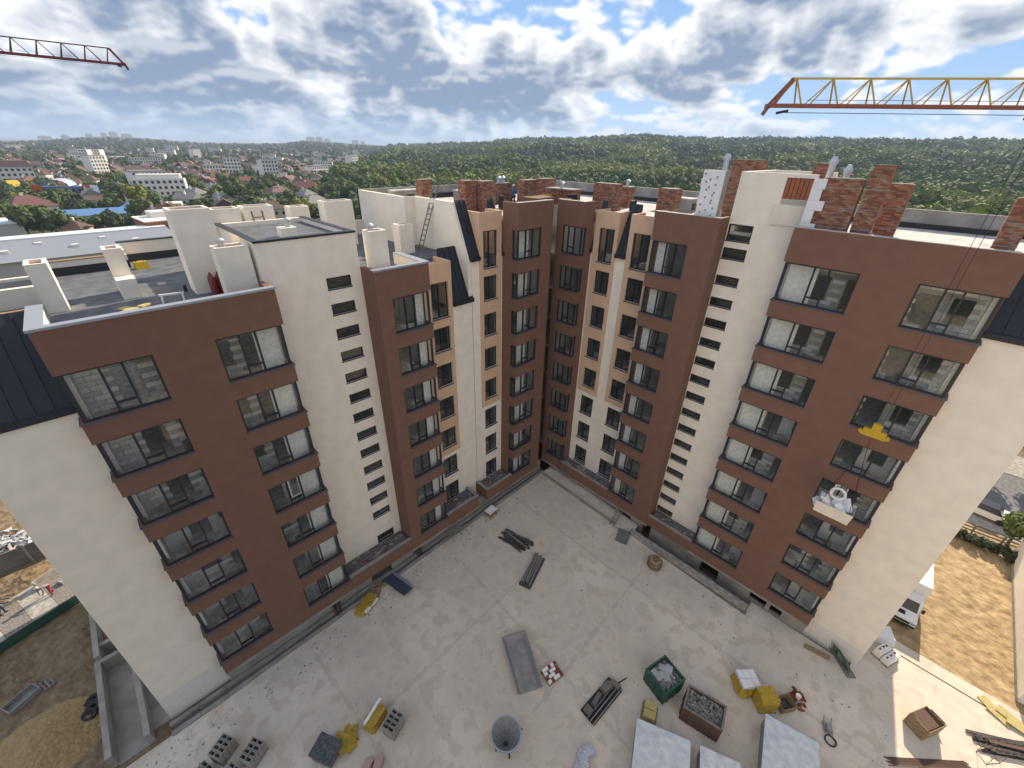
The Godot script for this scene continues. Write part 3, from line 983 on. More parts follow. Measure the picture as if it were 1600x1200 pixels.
# added unseen block: its sunlit front bounces warm light into the shaded courtyard
func added_bounce_block() -> void:
	var o := thing("apartment_block", "added unseen cream apartment block bouncing sunlight into the open courtyard", "building", P(-8, -19))
	var xf := Transform3D(Basis(Vector3.UP, PI / 2), P(-0.8, 0) - P(-8, -19))
	var holes := []
	for k in 8:
		for c in 9: holes.append([-38.6 + 4.4 * c, -36.4 + 4.4 * c, 3.2 + 3.0 * k, 5.0 + 3.0 * k])
	var b := MB.new()
	b.wall(-40.0, 1.6, 0.0, 30.3, 0.0, 0.3, holes)
	part(o, "front_wall", b, M.white, xf)
	for h in holes: window(o, xf, h[0], h[1], h[2], h[3], -0.15, [0.4], [], 0, 0.0, 0.05)
	b = MB.new()
	b.box(-40.0, 1.6, 0.0, 30.3, -14.3, -14.0)
	b.box(-40.0, -39.7, 0.0, 30.3, -14.0, -0.302)
	b.box(1.3, 1.6, 0.0, 30.3, -14.0, -0.302)
	part(o, "outer_wall", b, M.white, xf)
	b = MB.new()
	b.box(-39.7, 1.3, 29.4, 29.6, -14.0, -0.302)
	part(o, "roof_deck", b, M.deck, xf)
	for k in 9:
		b = MB.new()
		b.box(-39.7, 1.3, 2.2 + 3.0 * k, 2.4 + 3.0 * k, -14.0, -0.302)
		part(o, "floor_slab", b, M.plaster, xf)
	b = MB.new()
	b.box(-39.7, 1.3, 0.0, 29.3, -4.2, -4.0)
	part(o, "inner_wall", b, M.plaster, xf)

# ---------------------------------------------------------------- sky, land, forest
func sky_image(sun: Vector3) -> ImageTexture:
	var w := 2560
	var h := 1280
	var data := PackedFloat32Array()
	data.resize(w * h * 4)
	var n1 := FastNoiseLite.new(); n1.seed = 71; n1.frequency = 1.35; n1.fractal_octaves = 5; n1.fractal_gain = 0.5; n1.noise_type = FastNoiseLite.TYPE_SIMPLEX_SMOOTH
	var n2 := FastNoiseLite.new(); n2.seed = 15; n2.frequency = 0.42; n2.fractal_octaves = 2; n2.noise_type = FastNoiseLite.TYPE_SIMPLEX_SMOOTH
	var n3 := FastNoiseLite.new(); n3.seed = 33; n3.frequency = 2.7; n3.fractal_octaves = 5; n3.fractal_gain = 0.55; n3.fractal_type = FastNoiseLite.FRACTAL_RIDGED; n3.noise_type = FastNoiseLite.TYPE_SIMPLEX_SMOOTH
	var top := Color(0.10, 0.235, 0.50)
	var low := Color(0.27, 0.42, 0.62)
	var pale := Color(0.42, 0.53, 0.64)
	for j in h:
		var el := (0.5 - (j + 0.5) / h) * PI
		var y := sin(el)
		var r := cos(el)
		var hz := clampf(y, 0.0, 1.0)
		var b := low.lerp(top, pow(hz, 0.5))
		b = b.lerp(pale, pow(1.0 - hz, 12.0))
		var at := j * w * 4
		if y < -0.01:
			for i in w:
				data[at] = 0.2; data[at + 1] = 0.19; data[at + 2] = 0.16; data[at + 3] = 1.0
				at += 4
			continue
		var reach := 1.0 / (maxf(y, 0.0) + 0.36)
		var haze := smoothstep(-0.02, 0.10, y)
		for i in w:
			var phi := (float(i) / w - 0.5) * TAU
			var dx := sin(phi) * r
			var dv := cos(phi) * r
			var px := dx * reach
			var pv := dv * reach
			var big := n2.get_noise_2d(px, pv)
			var mid := n1.get_noise_2d(px, pv)
			var puff := -n3.get_noise_2d(px, pv)      # rounded lumps between sharp seams
			var n := 0.60 * mid + 0.42 * big + 0.30 * puff + 0.21
			var toward := clampf(dx * sun.x + y * sun.y - dv * sun.z, 0.0, 1.0)
			var c := smoothstep(-0.14, 0.0, n)
			# towards the light a step further: rims that face it are bright, bellies behind thick cloud are dark
			var ahead := 0.60 * n1.get_noise_2d(px * 0.975, pv * 0.975) - 0.30 * n3.get_noise_2d(px * 0.975, pv * 0.975) + 0.42 * big + 0.21
			var rim := clampf((n - ahead) * 2.6, -0.5, 0.5)
			var thick := clampf(smoothstep(-0.02, 0.30, n) - rim * 0.9, 0.0, 1.0)
			var lit := lerpf(0.72, 0.0, thick) * (0.92 + 0.4 * pow(toward, 5.0))
			var veil := thick * (0.95 + 0.35 * pow(toward, 6.0))
			var cr := lit + 0.155 * veil
			var cg := lit + 0.21 * veil
			var cb := lit + 0.31 * veil
			var k := c * lerpf(0.3, 0.97, haze)
			data[at] = lerpf(b.r, cr, k); data[at + 1] = lerpf(b.g, cg, k); data[at + 2] = lerpf(b.b, cb, k); data[at + 3] = 1.0
			at += 4
	var im := Image.create_from_data(w, h, false, Image.FORMAT_RGBAF, data.to_byte_array())
	return ImageTexture.create_from_image(im)

const SKYLINE := [[-60.0, 0.8], [-10.0, 0.9], [-1.1, 0.96], [7.2, 1.03], [14.9, 1.12], [20.8, 1.0], [30.9, 1.18], [41.9, 0.81], [53.2, 0.14], [57.6, 0.06], [63.3, 0.33], [68.5, 0.58], [71.7, 0.21], [77.5, 0.13], [84.8, 0.47], [92.1, -0.02], [110.0, 0.1], [180.0, 0.2]]

func skyline(az: float) -> float:
	for k in SKYLINE.size() - 1:
		if az <= SKYLINE[k + 1][0]:
			return lerpf(SKYLINE[k][1], SKYLINE[k + 1][1], smoothstep(0.0, 1.0, clampf((az - SKYLINE[k][0]) / (SKYLINE[k + 1][0] - SKYLINE[k][0]), 0.0, 1.0)))
	return 0.2

func land(u: float, v: float) -> float:
	var d := sqrt(u * u + v * v)
	if d < 150.0: return 0.0
	var az := rad_to_deg(atan2(v, u))
	if az < -120.0: az += 360.0
	var ridge := lerpf(2100.0, 4300.0, smoothstep(46.0, 62.0, az))
	var top := 31.2 + tan(deg_to_rad(skyline(az))) * ridge - 9.0
	var t := clampf((d - 260.0) / (ridge - 260.0), 0.0, 1.0)
	if az > 60.0: t = clampf((d - 1100.0) / (ridge - 1100.0), 0.0, 1.0)
	var roll := noise_a.get_noise_2d(u * 0.35, v * 0.35) * 13.0 * smoothstep(350.0, 900.0, d) * (1.0 - smoothstep(0.7, 1.0, t))
	return top * t * t * (3.0 - 2.0 * t) * (1.0 if d < ridge else maxf(0.4, 1.0 - (d - ridge) / 4000.0)) + roll * (1.0 if az < 62.0 else 0.6)

func in_forest(u: float, v: float) -> bool:
	var d := sqrt(u * u + v * v)
	var az := rad_to_deg(atan2(v, u))
	var edge := 66.0 - 6.0 * smoothstep(450.0, 1000.0, d) + noise_b.get_noise_2d(u, v) * 4.0
	return az < edge and d > 145.0 + 30.0 * noise_b.get_noise_2d(v, u)

func build_land() -> void:
	var b := MB.new()
	var azs := []
	var a := -180.0
	while a < 180.0:
		azs.append(a)
		a += 1.0 if a > -32.0 and a < 112.0 else 8.0
	azs.append(180.0)
	var rings := [0.0, 30.0, 60.0, 90.0, 120.0, 150.0, 185.0, 220.0]
	var r := 220.0
	while r < 7500.0:
		r *= 1.09
		rings.append(r)
	var cols := []
	for ri in rings.size():
		for az in azs:
			var u: float = cos(deg_to_rad(az)) * rings[ri]
			var v: float = sin(deg_to_rad(az)) * rings[ri]
			var y: float = land(u, v) - (0.14 if rings[ri] > 31.0 else 2.2)
			b.v.append(P(u, v, y))
			var n := noise_b.get_noise_2d(u * 1.3, v * 1.3)
			var c: Color
			if rings[ri] < 110.0: c = Color(0.25, 0.19, 0.12).lerp(Color(0.12, 0.13, 0.05), smoothstep(0.0, 0.3, n))
			elif in_forest(u, v): c = Color(0.04, 0.06, 0.022)
			else: c = Color(0.075, 0.09, 0.035).lerp(Color(0.20, 0.17, 0.085), smoothstep(0.05, 0.4, n))
			b.cl.append(c)
	b.colored = true
	var w := azs.size()
	for ri in rings.size() - 1:
		for k in w - 1:
			var p := ri * w + k
			for q in [p, p + 1, p + w, p + 1, p + w + 1, p + w]: b.ix.append(q)
	var m := vertex_mat(0.98, noise_tex(0.02, 51, g3(0.7), g3(1.0), 5, 512), 0.02)
	struct("terrain", b, m)

# a crown of leaf clumps round several lobes; about one metre in radius
func crown(seed_: int, lobes: int, leaves: int, leaf: float, core := true) -> ArrayMesh:
	var q := RandomNumberGenerator.new()
	q.seed = seed_
	var b := MB.new()
	b.colored = true
	var centres := []
	for k in lobes:
		var an := q.randf() * TAU
		var rr := sqrt(q.randf()) * 0.55
		centres.append([Vector3(cos(an) * rr, q.randf_range(-0.35, 0.5) * (1.0 - rr * 0.6), sin(an) * rr), q.randf_range(0.36, 0.58)])
	for c in centres:
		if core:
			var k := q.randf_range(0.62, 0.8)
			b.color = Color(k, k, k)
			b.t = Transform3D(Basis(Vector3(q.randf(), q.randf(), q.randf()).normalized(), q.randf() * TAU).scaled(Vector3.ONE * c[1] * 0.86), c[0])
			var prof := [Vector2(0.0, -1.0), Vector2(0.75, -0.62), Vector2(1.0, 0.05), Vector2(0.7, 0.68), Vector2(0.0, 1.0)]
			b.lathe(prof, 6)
			b.t = Transform3D()
	for k in leaves:
		var c: Array = centres[q.randi() % centres.size()]
		var d := Vector3(q.randfn(), q.randfn(), q.randfn()).normalized()
		var p: Vector3 = c[0] + d * c[1] * q.randf_range(0.82, 1.12)
		var nrm := (d + Vector3(q.randfn(), q.randfn(), q.randfn()) * 0.28).normalized()
		var s := nrm.cross(Vector3(q.randfn(), q.randfn(), q.randfn()).normalized()).normalized() * leaf * q.randf_range(0.6, 1.25)
		var e := nrm.cross(s).normalized() * leaf * q.randf_range(0.5, 1.0)
		var g := q.randf_range(0.84, 1.16)
		b.color = Color(g * q.randf_range(0.92, 1.1), g, g * q.randf_range(0.85, 1.05))
		b.quad(p - s - e * 0.6, p + s * 0.4 - e, p + s + e * 0.5, p - s * 0.3 + e)
	return b.mesh()

func scatter(called: String, label: String, category: String, mesh: Mesh, items: Array) -> void:
	var mm := MultiMesh.new()
	mm.transform_format = MultiMesh.TRANSFORM_3D
	mm.use_colors = true
	mm.mesh = mesh
	mm.instance_count = items.size()
	var buf := PackedFloat32Array()
	buf.resize(items.size() * 16)
	var at := 0
	for it in items:
		var bs := Basis(Vector3.UP, it[4]).scaled(Vector3(it[3], it[3] * it[5], it[3]))
		for row in 3:
			buf[at] = bs.x[row]; buf[at + 1] = bs.y[row]; buf[at + 2] = bs.z[row]
			buf[at + 3] = [it[0], it[1], it[2]][row]
			at += 4
		var c: Color = it[6]
		buf[at] = c.r; buf[at + 1] = c.g; buf[at + 2] = c.b; buf[at + 3] = 1.0
		at += 4
	mm.buffer = buf
	var o := MultiMeshInstance3D.new()
	o.name = numbered(called)
	o.multimesh = mm
	o.material_override = M.leaf
	o.set_meta("kind", "stuff")
	tag(o, label, category)
	add_child(o)

func leaf_colour() -> Color:
	var t := rng.randf()
	var c := Color(0.06, 0.105, 0.022).lerp(Color(0.115, 0.165, 0.03), t)
	if rng.randf() < 0.16: c = c.lerp(Color(0.19, 0.17, 0.05), rng.randf())
	if rng.randf() < 0.12: c = c.lerp(Color(0.04, 0.07, 0.032), 0.8)
	return c

func build_forest() -> void:
	var lists := [[], [], []]
	var far := []
	var r := 140.0
	while r < 2500.0:
		var s := lerpf(7.4, 9.5, smoothstep(150.0, 700.0, r)) + maxf(0.0, r - 700.0) * 0.0042
		var n := int(r * deg_to_rad(104.0) / s)
		for k in n:
			var az := deg_to_rad(-30.0 + 104.0 * (k + rng.randf()) / n)
			var d := r + rng.randf_range(-0.5, 0.5) * s
			var u := cos(az) * d
			var v := sin(az) * d
			if not in_forest(u, v): continue
			# a small clearing or two
			if noise_b.get_noise_2d(u * 0.7 + 900.0, v * 0.7) > 0.42: continue
			var size := s * (0.42 + 0.5 * pow(rng.randf(), 1.5)) * (1.0 + 0.35 * noise_a.get_noise_2d(u * 3.0, v * 3.0))
			var tint := leaf_colour()
			var patch := noise_b.get_noise_2d(u * 0.8, v * 0.8)  # species patches, with broad sun and cloud shade painted into the tints
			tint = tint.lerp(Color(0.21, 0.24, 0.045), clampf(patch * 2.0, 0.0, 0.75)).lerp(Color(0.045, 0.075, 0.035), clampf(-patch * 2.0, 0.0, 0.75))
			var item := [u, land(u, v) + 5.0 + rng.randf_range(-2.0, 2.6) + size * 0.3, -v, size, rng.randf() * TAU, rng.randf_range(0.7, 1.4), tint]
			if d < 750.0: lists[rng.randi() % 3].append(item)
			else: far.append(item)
		r += s * 0.86
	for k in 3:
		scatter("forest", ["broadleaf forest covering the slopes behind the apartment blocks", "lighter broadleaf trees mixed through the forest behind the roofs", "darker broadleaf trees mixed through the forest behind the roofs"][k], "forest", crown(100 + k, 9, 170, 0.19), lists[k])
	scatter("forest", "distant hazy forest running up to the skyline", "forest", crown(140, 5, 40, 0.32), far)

# ---------------------------------------------------------------- the town
func house_free(u: float, v: float, taken: Array, gap: float) -> bool:
	for t in taken:
		if absf(t[0] - u) < t[2] + gap and absf(t[1] - v) < t[2] + gap: return false
	return true

func house_proto(w: float, d: float, h: float, hip: bool, wall: Material, roof: Material, near: bool) -> Node3D:
	var o := Node3D.new()
	var b := MB.new()
	b.box(-w / 2, w / 2, 0, h, -d / 2, d / 2)
	if not hip:
		b.tri(Vector3(-w / 2, h, d / 2), Vector3(-w / 2, h + d * 0.32, 0), Vector3(-w / 2, h, -d / 2))
		b.tri(Vector3(w / 2, h, -d / 2), Vector3(w / 2, h + d * 0.32, 0), Vector3(w / 2, h, d / 2))
	part(o, "wall", b, wall)
	var f := MB.new()
	var e := 0.5
	var rh := d * 0.32 + 0.12
	var y := h - 0.12
	var rx := (w / 2 + e) if not hip else maxf(0.2, w / 2 - d * 0.42)
	var p := [Vector3(-w / 2 - e, y, d / 2 + e), Vector3(w / 2 + e, y, d / 2 + e), Vector3(w / 2 + e, y, -d / 2 - e), Vector3(-w / 2 - e, y, -d / 2 - e), Vector3(-rx, y + rh + 0.15, 0), Vector3(rx, y + rh + 0.15, 0)]
	f.quad(p[0], p[1], p[5], p[4])
	f.quad(p[2], p[3], p[4], p[5])
	f.tri(p[1], p[2], p[5])
	f.tri(p[3], p[0], p[4])
	f.quad(p[3], p[2], p[1], p[0])
	var rf := part(o, "roof", f, roof)
	var c := MB.new()
	c.box(-0.4, 0.4, y + rh * 0.5, y + rh + 1.0, -d * 0.2, -d * 0.2 + 0.7)
	part(rf, "chimney", c, M.house_white)
	if near:
		for k in int(w / 3.0):
			for s in int(h / 2.8):
				for side in [-1.0, 1.0]:
					var q := MB.new()
					q.box(-0.55, 0.55, 0, 1.3, -0.06, 0.06)
					part(o, "window", q, M.house_glass, Transform3D(Basis(), Vector3(-w / 2 + 1.6 + k * 3.0, 0.9 + s * 2.8, side * (d / 2 + 0.01))))
	return o

func block_with_windows(o: Node3D, w: float, d: float, h: float, wall: Material, cols: int, storeys: int, at := Vector3.ZERO, turn := 0.0) -> void:
	var xf := Transform3D(Basis(Vector3.UP, turn), at)
	var b := MB.new()
	b.box(-w / 2, w / 2, 0, h, -d / 2, d / 2)
	b.box(-w / 2, w / 2, h, h + 0.5, d / 2 - 0.3, d / 2)
	part(o, "wall", b, wall, xf)
	var q := MB.new()
	var ww := w / cols * 0.5
	q.box(-ww / 2, ww / 2, 0, h / storeys * 0.5, -0.05, 0.08)
	var wm := q.mesh()
	for i in cols:
		for j in storeys:
			part(o, "window", wm, M.house_glass, xf * Transform3D(Basis(), Vector3(-w / 2 + (i + 0.5) * w / cols, h / storeys * (j + 0.3), d / 2)))

func build_town() -> void:
	M.house_white = mat(0.70, 0.68, 0.64, 0.9)
	M.house_glass = mat(0.03, 0.035, 0.045, 0.25)
	var walls := [M.house_white, mat(0.62, 0.55, 0.42), mat(0.58, 0.42, 0.33), mat(0.66, 0.63, 0.55), mat(0.46, 0.44, 0.42)]
	var roofs := [mat(0.17, 0.065, 0.055), mat(0.10, 0.06, 0.053), mat(0.22, 0.11, 0.075), mat(0.20, 0.195, 0.20), mat(0.17, 0.10, 0.09), mat(0.10, 0.068, 0.068)]
	var roof_words := ["red", "dark brown", "orange", "grey", "faded red", "maroon"]
	var wall_words := ["white", "cream", "pink", "pale", "grey"]
	var blue := mat(0.09, 0.20, 0.40, 0.5)
	var taken := []   # [u, v, half size]
	# --- buildings one can name
	var o := thing("warehouse", "long warehouse with pale grey metal roof and a light ridge strip", "warehouse", P(-8, 168), 0.06)
	var b := MB.new()
	b.box(-42, 27, 0, 5.6, -12, 12)
	part(o, "wall", b, walls[4])
	b = MB.new()
	b.quad(Vector3(-43, 5.6, 13), Vector3(28, 5.6, 13), Vector3(28, 8.2, -3), Vector3(-43, 8.2, -3))
	b.quad(Vector3(28, 5.6, -13), Vector3(-43, 5.6, -13), Vector3(-43, 8.2, -3), Vector3(28, 8.2, -3))
	b.tri(Vector3(28, 5.6, 13), Vector3(28, 5.6, -13), Vector3(28, 8.2, -3))
	var rf := part(o, "roof", b, mat(0.27, 0.29, 0.33, 0.5, 0.3))
	b = MB.new()
	b.box(-43, 28, 8.0, 8.5, -9.5, -3.2)
	part(rf, "ridge_strip", b, mat(0.62, 0.65, 0.68, 0.5))
	for k in 7:
		b = MB.new()
		b.box(-0.7, 0.7, 0, 0.9, -0.7, 0.7)
		part(rf, "roof_vent", b, M.house_white, Transform3D(Basis(), Vector3(-20.0 + 6.4 * k, 6.4 + 0.5 * (k % 2), 6.0 - 5.0 * (k % 2))))
	taken.append([-8, 168, 34])
	o = thing("office_building", "brick red office building with white flat roof beside the grey warehouse", "building", P(21, 184), 0.1)
	block_with_windows(o, 13, 15, 9, mat(0.30, 0.11, 0.06), 7, 3)
	b = MB.new()
	b.box(-6.8, 6.8, 9.5, 9.8, -7.7, 7.7)
	b.box(-3, 5, 9.8, 11.5, -6, 0)
	part(o, "roof", b, M.house_white)
	taken.append([21, 184, 14])
	o = thing("shed", "low white shed with grey side wall left of the warehouse", "shed", P(-21, 233), 0.1)
	b = MB.new()
	b.box(-12, 7, 0, 6, -8, 8)
	part(o, "wall", b, walls[4])
	b = MB.new()
	b.box(-12.4, 7.4, 6, 6.5, -8.4, 8.4)
	part(o, "roof", b, mat(0.6, 0.64, 0.68))
	taken.append([-21, 233, 13])
	o = thing("long_hall", "long low hall with bright blue metal roof", "building", P(3, 262), 0.0)
	b = MB.new()
	b.box(-14, 14, 0, 4, -6, 6)
	part(o, "wall", b, walls[1])
	b = MB.new()
	b.quad(Vector3(-14.6, 4, 6.6), Vector3(14.6, 4, 6.6), Vector3(14.6, 6, 0), Vector3(-14.6, 6, 0))
	b.quad(Vector3(14.6, 4, -6.6), Vector3(-14.6, 4, -6.6), Vector3(-14.6, 6, 0), Vector3(14.6, 6, 0))
	part(o, "roof", b, blue)
	taken.append([3, 262, 15])
	o = thing("long_hall", "gabled stone building with blue roof at the end of the long blue hall", "building", P(23, 266), 0.0)
	b = MB.new()
	b.box(-6, 6, 0, 5, -7, 7)
	b.tri(Vector3(-6, 5, 7), Vector3(6, 5, 7), Vector3(0, 8, 7))
	part(o, "wall", b, walls[1])
	b = MB.new()
	b.quad(Vector3(-6.6, 4.8, 7.6), Vector3(0, 8.2, 7.6), Vector3(0, 8.2, -7.6), Vector3(-6.6, 4.8, -7.6))
	b.quad(Vector3(0, 8.2, 7.6), Vector3(6.6, 4.8, 7.6), Vector3(6.6, 4.8, -7.6), Vector3(0, 8.2, -7.6))
	part(o, "roof", b, blue)
	for k in 3:
		b = MB.new()
		b.box(-0.8, 0.8, 1.2, 3.4, 0, 0.1)
		part(o, "window", b, M.house_glass, Transform3D(Basis(), Vector3(-3.6 + 3.6 * k, 0, 7.0)))
	taken.append([23, 266, 9])
	o = house_proto(15, 12, 6.4, true, M.house_white, mat(0.14, 0.06, 0.06), true)
	o.name = numbered("villa")
	o.position = P(-12, 283); o.rotation.y = 0.35
	tag(o, "large white two storey villa with dark maroon hipped roof", "house")
	add_child(o)
	taken.append([-12, 283, 12])
	o = thing("apartment_building", "white four storey apartment building with stepped top floor in the town", "building", P(44, 345), -0.25)
	block_with_windows(o, 25, 12, 12, M.house_white, 9, 4)
	b = MB.new()
	b.box(-10, 11, 12.5, 14.6, -5, 4)
	part(o, "penthouse", b, M.house_white)
	taken.append([44, 345, 17])
	o = thing("apartment_building", "low white block with brown roof in front of the four storey building", "building", P(31, 328), -0.1)
	block_with_windows(o, 14, 10, 6, walls[3], 5, 2)
	b = MB.new()
	b.box(-7.3, 7.3, 6.5, 7.2, -5.3, 5.3)
	part(o, "roof", b, roofs[1])
	taken.append([31, 328, 10])
	o = thing("showroom", "modern blue and orange building with a rounded silver roof", "building", P(3, 366), -0.3)
	block_with_windows(o, 24, 14, 8, mat(0.12, 0.16, 0.32, 0.5), 8, 2)
	b = MB.new()
	b.box(-12.4, -8.0, 0, 9.5, 7.05, 7.6)
	b.box(9.0, 12.4, 0, 9.0, 7.05, 7.6)
	b.box(-8.0, 9.0, 3.6, 4.6, 7.1, 7.5)
	part(o, "orange_panel", b, mat(0.50, 0.09, 0.03, 0.5))
	b = MB.new()
	for k in 8:
		var a0 := PI * k / 8
		var a1 := PI * (k + 1) / 8
		b.quad(Vector3(-6 * cos(a0) - 3, 8.5 + 3.5 * sin(a0), 6), Vector3(-6 * cos(a1) - 3, 8.5 + 3.5 * sin(a1), 6), Vector3(-6 * cos(a1) - 3, 8.5 + 3.5 * sin(a1), -7), Vector3(-6 * cos(a0) - 3, 8.5 + 3.5 * sin(a0), -7))
	part(o, "vaulted_roof", b, mat(0.5, 0.58, 0.66, 0.35, 0.4))
	taken.append([3, 366, 15])
	o = thing("apartment_building", "white apartment building with dark red mansard roof among the trees", "building", P(-19, 505), 0.05)
	block_with_windows(o, 18, 14, 13, M.house_white, 6, 4)
	b = MB.new()
	b.t = Transform3D(Basis(), Vector3(0, 0, 0))
	b.taper(9.6, 7.6, 7.4, 5.4, 13.5, 17.5)
	part(o, "roof", b, roofs[5])
	taken.append([-19, 505, 14])
	for k in 2:
		o = thing("tower_block", "narrow white tower block standing above the small houses", "building", P(38 + 13 * k, 810 + 14 * k), -0.5, "pair of white tower blocks in the town")
		block_with_windows(o, 9, 11, 21, M.house_white, 3, 7)
		taken.append([38 + 13 * k, 810, 10])
	o = thing("apartment_building", "long pale apartment building far behind the tower blocks", "building", P(96, 812), -0.15)
	block_with_windows(o, 34, 12, 12, walls[3], 12, 4)
	taken.append([96, 812, 20])
	o = thing("hall", "pale hall with two white arched windows behind the roof of the near block", "building", P(34, 270), -0.2)
	b = MB.new()
	b.box(-6, 6, 0, 6, -5, 5)
	part(o, "wall", b, M.house_white)
	for k in 3:
		b = MB.new()
		b.box(-1, 1, 1.5, 4, 0, 0.1)
		b.tube(Vector3(0, 4, 0), Vector3(0, 4, 0.1), 1.0, 1.0, 14)
		part(o, "window", b, M.house_glass, Transform3D(Basis(), Vector3(-3.6 + 3.6 * k, 0, 5.0)))
	taken.append([34, 270, 8])
	o = thing("slide_tower", "yellow sloping play structure beside a sandy yard", "structure", P(-17, 415), 0.4)
	b = MB.new()
	b.quad(Vector3(-6, 0, 3), Vector3(6, 0, 3), Vector3(1, 9, -3), Vector3(-4, 9, -3))
	b.box(-4, 1, 0, 9, -5, -3)
	part(o, "slope", b, mat(0.6, 0.42, 0.05))
	taken.append([-17, 415, 8])
	# sandy yard and streets
	b = MB.new()
	for p in [[[-2, 296], [22, 290], [24, 326], [6, 330]], [[-12, 372], [0, 380], [-4, 408], [-14, 405]]]:
		b.quad(P(p[0][0], p[0][1], 0.03), P(p[1][0], p[1][1], 0.03), P(p[2][0], p[2][1], 0.03), P(p[3][0], p[3][1], 0.03))
	struct("sandy_yard", b, mat(0.50, 0.43, 0.32, 0.95))
	taken.append([10, 310, 16])
	b = MB.new()
	for p in [[[29, 214], [18, 330], 3.5], [[18, 330], [14, 420], 3.5], [[14, 420], [40, 700], 3.5], [[-6, 340], [-14, 560], 3.0], [[14, 420], [-20, 428], 3.0], [[60, 300], [130, 420], 3.0]]:
		var a0 := P(p[0][0], p[0][1], 0.05)
		var a1 := P(p[1][0], p[1][1], 0.05)
		var s: Vector3 = (a1 - a0).normalized().cross(Vector3.UP) * p[2]
		b.quad(a0 - s, a0 + s, a1 + s, a1 - s)
	struct("street", b, M.asphalt)
	# parked cars by the showroom
	var hues := [mat(0.7, 0.7, 0.7, 0.3), mat(0.03, 0.03, 0.035, 0.3), mat(0.3, 0.03, 0.03, 0.3), mat(0.25, 0.27, 0.3, 0.3)]
	for k in 16:
		var car := thing("parked_car", "small car parked in the rows beside the blue and orange building", "car", P(18.5 + (k % 4) * 3.2 + (k / 4) * 0.8, 352 + (k / 4) * 9.0), -0.3, "cars parked beside the showroom")
		var cb := MB.new()
		cb.taper(0.9, 2.1, 0.85, 2.05, 0.35, 0.9)
		part(car, "body", cb, hues[(k * 7) % 4])
		cb = MB.new()
		cb.taper(0.78, 1.2, 0.62, 0.8, 0.902, 1.45)
		part(car, "cabin", cb, M.house_glass)
		for q in [[-0.8, -1.3], [0.8, -1.3], [-0.8, 1.3], [0.8, 1.3]]:
			cb = MB.new()
			cb.tube(Vector3(q[0] - 0.1, 0.32, q[1]), Vector3(q[0] + 0.1, 0.32, q[1]), 0.32, 0.32, 10)
			part(car, "wheel", cb, M.rubber)
	taken.append([26, 366, 11])
	# --- pale mid-rise buildings scattered between the houses
	var mids := []
	for e in [[22.0, 11.0, 12.0, 8, 4, 0], [16.0, 12.0, 9.5, 6, 3, 3], [30.0, 12.0, 15.5, 11, 5, 3], [14.0, 11.0, 18.5, 5, 6, 0]]:
		var mp := Node3D.new()
		block_with_windows(mp, e[0], e[1], e[2], walls[e[5]], e[3], e[4])
		var mr := MB.new()
		mr.box(-e[0] / 2 - 0.3, e[0] / 2 + 0.3, e[2] + 0.5, e[2] + 0.8, -e[1] / 2 - 0.3, e[1] / 2 + 0.3)
		part(mp, "roof", mr, roofs[3])
		mids.append(mp)
	var mid_count := 0
	while mid_count < 34:
		var d := 400.0 + 1300.0 * rng.randf()
		var az := deg_to_rad(rng.randf_range(62.0, 95.0))
		var u := cos(az) * d
		var v := sin(az) * d
		if in_forest(u, v) or not house_free(u, v, taken, 14.0): continue
		taken.append([u, v, 12.0])
		var which := rng.randi() % 4
		var mo: Node3D = mids[which].duplicate()
		mo.name = numbered("midrise_building")
		mo.position = P(u, v, land(u, v) - 0.15)
		mo.rotation.y = rng.randf_range(-0.7, 0.7)
		tag(mo, ["white four storey slab among the small houses of the town", "pale three storey block among the small houses of the town", "long pale five storey slab among the small houses of the town", "white six storey block among the small houses of the town"][which], "building", "mid-rise buildings of the town")
		add_child(mo)
		mid_count += 1
	for mp in mids: mp.free()
	# --- houses: prototypes by size, wall and roof, then copies
	var protos := {}
	var count := 0
	var far_items := []
	var tries := 0
	while count < 300 and tries < 20000:
		tries += 1
		var t := rng.randf()
		var d := 225.0 + 1250.0 * pow(t, 1.25)
		var az := deg_to_rad(rng.randf_range(60.5, 95.5))
		var u := cos(az) * d
		var v := sin(az) * d
		if in_forest(u, v) or in_forest(u + 12.0, v - 12.0): continue
		if noise_b.get_noise_2d(u * 2.0, v * 2.0) > 0.28: continue
		var hip := rng.randf() < 0.5
		var si := rng.randi() % 3
		var w: float = [8.0, 10.0, 12.5][si]
		var dd: float = [7.0, 8.0, 9.0][si]
		var hh: float = [3.4, 6.0, 6.2][si]
		if not house_free(u, v, taken, w * 0.55 + 2.0): continue
		taken.append([u, v, w * 0.5])
		var wi: int = [0, 0, 0, 1, 3, 3, 2, 4][rng.randi() % 8]
		var ri: int = [0, 1, 2, 3, 3, 4, 5, 1][rng.randi() % 8]
		var near := d < 480.0
		var key := "%d%d%d%s%s" % [si, wi, ri, hip, near]
		if not protos.has(key): protos[key] = house_proto(w, dd, hh, hip, walls[wi], roofs[ri], near)
		var house: Node3D = protos[key].duplicate()
		house.name = numbered("house")
		house.position = P(u, v, land(u, v) - 0.15)
		house.rotation.y = snappedf(rng.randf() * PI, PI / 2) + noise_a.get_noise_2d(u, v) * 2.0
		tag(house, "%s %s house with %s %s roof among the town trees" % [["small", "two storey", "large"][si], wall_words[wi], roof_words[ri], "hipped" if hip else "gabled"], "house", "houses of the town in the valley")
		add_child(house)
		count += 1
	for k in protos: protos[k].free()
	# the rest of the houses, far out, as one mass
	var fh := MB.new()
	fh.colored = true
	fh.color = Color(0.76, 0.74, 0.70)
	fh.box(-5, 5, 0, 4.6, -4, 4)
	fh.color = Color(0.18, 0.115, 0.105)
	fh.quad(Vector3(-5.4, 4.5, 4.5), Vector3(5.4, 4.5, 4.5), Vector3(5.4, 7.2, 0), Vector3(-5.4, 7.2, 0))
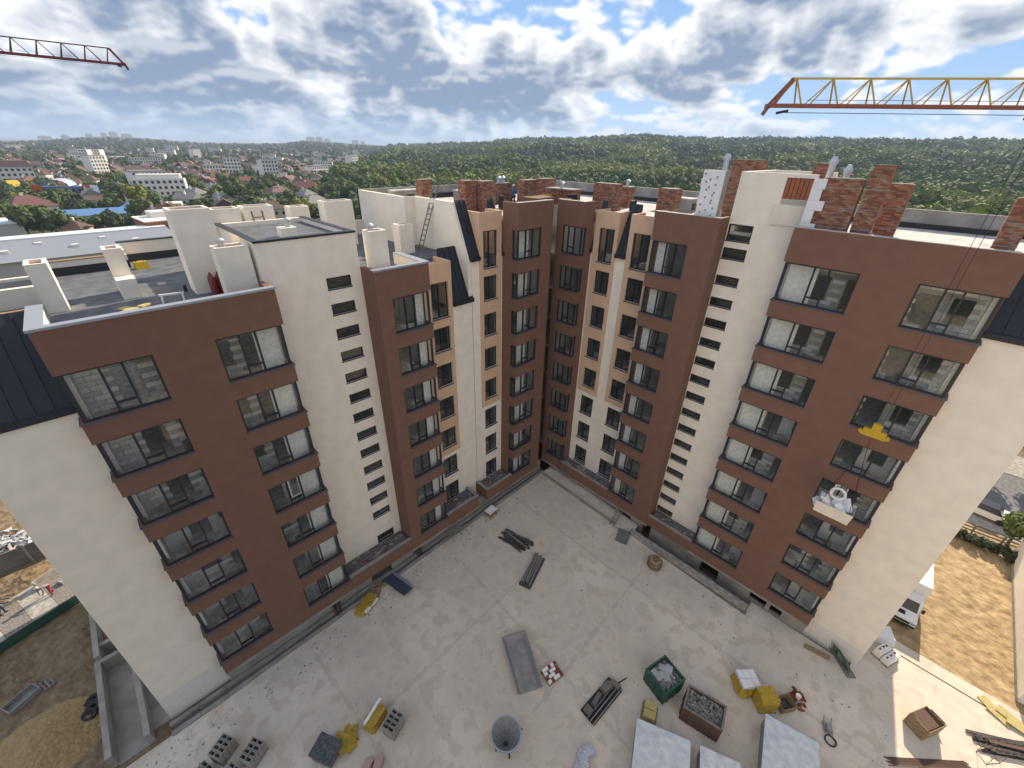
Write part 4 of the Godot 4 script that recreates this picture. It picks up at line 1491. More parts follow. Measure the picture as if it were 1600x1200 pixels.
	fh.quad(Vector3(5.4, 4.5, -4.5), Vector3(-5.4, 4.5, -4.5), Vector3(-5.4, 7.2, 0), Vector3(5.4, 7.2, 0))
	var hs := []
	for k in 3600:
		var d := 520.0 + 2300.0 * pow(rng.randf(), 1.2)
		var az := deg_to_rad(rng.randf_range(60.0, 98.0))
		var u := cos(az) * d
		var v := sin(az) * d
		if in_forest(u, v) or not house_free(u, v, taken, 6.0): continue
		if noise_b.get_noise_2d(u * 2.0, v * 2.0) > 0.22: continue
		taken.append([u, v, 4.0])
		var g := rng.randf_range(0.75, 1.15)
		hs.append([u, land(u, v) - 0.2, -v, rng.randf_range(0.75, 1.25), rng.randf() * TAU, rng.randf_range(0.8, 1.4), Color(g, g * rng.randf_range(0.9, 1.0), g * rng.randf_range(0.82, 1.0))])
		if hs.size() > 750: break
	scatter("far_houses", "mass of small distant houses at the far side of the town", "houses", fh.mesh(), hs)
	get_child(get_child_count() - 1).material_override = M.block
	# --- trees between the houses: the nearest as things, the rest as one mass
	var variants := [crown(201, 7, 420, 0.13), crown(202, 9, 420, 0.13), crown(203, 6, 420, 0.13)]
	var tint_mats := []
	for c in [Color(0.075, 0.115, 0.03), Color(0.11, 0.14, 0.035), Color(0.055, 0.085, 0.032), Color(0.20, 0.215, 0.035)]:
		var lm: StandardMaterial3D = M.leaf.duplicate()
		lm.albedo_color = c.linear_to_srgb()
		tint_mats.append(lm)
	var placed := 0
	tries = 0
	var spots := [[-13, 229, 5.5, 0], [-6, 228, 5.0, 0], [-9.5, 232, 4.5, 1], [-20, 262, 5, 0], [-25, 275, 5, 2], [3, 280, 4.0, 2], [9, 281, 3.6, 2], [13, 282, 3.6, 0], [17, 283, 3.4, 2], [28, 300, 6, 3], [30, 311, 5, 0], [33, 300, 4.5, 1], [-4, 305, 5, 0], [-3, 320, 5, 2], [-1, 333, 4.5, 0], [24, 341, 5, 2], [26, 337, 4.6, 3], [62, 300, 5, 1], [70, 300, 6, 0]]
	while placed < 110 and tries < 6000:
		tries += 1
		var u := 0.0
		var v := 0.0
		var s := 4.0
		var ci := rng.randi() % 4
		if placed < spots.size():
			u = spots[placed][0]; v = spots[placed][1]; s = spots[placed][2]; ci = spots[placed][3]
		else:
			var d := rng.randf_range(215.0, 520.0)
			var az := deg_to_rad(rng.randf_range(61.0, 95.0))
			u = cos(az) * d; v = sin(az) * d
			s = rng.randf_range(2.8, 5.2)
			if ci == 3 and rng.randf() < 0.7: ci = 0
			if not house_free(u, v, taken, 1.5): continue
		var tr := thing("broadleaf_tree", ["dark green broadleaf tree among the houses of the town", "mid green broadleaf tree among the houses of the town", "deep green dense tree among the houses of the town", "yellow green broadleaf tree among the houses of the town"][ci], "tree", P(u, v), rng.randf() * TAU, "trees of the town")
		var tb := MB.new()
		tb.tube(Vector3(0, -0.2, 0), Vector3(0, s * 0.9, 0), 0.28, 0.16, 7)
		for q in 3: tb.tube(Vector3(0, s * 0.6, 0), Vector3(cos(q * 2.1) * s * 0.4, s * 1.1, sin(q * 2.1) * s * 0.4), 0.12, 0.05, 5)
		part(tr, "trunk", tb, M.bark)
		part(tr, "crown", variants[placed % 3], tint_mats[ci], Transform3D(Basis().scaled(Vector3(s, s * rng.randf_range(0.9, 1.25), s)), Vector3(0, s * 1.25, 0)))
		placed += 1
	for k in 5000:
		var d := 240.0 + 2600.0 * pow(rng.randf(), 1.35)
		var az := deg_to_rad(rng.randf_range(59.0, 98.0))
		var u := cos(az) * d
		var v := sin(az) * d
		if in_forest(u, v) or (d < 700.0 and not house_free(u, v, taken, 0.5)): continue
		var s := rng.randf_range(2.4, 4.6) * (1.0 + d * 0.00055)
		far_items.append([u, land(u, v) + s * 0.8, -v, s, rng.randf() * TAU, rng.randf_range(0.8, 1.2), leaf_colour().lerp(Color(0.05, 0.07, 0.03), 0.4)])
	scatter("town_trees", "mass of garden and street trees between the far houses of the town", "trees", crown(210, 6, 90, 0.24), far_items)
	# --- blocks of flats on the skyline
	for e in [[84.9, 4200.0, 60.0, 40.0, 0.60], [85.6, 4200.0, 40.0, 30.0, 0.5], [84.0, 4200.0, 80.0, 22.0, 0.45], [86.6, 4250.0, 50.0, 26.0, 0.4], [89.5, 4200.0, 90.0, 24.0, 0.2], [88.2, 4200.0, 60.0, 20.0, 0.3], [68.2, 4250.0, 90.0, 34.0, 0.5], [67.3, 4250.0, 70.0, 40.0, 0.5], [66.5, 4250.0, 60.0, 30.0, 0.45], [63.6, 4250.0, 70.0, 42.0, 0.3], [62.8, 4250.0, 50.0, 28.0, 0.3], [48.5, 2400.0, 30.0, 22.0, 0.4], [47.6, 2400.0, 22.0, 16.0, 0.4], [36.2, 2150.0, 34.0, 15.0, 1.0], [35.2, 2150.0, 26.0, 13.0, 1.0]]:
		var az := deg_to_rad(e[0])
		var u: float = cos(az) * e[1]
		var v: float = sin(az) * e[1]
		var fb := thing("far_block_of_flats", "pale block of flats standing on the hazy skyline", "building", P(u, v, land(u, v) - 3.0), az, "blocks of flats on the skyline")
		var m := MB.new()
		m.box(-8, 8, 0, e[3] * 0.45 + 10.0, -e[2] * 0.36, e[2] * 0.36)
		part(fb, "wall", m, walls[3])
		m = MB.new()
		m.box(-5, 5, e[3] * 0.45 + 10.0, e[3] * 0.45 + 14.0, -e[2] / 8, e[2] / 8)
		part(fb, "roof_house", m, walls[3])

# ---------------------------------------------------------------- courtyard and yards
func build_ground() -> void:
	var b := MB.new()
	var n := 36
	for i in n:
		for j in n:
			var u0 := lerpf(-8.4, 27.05, float(i) / n)
			var u1 := lerpf(-8.4, 27.05, float(i + 1) / n)
			var v0 := lerpf(-26.0, 22.3, float(j) / n)
			var v1 := lerpf(-26.0, 22.3, float(j + 1) / n)
			b.quad(P(u0, v0, hg(u0, v0)), P(u1, v0, hg(u1, v0)), P(u1, v1, hg(u1, v1)), P(u0, v1, hg(u0, v1)))
	b.quad(P(28.6, -26, 0), P(33.2, -26, 0), P(33.2, -5.5, 0), P(28.6, -5.5, 0))
	for e in [[-26.0, 1.1, 8], [11.3, 22.3, 8]]:
		for k in e[2]:
			var v0: float = lerpf(e[0], e[1], float(k) / e[2])
			var v1: float = lerpf(e[0], e[1], float(k + 1) / e[2])
			b.quad(P(27.05, v0, hg(27.05, v0)), P(28.6, v0, hg(27.05, v0)), P(28.6, v1, hg(27.05, v1)), P(27.05, v1, hg(27.05, v1)))
	b.quad(P(-8.4, 22.3, -0.3), P(-8.4, 22.3, 0.0), P(27, 22.3, 0.8), P(27, 22.3, -0.3))
	struct("courtyard", b, M.slab)
	# strip of rough fill between slab and plinth, with two kerbs
	b = MB.new()
	for i in 24:
		var u0 := lerpf(-8.4, 27.6, i / 24.0)
		var u1 := lerpf(-8.4, 27.6, (i + 1) / 24.0)
		b.quad(P(u0, 22.25, hg(u0, 22) - 0.1), P(u1, 22.25, hg(u1, 22) - 0.1), P(u1, 24.0, hg(u1, 22) - 0.1), P(u0, 24.0, hg(u0, 22) - 0.1))
	b.quad(P(27.0, 1.0, -1.15), P(30.0, 1.0, -1.15), P(30.0, 11.4, -1.15), P(27.0, 11.4, -1.15))
	b.quad(P(27.04, 11.4, -1.2), P(27.04, 1.0, -1.2), P(27.04, 1.0, 0.4), P(27.04, 11.4, 0.4))
	b.quad(P(27.04, 1.09, -1.2), P(28.8, 1.09, -1.2), P(28.8, 1.09, 0.03), P(27.04, 1.09, 0.03))
	b.quad(P(28.8, 11.31, -1.2), P(27.04, 11.31, -1.2), P(27.04, 11.31, 0.4), P(28.8, 11.31, 0.4))
	struct("gutter_bed", b, M.concrete_dark)
	for e in [[22.18, 22.46, 0.12, 0.0], [22.78, 23.0, 0.2, 0.05]]:
		b = MB.new()
		for i in 22:
			var u0 := lerpf(-6.0, 27.3, i / 22.0)
			var u1 := lerpf(-6.0, 27.3, (i + 1) / 22.0) - 0.02
			var y0: float = hg(u0, 22.0) + e[2]
			var y1: float = hg(u1, 22.0) + e[2]
			var w := rng.randf_range(-0.03, 0.03)
			b.quad(P(u0, e[0] + w, y0), P(u1, e[0] + w, y1), P(u1, e[1] + w, y1), P(u0, e[1] + w, y0))
			b.quad(P(u0, e[0] + w, y0 - 0.4), P(u1, e[0] + w, y1 - 0.4), P(u1, e[0] + w, y1), P(u0, e[0] + w, y0))
			b.quad(P(u1, e[1] + w, y1 - 0.4), P(u0, e[1] + w, y0 - 0.4), P(u0, e[1] + w, y0), P(u1, e[1] + w, y1))
		struct("kerb", b, M.concrete)
	b = MB.new()
	for i in 8:
		var v0 := lerpf(13.0, 22.2, i / 8.0)
		var v1 := lerpf(13.0, 22.2, (i + 1) / 8.0) - 0.02
		var y0 := hg(27.2, v0) + 0.1
		var y1 := hg(27.2, v1) + 0.1
		b.quad(P(26.9, v0, y0), P(27.2, v0, y0), P(27.2, v1, y1), P(26.9, v1, y1))
		b.quad(P(26.9, v1, y1 - 0.4), P(26.9, v0, y0 - 0.4), P(26.9, v0, y0), P(26.9, v1, y1))
		b.quad(P(27.2, v0, y0 - 0.4), P(27.2, v1, y1 - 0.4), P(27.2, v1, y1), P(27.2, v0, y0))
	struct("kerb", b, M.concrete)
	# low wall of the light well in front of the east block
	var o := thing("retaining_wall", "low pale concrete wall edging the light well below the brown bays", "wall", P(27.2, 6.25))
	b = MB.new()
	b.box(-0.14, 0.14, -1.2, 0.85, -5.0, 5.1)
	part(o, "wall", b, M.paving)
	b = MB.new()
	b.box(-0.17, 0.17, 0.85, 0.9, -5.03, 5.13)
	part(o, "wall_cap", b, M.paving)
	# trench walls at the end of the west block
	o = thing("trench_wall", "raw concrete trench walls beside the end wall of the lower block", "wall", P(-7.8, 26.3))
	for e in [[-0.95, -0.65, -3.6, 3.5, 1.0], [0.75, 1.05, -2.8, 3.6, 0.9], [-0.65, 0.75, -3.6, -3.3, 1.0], [-0.85, -0.55, -9.2, -3.62, 1.35], [-0.55, 1.6, -4.9, -4.6, 1.1]]:
		b = MB.new()
		b.box(e[0], e[1], -0.2, e[4], e[2], e[3])
		part(o, "wall_panel", b, M.concrete)
	b = MB.new()
	for e in [[-90.0, -8.4, -30.0, 90.0, -0.05], [-8.4, -5.9, 22.3, 90.0, -0.06], [-8.4, 28.0, -90.0, -26.0, -0.05]]:
		b.quad(P(e[0], e[2], e[4]), P(e[1], e[2], e[4]), P(e[1], e[3], e[4]), P(e[0], e[3], e[4]))
	struct("building_yard", b, M.soil)
	b = MB.new()
	b.quad(P(-8.46, 22.7, -0.03), P(-6.9, 22.7, -0.03), P(-6.9, 29.6, -0.03), P(-8.46, 29.6, -0.03))
	b.quad(P(-6.9, 23.4, -0.03), P(-5.9, 23.4, -0.03), P(-5.9, 28.9, -0.03), P(-6.9, 28.9, -0.03))
	struct("trench_floor", b, M.concrete)
	# sunlit earth yard on the other side, gently rutted
	b = MB.new()
	for i in 30:
		for j in 24:
			var q := []
			for c in [[0, 0], [1, 0], [1, 1], [0, 1]]:
				var u: float = 33.2 + (i + c[0]) * 0.66
				var v: float = -30.0 + (j + c[1]) * 1.06
				q.append(P(u, v, -0.02 + 0.05 * noise_a.get_noise_2d(u * 9.0, v * 12.0)))
			b.quad(q[0], q[1], q[2], q[3])
	struct("earth_yard", b, M.dirt)
	b = MB.new()
	b.quad(P(53.0, -60, 0.01), P(57.5, -60, 0.01), P(57.5, 60, 0.01), P(53.0, 60, 0.01))
	b.quad(P(66.5, -60, 0.01), P(72.0, -60, 0.01), P(72.0, 60, 0.01), P(66.5, 60, 0.01))
	struct("pavement", b, M.paving)
	b = MB.new()
	b.quad(P(57.5, -60, -0.02), P(66.5, -60, -0.02), P(66.5, 60, -0.02), P(57.5, 60, -0.02))
	struct("road", b, M.asphalt)
	# loose grit and crumbs on the slab
	var mm := MultiMesh.new()
	mm.transform_format = MultiMesh.TRANSFORM_3D
	mm.use_colors = true
	var chip := MB.new()
	chip.colored = true
	chip.taper(0.5, 0.4, 0.3, 0.25, 0.0, 0.5)
	mm.mesh = chip.mesh()
	mm.instance_count = 1500
	for k in 1500:
		var u := rng.randf_range(-7.5, 27.0)
		var v := rng.randf_range(-8.0, 22.0)
		if rng.randf() < 0.5: v = 22.0 - absf(rng.randfn()) * 1.3
		elif rng.randf() < 0.4: u = 27.0 - absf(rng.randfn()) * 1.6
		var s := 0.035 + 0.11 * pow(rng.randf(), 4.0)
		mm.set_instance_transform(k, Transform3D(Basis(Vector3.UP, rng.randf() * TAU).scaled(Vector3(s, s * 0.7, s)), P(u, v, hg(u, v) - 0.004)))
		var g := rng.randf_range(0.12, 0.55)
		mm.set_instance_color(k, Color(g * 1.03, g, g * 0.94))
	var mo := MultiMeshInstance3D.new()
	mo.name = "grit"
	mo.multimesh = mm
	mo.material_override = vertex_mat(0.95)
	mo.set_meta("kind", "stuff")
	tag(mo, "loose grit and crumbs of concrete scattered over the courtyard", "grit")
	add_child(mo)

func set_down(called: String, label: String, category: String, u: float, v: float, turn := 0.0, group := "") -> Node3D:
	return thing(called, label, category, P(u, v, hg(u, v)), turn, group)

func pallet(o: Node3D, w: float, d: float, material: Material) -> void:
	var b := MB.new()
	for k in 3: b.box(-w / 2, w / 2, 0, 0.09, -d / 2 + k * (d - 0.1) / 2, -d / 2 + k * (d - 0.1) / 2 + 0.1)
	for k in 6: b.box(-w / 2 + k * (w - 0.12) / 5, -w / 2 + k * (w - 0.12) / 5 + 0.12, 0.091, 0.12, -d / 2, d / 2)
	part(o, "pallet", b, material)

# a sheet of wrinkled foil draped round a load: rings from foot to top, each corner pushed about
func draped(b: MB, hx: float, hz: float, y0: float, y1: float, flare: float, hue: Color, closed := true) -> void:
	b.colored = true
	var ring := []
	var n := 28
	for lev in 4:
		var t := lev / 3.0
		var r := []
		for k in n:
			var a := TAU * k / n
			var c := cos(a); var s := sin(a)
			var m := maxf(absf(c), absf(s))
			var grow := 1.0 + flare * pow(1.0 - t, 2.0) * (0.6 + 0.8 * rng.randf()) + rng.randf_range(-0.025, 0.025)
			r.append(Vector3(c / m * hx * grow, lerpf(y0, y1, t) + (rng.randf_range(-0.03, 0.03) if lev > 0 else 0.0), s / m * hz * grow))
		ring.append(r)
	for lev in 3:
		for k in n:
			var g := rng.randf_range(0.85, 1.1)
			b.color = Color(hue.r * g, hue.g * g, hue.b * g)
			b.quad(ring[lev][(k + 1) % n], ring[lev][k], ring[lev + 1][k], ring[lev + 1][(k + 1) % n])
	if closed:
		for k in n:
			b.tri(ring[3][(k + 1) % n], ring[3][k], Vector3(0, y1 + 0.01, 0))

func boards(o: Node3D, called: String, count: int, length: float, spread: float, w: float, h: float, material: Material, skew: float, layers := 3) -> void:
	for k in count:
		var layer := k % layers
		var b := MB.new()
		var l := length * rng.randf_range(0.75, 1.0)
		b.t = Transform3D(Basis(Vector3.UP, rng.randf_range(-skew, skew)), Vector3(rng.randf_range(-0.1, 0.1) * length, layer * h, lerpf(-spread / 2, spread / 2, fmod(k * 0.618, 1.0))))
		b.box(-l / 2, l / 2, 0.002, h - 0.004, -w / 2, w / 2)
		b.t = Transform3D()
		part(o, called, b, material)

func heap(b: MB, rx: float, rz: float, h: float, n: int, jag: float) -> void:
	var g := []
	for i in n + 1:
		var row := []
		for j in n + 1:
			var x := (i * 2.0 / n - 1.0)
			var z := (j * 2.0 / n - 1.0)
			var d := sqrt(x * x + z * z)
			var y := h * maxf(0.0, 1.0 - d) * (1.0 + 0.25 * noise_a.get_noise_2d(x * 160.0, z * 160.0)) + jag * noise_b.get_noise_2d(x * 800.0, z * 800.0) * (1.0 if d < 1.0 else 0.0)
			row.append(Vector3(x * rx, maxf(y, -0.05) if d < 1.0 else -0.05, z * rz))
		g.append(row)
	for i in n:
		for j in n: b.quad(g[i][j], g[i][j + 1], g[i + 1][j + 1], g[i + 1][j])

func build_yard_things() -> void:
	var b: MB
	var o: Node3D
	o = set_down("plank_pile", "untidy pile of dark cement-stained planks in the courtyard near the inner corner", "planks", 18.85, 18.0, 1.75)
	boards(o, "plank", 22, 2.7, 1.15, 0.16, 0.07, M.wood_dark, 0.12, 4)
	boards(o, "plank", 8, 2.4, 1.2, 0.14, 0.07, M.wood_grey, 0.25, 5)
	o = set_down("post_bundle", "bundle of pale square timber posts lying on a wooden tray", "timber", 17.7, 14.85, 0.34)
	b = MB.new()
	b.box(-1.6, 1.6, 0, 0.08, -0.5, 0.5)
	b.box(-1.62, -1.5, 0.08, 0.28, -0.5, 0.5)
	part(o, "tray", b, M.wood_dark)
	for k in 6:
		b = MB.new()
		b.t = Transform3D(Basis(Vector3.UP, -0.06 + 0.03 * k), Vector3(0.1 * (k % 3), 0.082 + 0.15 * (k / 4), -0.32 + 0.2 * (k % 4)))
		b.box(-1.5, 1.5, 0, 0.14, -0.075, 0.075)
		part(o, "post", b, M.wood_grey)
	o = set_down("mortar_trough", "long dented steel mortar trough with rusty upper end", "trough", 11.95, 10.5, 1.09)
	b = MB.new()
	b.t = Transform3D(Basis(), Vector3(0, 0.02, 0))
	b.box(-1.75, 1.6, 0, 0.04, -0.62, 0.62)
	for s in [-1.0, 1.0]:
		b.quad(Vector3(-1.75, 0.03, s * 0.62), Vector3(1.6, 0.03, s * 0.62), Vector3(1.85, 0.45, s * 0.85), Vector3(-1.95, 0.5, s * 0.8))
		b.quad(Vector3(-1.75, 0.0, s * 0.66), Vector3(1.6, 0.0, s * 0.66), Vector3(1.85, 0.45, s * 0.89), Vector3(-1.95, 0.5, s * 0.84))
		b.bar(Vector3(-1.95, 0.5, s * 0.82), Vector3(1.85, 0.45, s * 0.87), 0.06)
	b.quad(Vector3(1.6, 0.03, -0.62), Vector3(1.6, 0.03, 0.62), Vector3(1.85, 0.45, 0.86), Vector3(1.85, 0.45, -0.86))
	part(o, "basin", b, M.steel)
	b = MB.new()
	b.quad(Vector3(1.62, 0.06, -0.6), Vector3(1.62, 0.06, 0.6), Vector3(1.88, 0.47, 0.84), Vector3(1.88, 0.47, -0.84))
	part(o, "rusty_end", b, M.rust)
	o = set_down("brick_pallet", "half empty pallet of white and red facing bricks beside the steel trough", "pallet", 13.0, 8.6, -0.2)
	pallet(o, 1.2, 1.0, M.wood)
	for k in 26:
		b = MB.new()
		var col := k % 5
		var row := (k / 5) % 4
		b.box(-0.11, 0.11, 0, 0.14, -0.1, 0.1)
		part(o, "brick", b, M.white_paint if rng.randf() < 0.6 else M.red_brick, Transform3D(Basis(Vector3.UP, rng.randf_range(-0.08, 0.08)), Vector3(-0.46 + 0.23 * col, 0.122 + 0.142 * (k / 20), -0.36 + 0.24 * row)))
	o = set_down("formwork_stack", "dark stack of scaffold tubes and grey boxes on a steel frame", "scaffold parts", 14.2, 5.35, -0.05)
	b = MB.new()
	b.box(-1.5, 1.4, 0, 0.14, -0.55, 0.55)
	part(o, "base_frame", b, M.black)
	for k in 7:
		b = MB.new()
		b.tube(Vector3(-1.6, 0.2 + 0.06 * (k % 2), 0.05 + 0.075 * k), Vector3(1.1 + 0.06 * k, 0.2 + 0.06 * (k % 2), 0.02 + 0.075 * k), 0.035, 0.035, 8)
		part(o, "tube", b, M.steel if k % 3 == 0 else M.black)
	for e in [[0.65, -0.2, 0.75, 0.5, 0.42], [-0.35, -0.22, 0.9, 0.3, 0.3], [-1.2, -0.2, 0.42, 0.5, 0.3], [1.25, 0.05, 0.4, 0.7, 0.3]]:
		b = MB.new()
		b.t = Transform3D(Basis(Vector3.UP, rng.randf_range(-0.2, 0.2)), Vector3(e[0], 0.142, e[1]))
		b.taper(e[2] / 2, e[3] / 2, e[2] / 2 - 0.03, e[3] / 2 - 0.03, 0, e[4])
		part(o, "box", b, M.concrete_dark)
	b = MB.new()
	b.bar(Vector3(1.3, 0.3, 0.1), Vector3(2.1, 0.42, 0.35), 0.07)
	part(o, "handle", b, M.black)
	o = set_down("concrete_hopper", "grey steel concrete hopper shaped like a funnel on short legs", "hopper", 8.05, 7.95)
	b = MB.new()
	b.lathe([Vector2(0.86, 1.62), Vector2(0.88, 1.5), Vector2(0.3, 0.5), Vector2(0.18, 0.3)], 28)
	b.lathe([Vector2(0.14, 0.3), Vector2(0.26, 0.5), Vector2(0.82, 1.5), Vector2(0.82, 1.62)], 28)
	part(o, "cone", b, M.hopper)
	b = MB.new()
	b.lathe([Vector2(0.82, 1.62), Vector2(0.91, 1.62), Vector2(0.91, 1.54), Vector2(0.86, 1.54)], 28)
	part(o, "rim", b, M.coping)
	for k in 4:
		b = MB.new()
		var a := TAU * k / 4 + 0.4
		b.bar(Vector3(cos(a) * 0.62, 0, sin(a) * 0.62), Vector3(cos(a) * 0.52, 0.9, sin(a) * 0.52), 0.07)
		part(o, "leg", b, M.black)
	b = MB.new()
	b.box(-0.2, 0.2, 0.08, 0.32, -0.2, 0.2)
	b.bar(Vector3(0.85, 1.2, 0.2), Vector3(1.05, 0.9, 0.35), 0.05)
	part(o, "gate", b, M.black)
	# skips
	for e in [["green steel skip heaped with rubble and crumpled sacks", 17.85, 3.1, -0.26, 0.85, 0.82, 1.35, M.green], ["dark rusty skip filled with grey gravel", 17.85, 0.5, -1.35, 1.08, 0.72, 1.5, M.rust]]:
		o = set_down("skip", e[0], "skip", e[1], e[2], e[3])
		var hx: float = e[4]
		var hz: float = e[5]
		var h: float = e[6]
		for s in [[1, 0], [-1, 0], [0, 1], [0, -1]]:
			b = MB.new()
			if s[0] != 0: b.box(s[0] * hx - 0.04, s[0] * hx + 0.04, 0.06, h, -hz + 0.042, hz - 0.042)
			else: b.box(-hx - 0.04, hx + 0.04, 0.06, h, s[1] * hz - 0.04, s[1] * hz + 0.04)
			for k in 3:
				var q := lerpf(-0.6, 0.6, k / 2.0)
				if s[0] != 0: b.box(s[0] * (hx + 0.06) - 0.025, s[0] * (hx + 0.06) + 0.025, 0.08, h - 0.1, q * hz - 0.04, q * hz + 0.04)
				else: b.box(q * hx - 0.04, q * hx + 0.04, 0.08, h - 0.1, s[1] * (hz + 0.06) - 0.025, s[1] * (hz + 0.06) + 0.025)
			part(o, "side_plate", b, e[7])
		b = MB.new()
		b.box(-hx + 0.05, hx - 0.05, 0, 0.058, -hz + 0.05, hz - 0.05)
		part(o, "floor_plate", b, M.rust)
		b = MB.new()
		for q in [[-hx, hx, -hz], [-hx, hx, hz]]: b.bar(Vector3(q[0] - 0.05, h + 0.02, q[2]), Vector3(q[1] + 0.05, h + 0.02, q[2]), 0.11, 0.06)
		for q in [-hx, hx]: b.bar(Vector3(q, h + 0.02, -hz + 0.06), Vector3(q, h + 0.02, hz - 0.06), 0.11, 0.06)
		part(o, "rim", b, M.wood_grey if e[7] == M.rust else M.green)
		b = MB.new()
		b.colored = true
		b.color = Color(0.2, 0.19, 0.185)
		b.box(-hx + 0.05, hx - 0.05, h - 0.35, h - 0.22, -hz + 0.05, hz - 0.05)
		for k in 420:
			var g := rng.randf_range(0.06, 0.42)
			b.color = Color(g, g * 0.97, g * 0.95)
			var px := rng.randf_range(-hx + 0.12, hx - 0.12)
			var pz := rng.randf_range(-hz + 0.12, hz - 0.12)
			var s := rng.randf_range(0.03, 0.085)
			b.t = Transform3D(Basis(Vector3(rng.randfn(), rng.randfn(), rng.randfn()).normalized(), rng.randf() * TAU), Vector3(px, h - 0.22 + 0.1 * (1.0 - absf(px) / hx), pz))
			b.box(-s, s, -s * 0.6, s * 0.6, -s * 0.8, s * 0.8)
		b.t = Transform3D()
		part(o, "rubble", b, M.block).set_meta("kind", "stuff")
		if e[7] == M.green:
			for k in 5:
				b = MB.new()
				b.t = Transform3D(Basis(Vector3.UP, k * 1.3), Vector3(-0.5 + 0.24 * k, h - 0.16, -0.35 + 0.22 * (k % 3)))
				draped(b, 0.2, 0.28, 0, 0.16, 0.3, Color(0.5, 0.52, 0.56))
				part(o, "crumpled_sack", b, M.tarp)
	# pallets of insulation and blocks
	o = set_down("block_pallet", "small wooden pallet with two stacks of pale yellow blocks", "pallet", 15.75, 2.85, 0.35)
	pallet(o, 1.15, 0.95, M.wood)
	for k in 8:
		b = MB.new()
		b.box(-0.24, 0.24, 0, 0.1, -0.36, 0.36)
		part(o, "block", b, M.pale_yellow, Transform3D(Basis(Vector3.UP, rng.randf_range(-0.03, 0.03)), Vector3(-0.26 + 0.52 * (k % 2), 0.122 + 0.102 * (k / 2), 0)))
	o = set_down("wrapped_pallet", "pallet of white blocks half unwrapped from yellow foil", "pallet", 21.85, -0.8, -0.75)
	pallet(o, 1.25, 1.15, M.wood)
	b = MB.new()
	draped(b, 0.64, 0.58, 0.1, 0.78, 0.22, Color(0.62, 0.42, 0.03), false)
	part(o, "yellow_foil", b, M.tarp)
	for k in 12:
		b = MB.new()
		b.box(-0.19, 0.19, 0, 0.2, -0.26, 0.26)
		var lay := k / 6
		part(o, "white_block", b, M.foam, Transform3D(Basis(Vector3.UP, 0.02 * (k % 3)), Vector3(-0.4 + 0.4 * (k % 3), (0.62 if lay == 0 else 0.822), -0.28 + 0.55 * ((k / 3) % 2))))
	o = set_down("wrapped_pallet", "tall pallet fully wrapped in yellow foil beside the wooden crate", "pallet", 21.6, -2.05, -0.75)
	pallet(o, 1.1, 1.0, M.wood)
	b = MB.new()
	draped(b, 0.56, 0.5, 0.1, 1.25, 0.03, Color(0.62, 0.42, 0.03))
	part(o, "yellow_foil", b, M.tarp)
	o = set_down("wooden_crate", "open wooden crate with slats between the yellow pallet and the red bricks", "crate", 22.5, -3.0, -0.6)
	for k in 5:
		b = MB.new()
		b.box(-0.5, 0.5, 0.04 + 0.11 * k, 0.12 + 0.11 * k, 0.38, 0.41)
		b.box(-0.5, 0.5, 0.04 + 0.11 * k, 0.12 + 0.11 * k, -0.41, -0.38)
		part(o, "slat", b, M.wood)
		b = MB.new()
		b.box(-0.5, -0.47, 0.04 + 0.11 * k, 0.12 + 0.11 * k, -0.37, 0.37)
		b.box(0.47, 0.5, 0.04 + 0.11 * k, 0.12 + 0.11 * k, -0.37, 0.37)
		part(o, "slat", b, M.wood)
	b = MB.new()
	b.box(-0.46, 0.46, 0, 0.04, -0.37, 0.37)
	b.box(-0.3, 0.1, 0.04, 0.3, -0.2, 0.2)
	part(o, "bottom", b, M.wood_dark)
	o = set_down("brick_heap", "loose heap of red bricks with a white bucket on top", "bricks", 23.5, -3.5, 0.3)
	for k in 46:
		b = MB.new()
		b.box(-0.125, 0.125, 0, 0.07, -0.06, 0.06)
		var rr := sqrt(rng.randf()) * 0.62
		var aa := rng.randf() * TAU
		var lay := int((1.0 - rr / 0.62) * 3.0 * rng.randf())
		part(o, "brick", b, M.red_brick, Transform3D(Basis(Vector3.UP, rng.randf() * TAU), Vector3(cos(aa) * rr * 1.2, 0.072 * lay, sin(aa) * rr * 0.8)))
	b = MB.new()
	b.lathe([Vector2(0.0, 0.0), Vector2(0.13, 0.0), Vector2(0.16, 0.28), Vector2(0.13, 0.27), Vector2(0.0, 0.1)], 14)
	part(o, "bucket", b, M.white_paint, Transform3D(Basis(), Vector3(0.05, 0.18, 0.0)))
	# broad flat-lidded storage bins that reach into the picture from below
	for e in [["broad storage bin with pale lid nearest the yellow block pallet", 12.2, 0.45, 0.418, 3.1, 1.46], ["narrow storage bin with pale lid between the two broader ones", 13.9, -2.15, 0.40, 2.6, 1.0], ["broad storage bin with pale blue lid beside the wooden crate", 18.1, -4.25, 0.24, 2.65, 1.33]]:
		o = set_down("storage_bin", e[0], "storage bin", e[1], e[2], e[3])
		var hx: float = e[4]
		var hz: float = e[5]
		for q in [[-hx, hx, -hz, -hz + 0.06], [-hx, hx, hz - 0.06, hz], [hx - 0.06, hx, -hz + 0.062, hz - 0.062], [-hx, -hx + 0.06, -hz + 0.062, hz - 0.062]]:
			b = MB.new()
			b.box(q[0], q[1], 0.08, 1.12, q[2], q[3])
			part(o, "side_panel", b, M.cabin)
		for q in [-hx * 0.8, 0.0, hx * 0.8]:
			b = MB.new()
			b.box(q - 0.1, q + 0.1, 0.0, 0.078, -hz + 0.05, hz - 0.05)
			part(o, "skid", b, M.wood_dark)
		b = MB.new()
		b.box(-hx - 0.06, hx + 0.06, 1.122, 1.2, -hz - 0.06, hz + 0.06)
		var rf := part(o, "lid", b, M.cabin_roof)
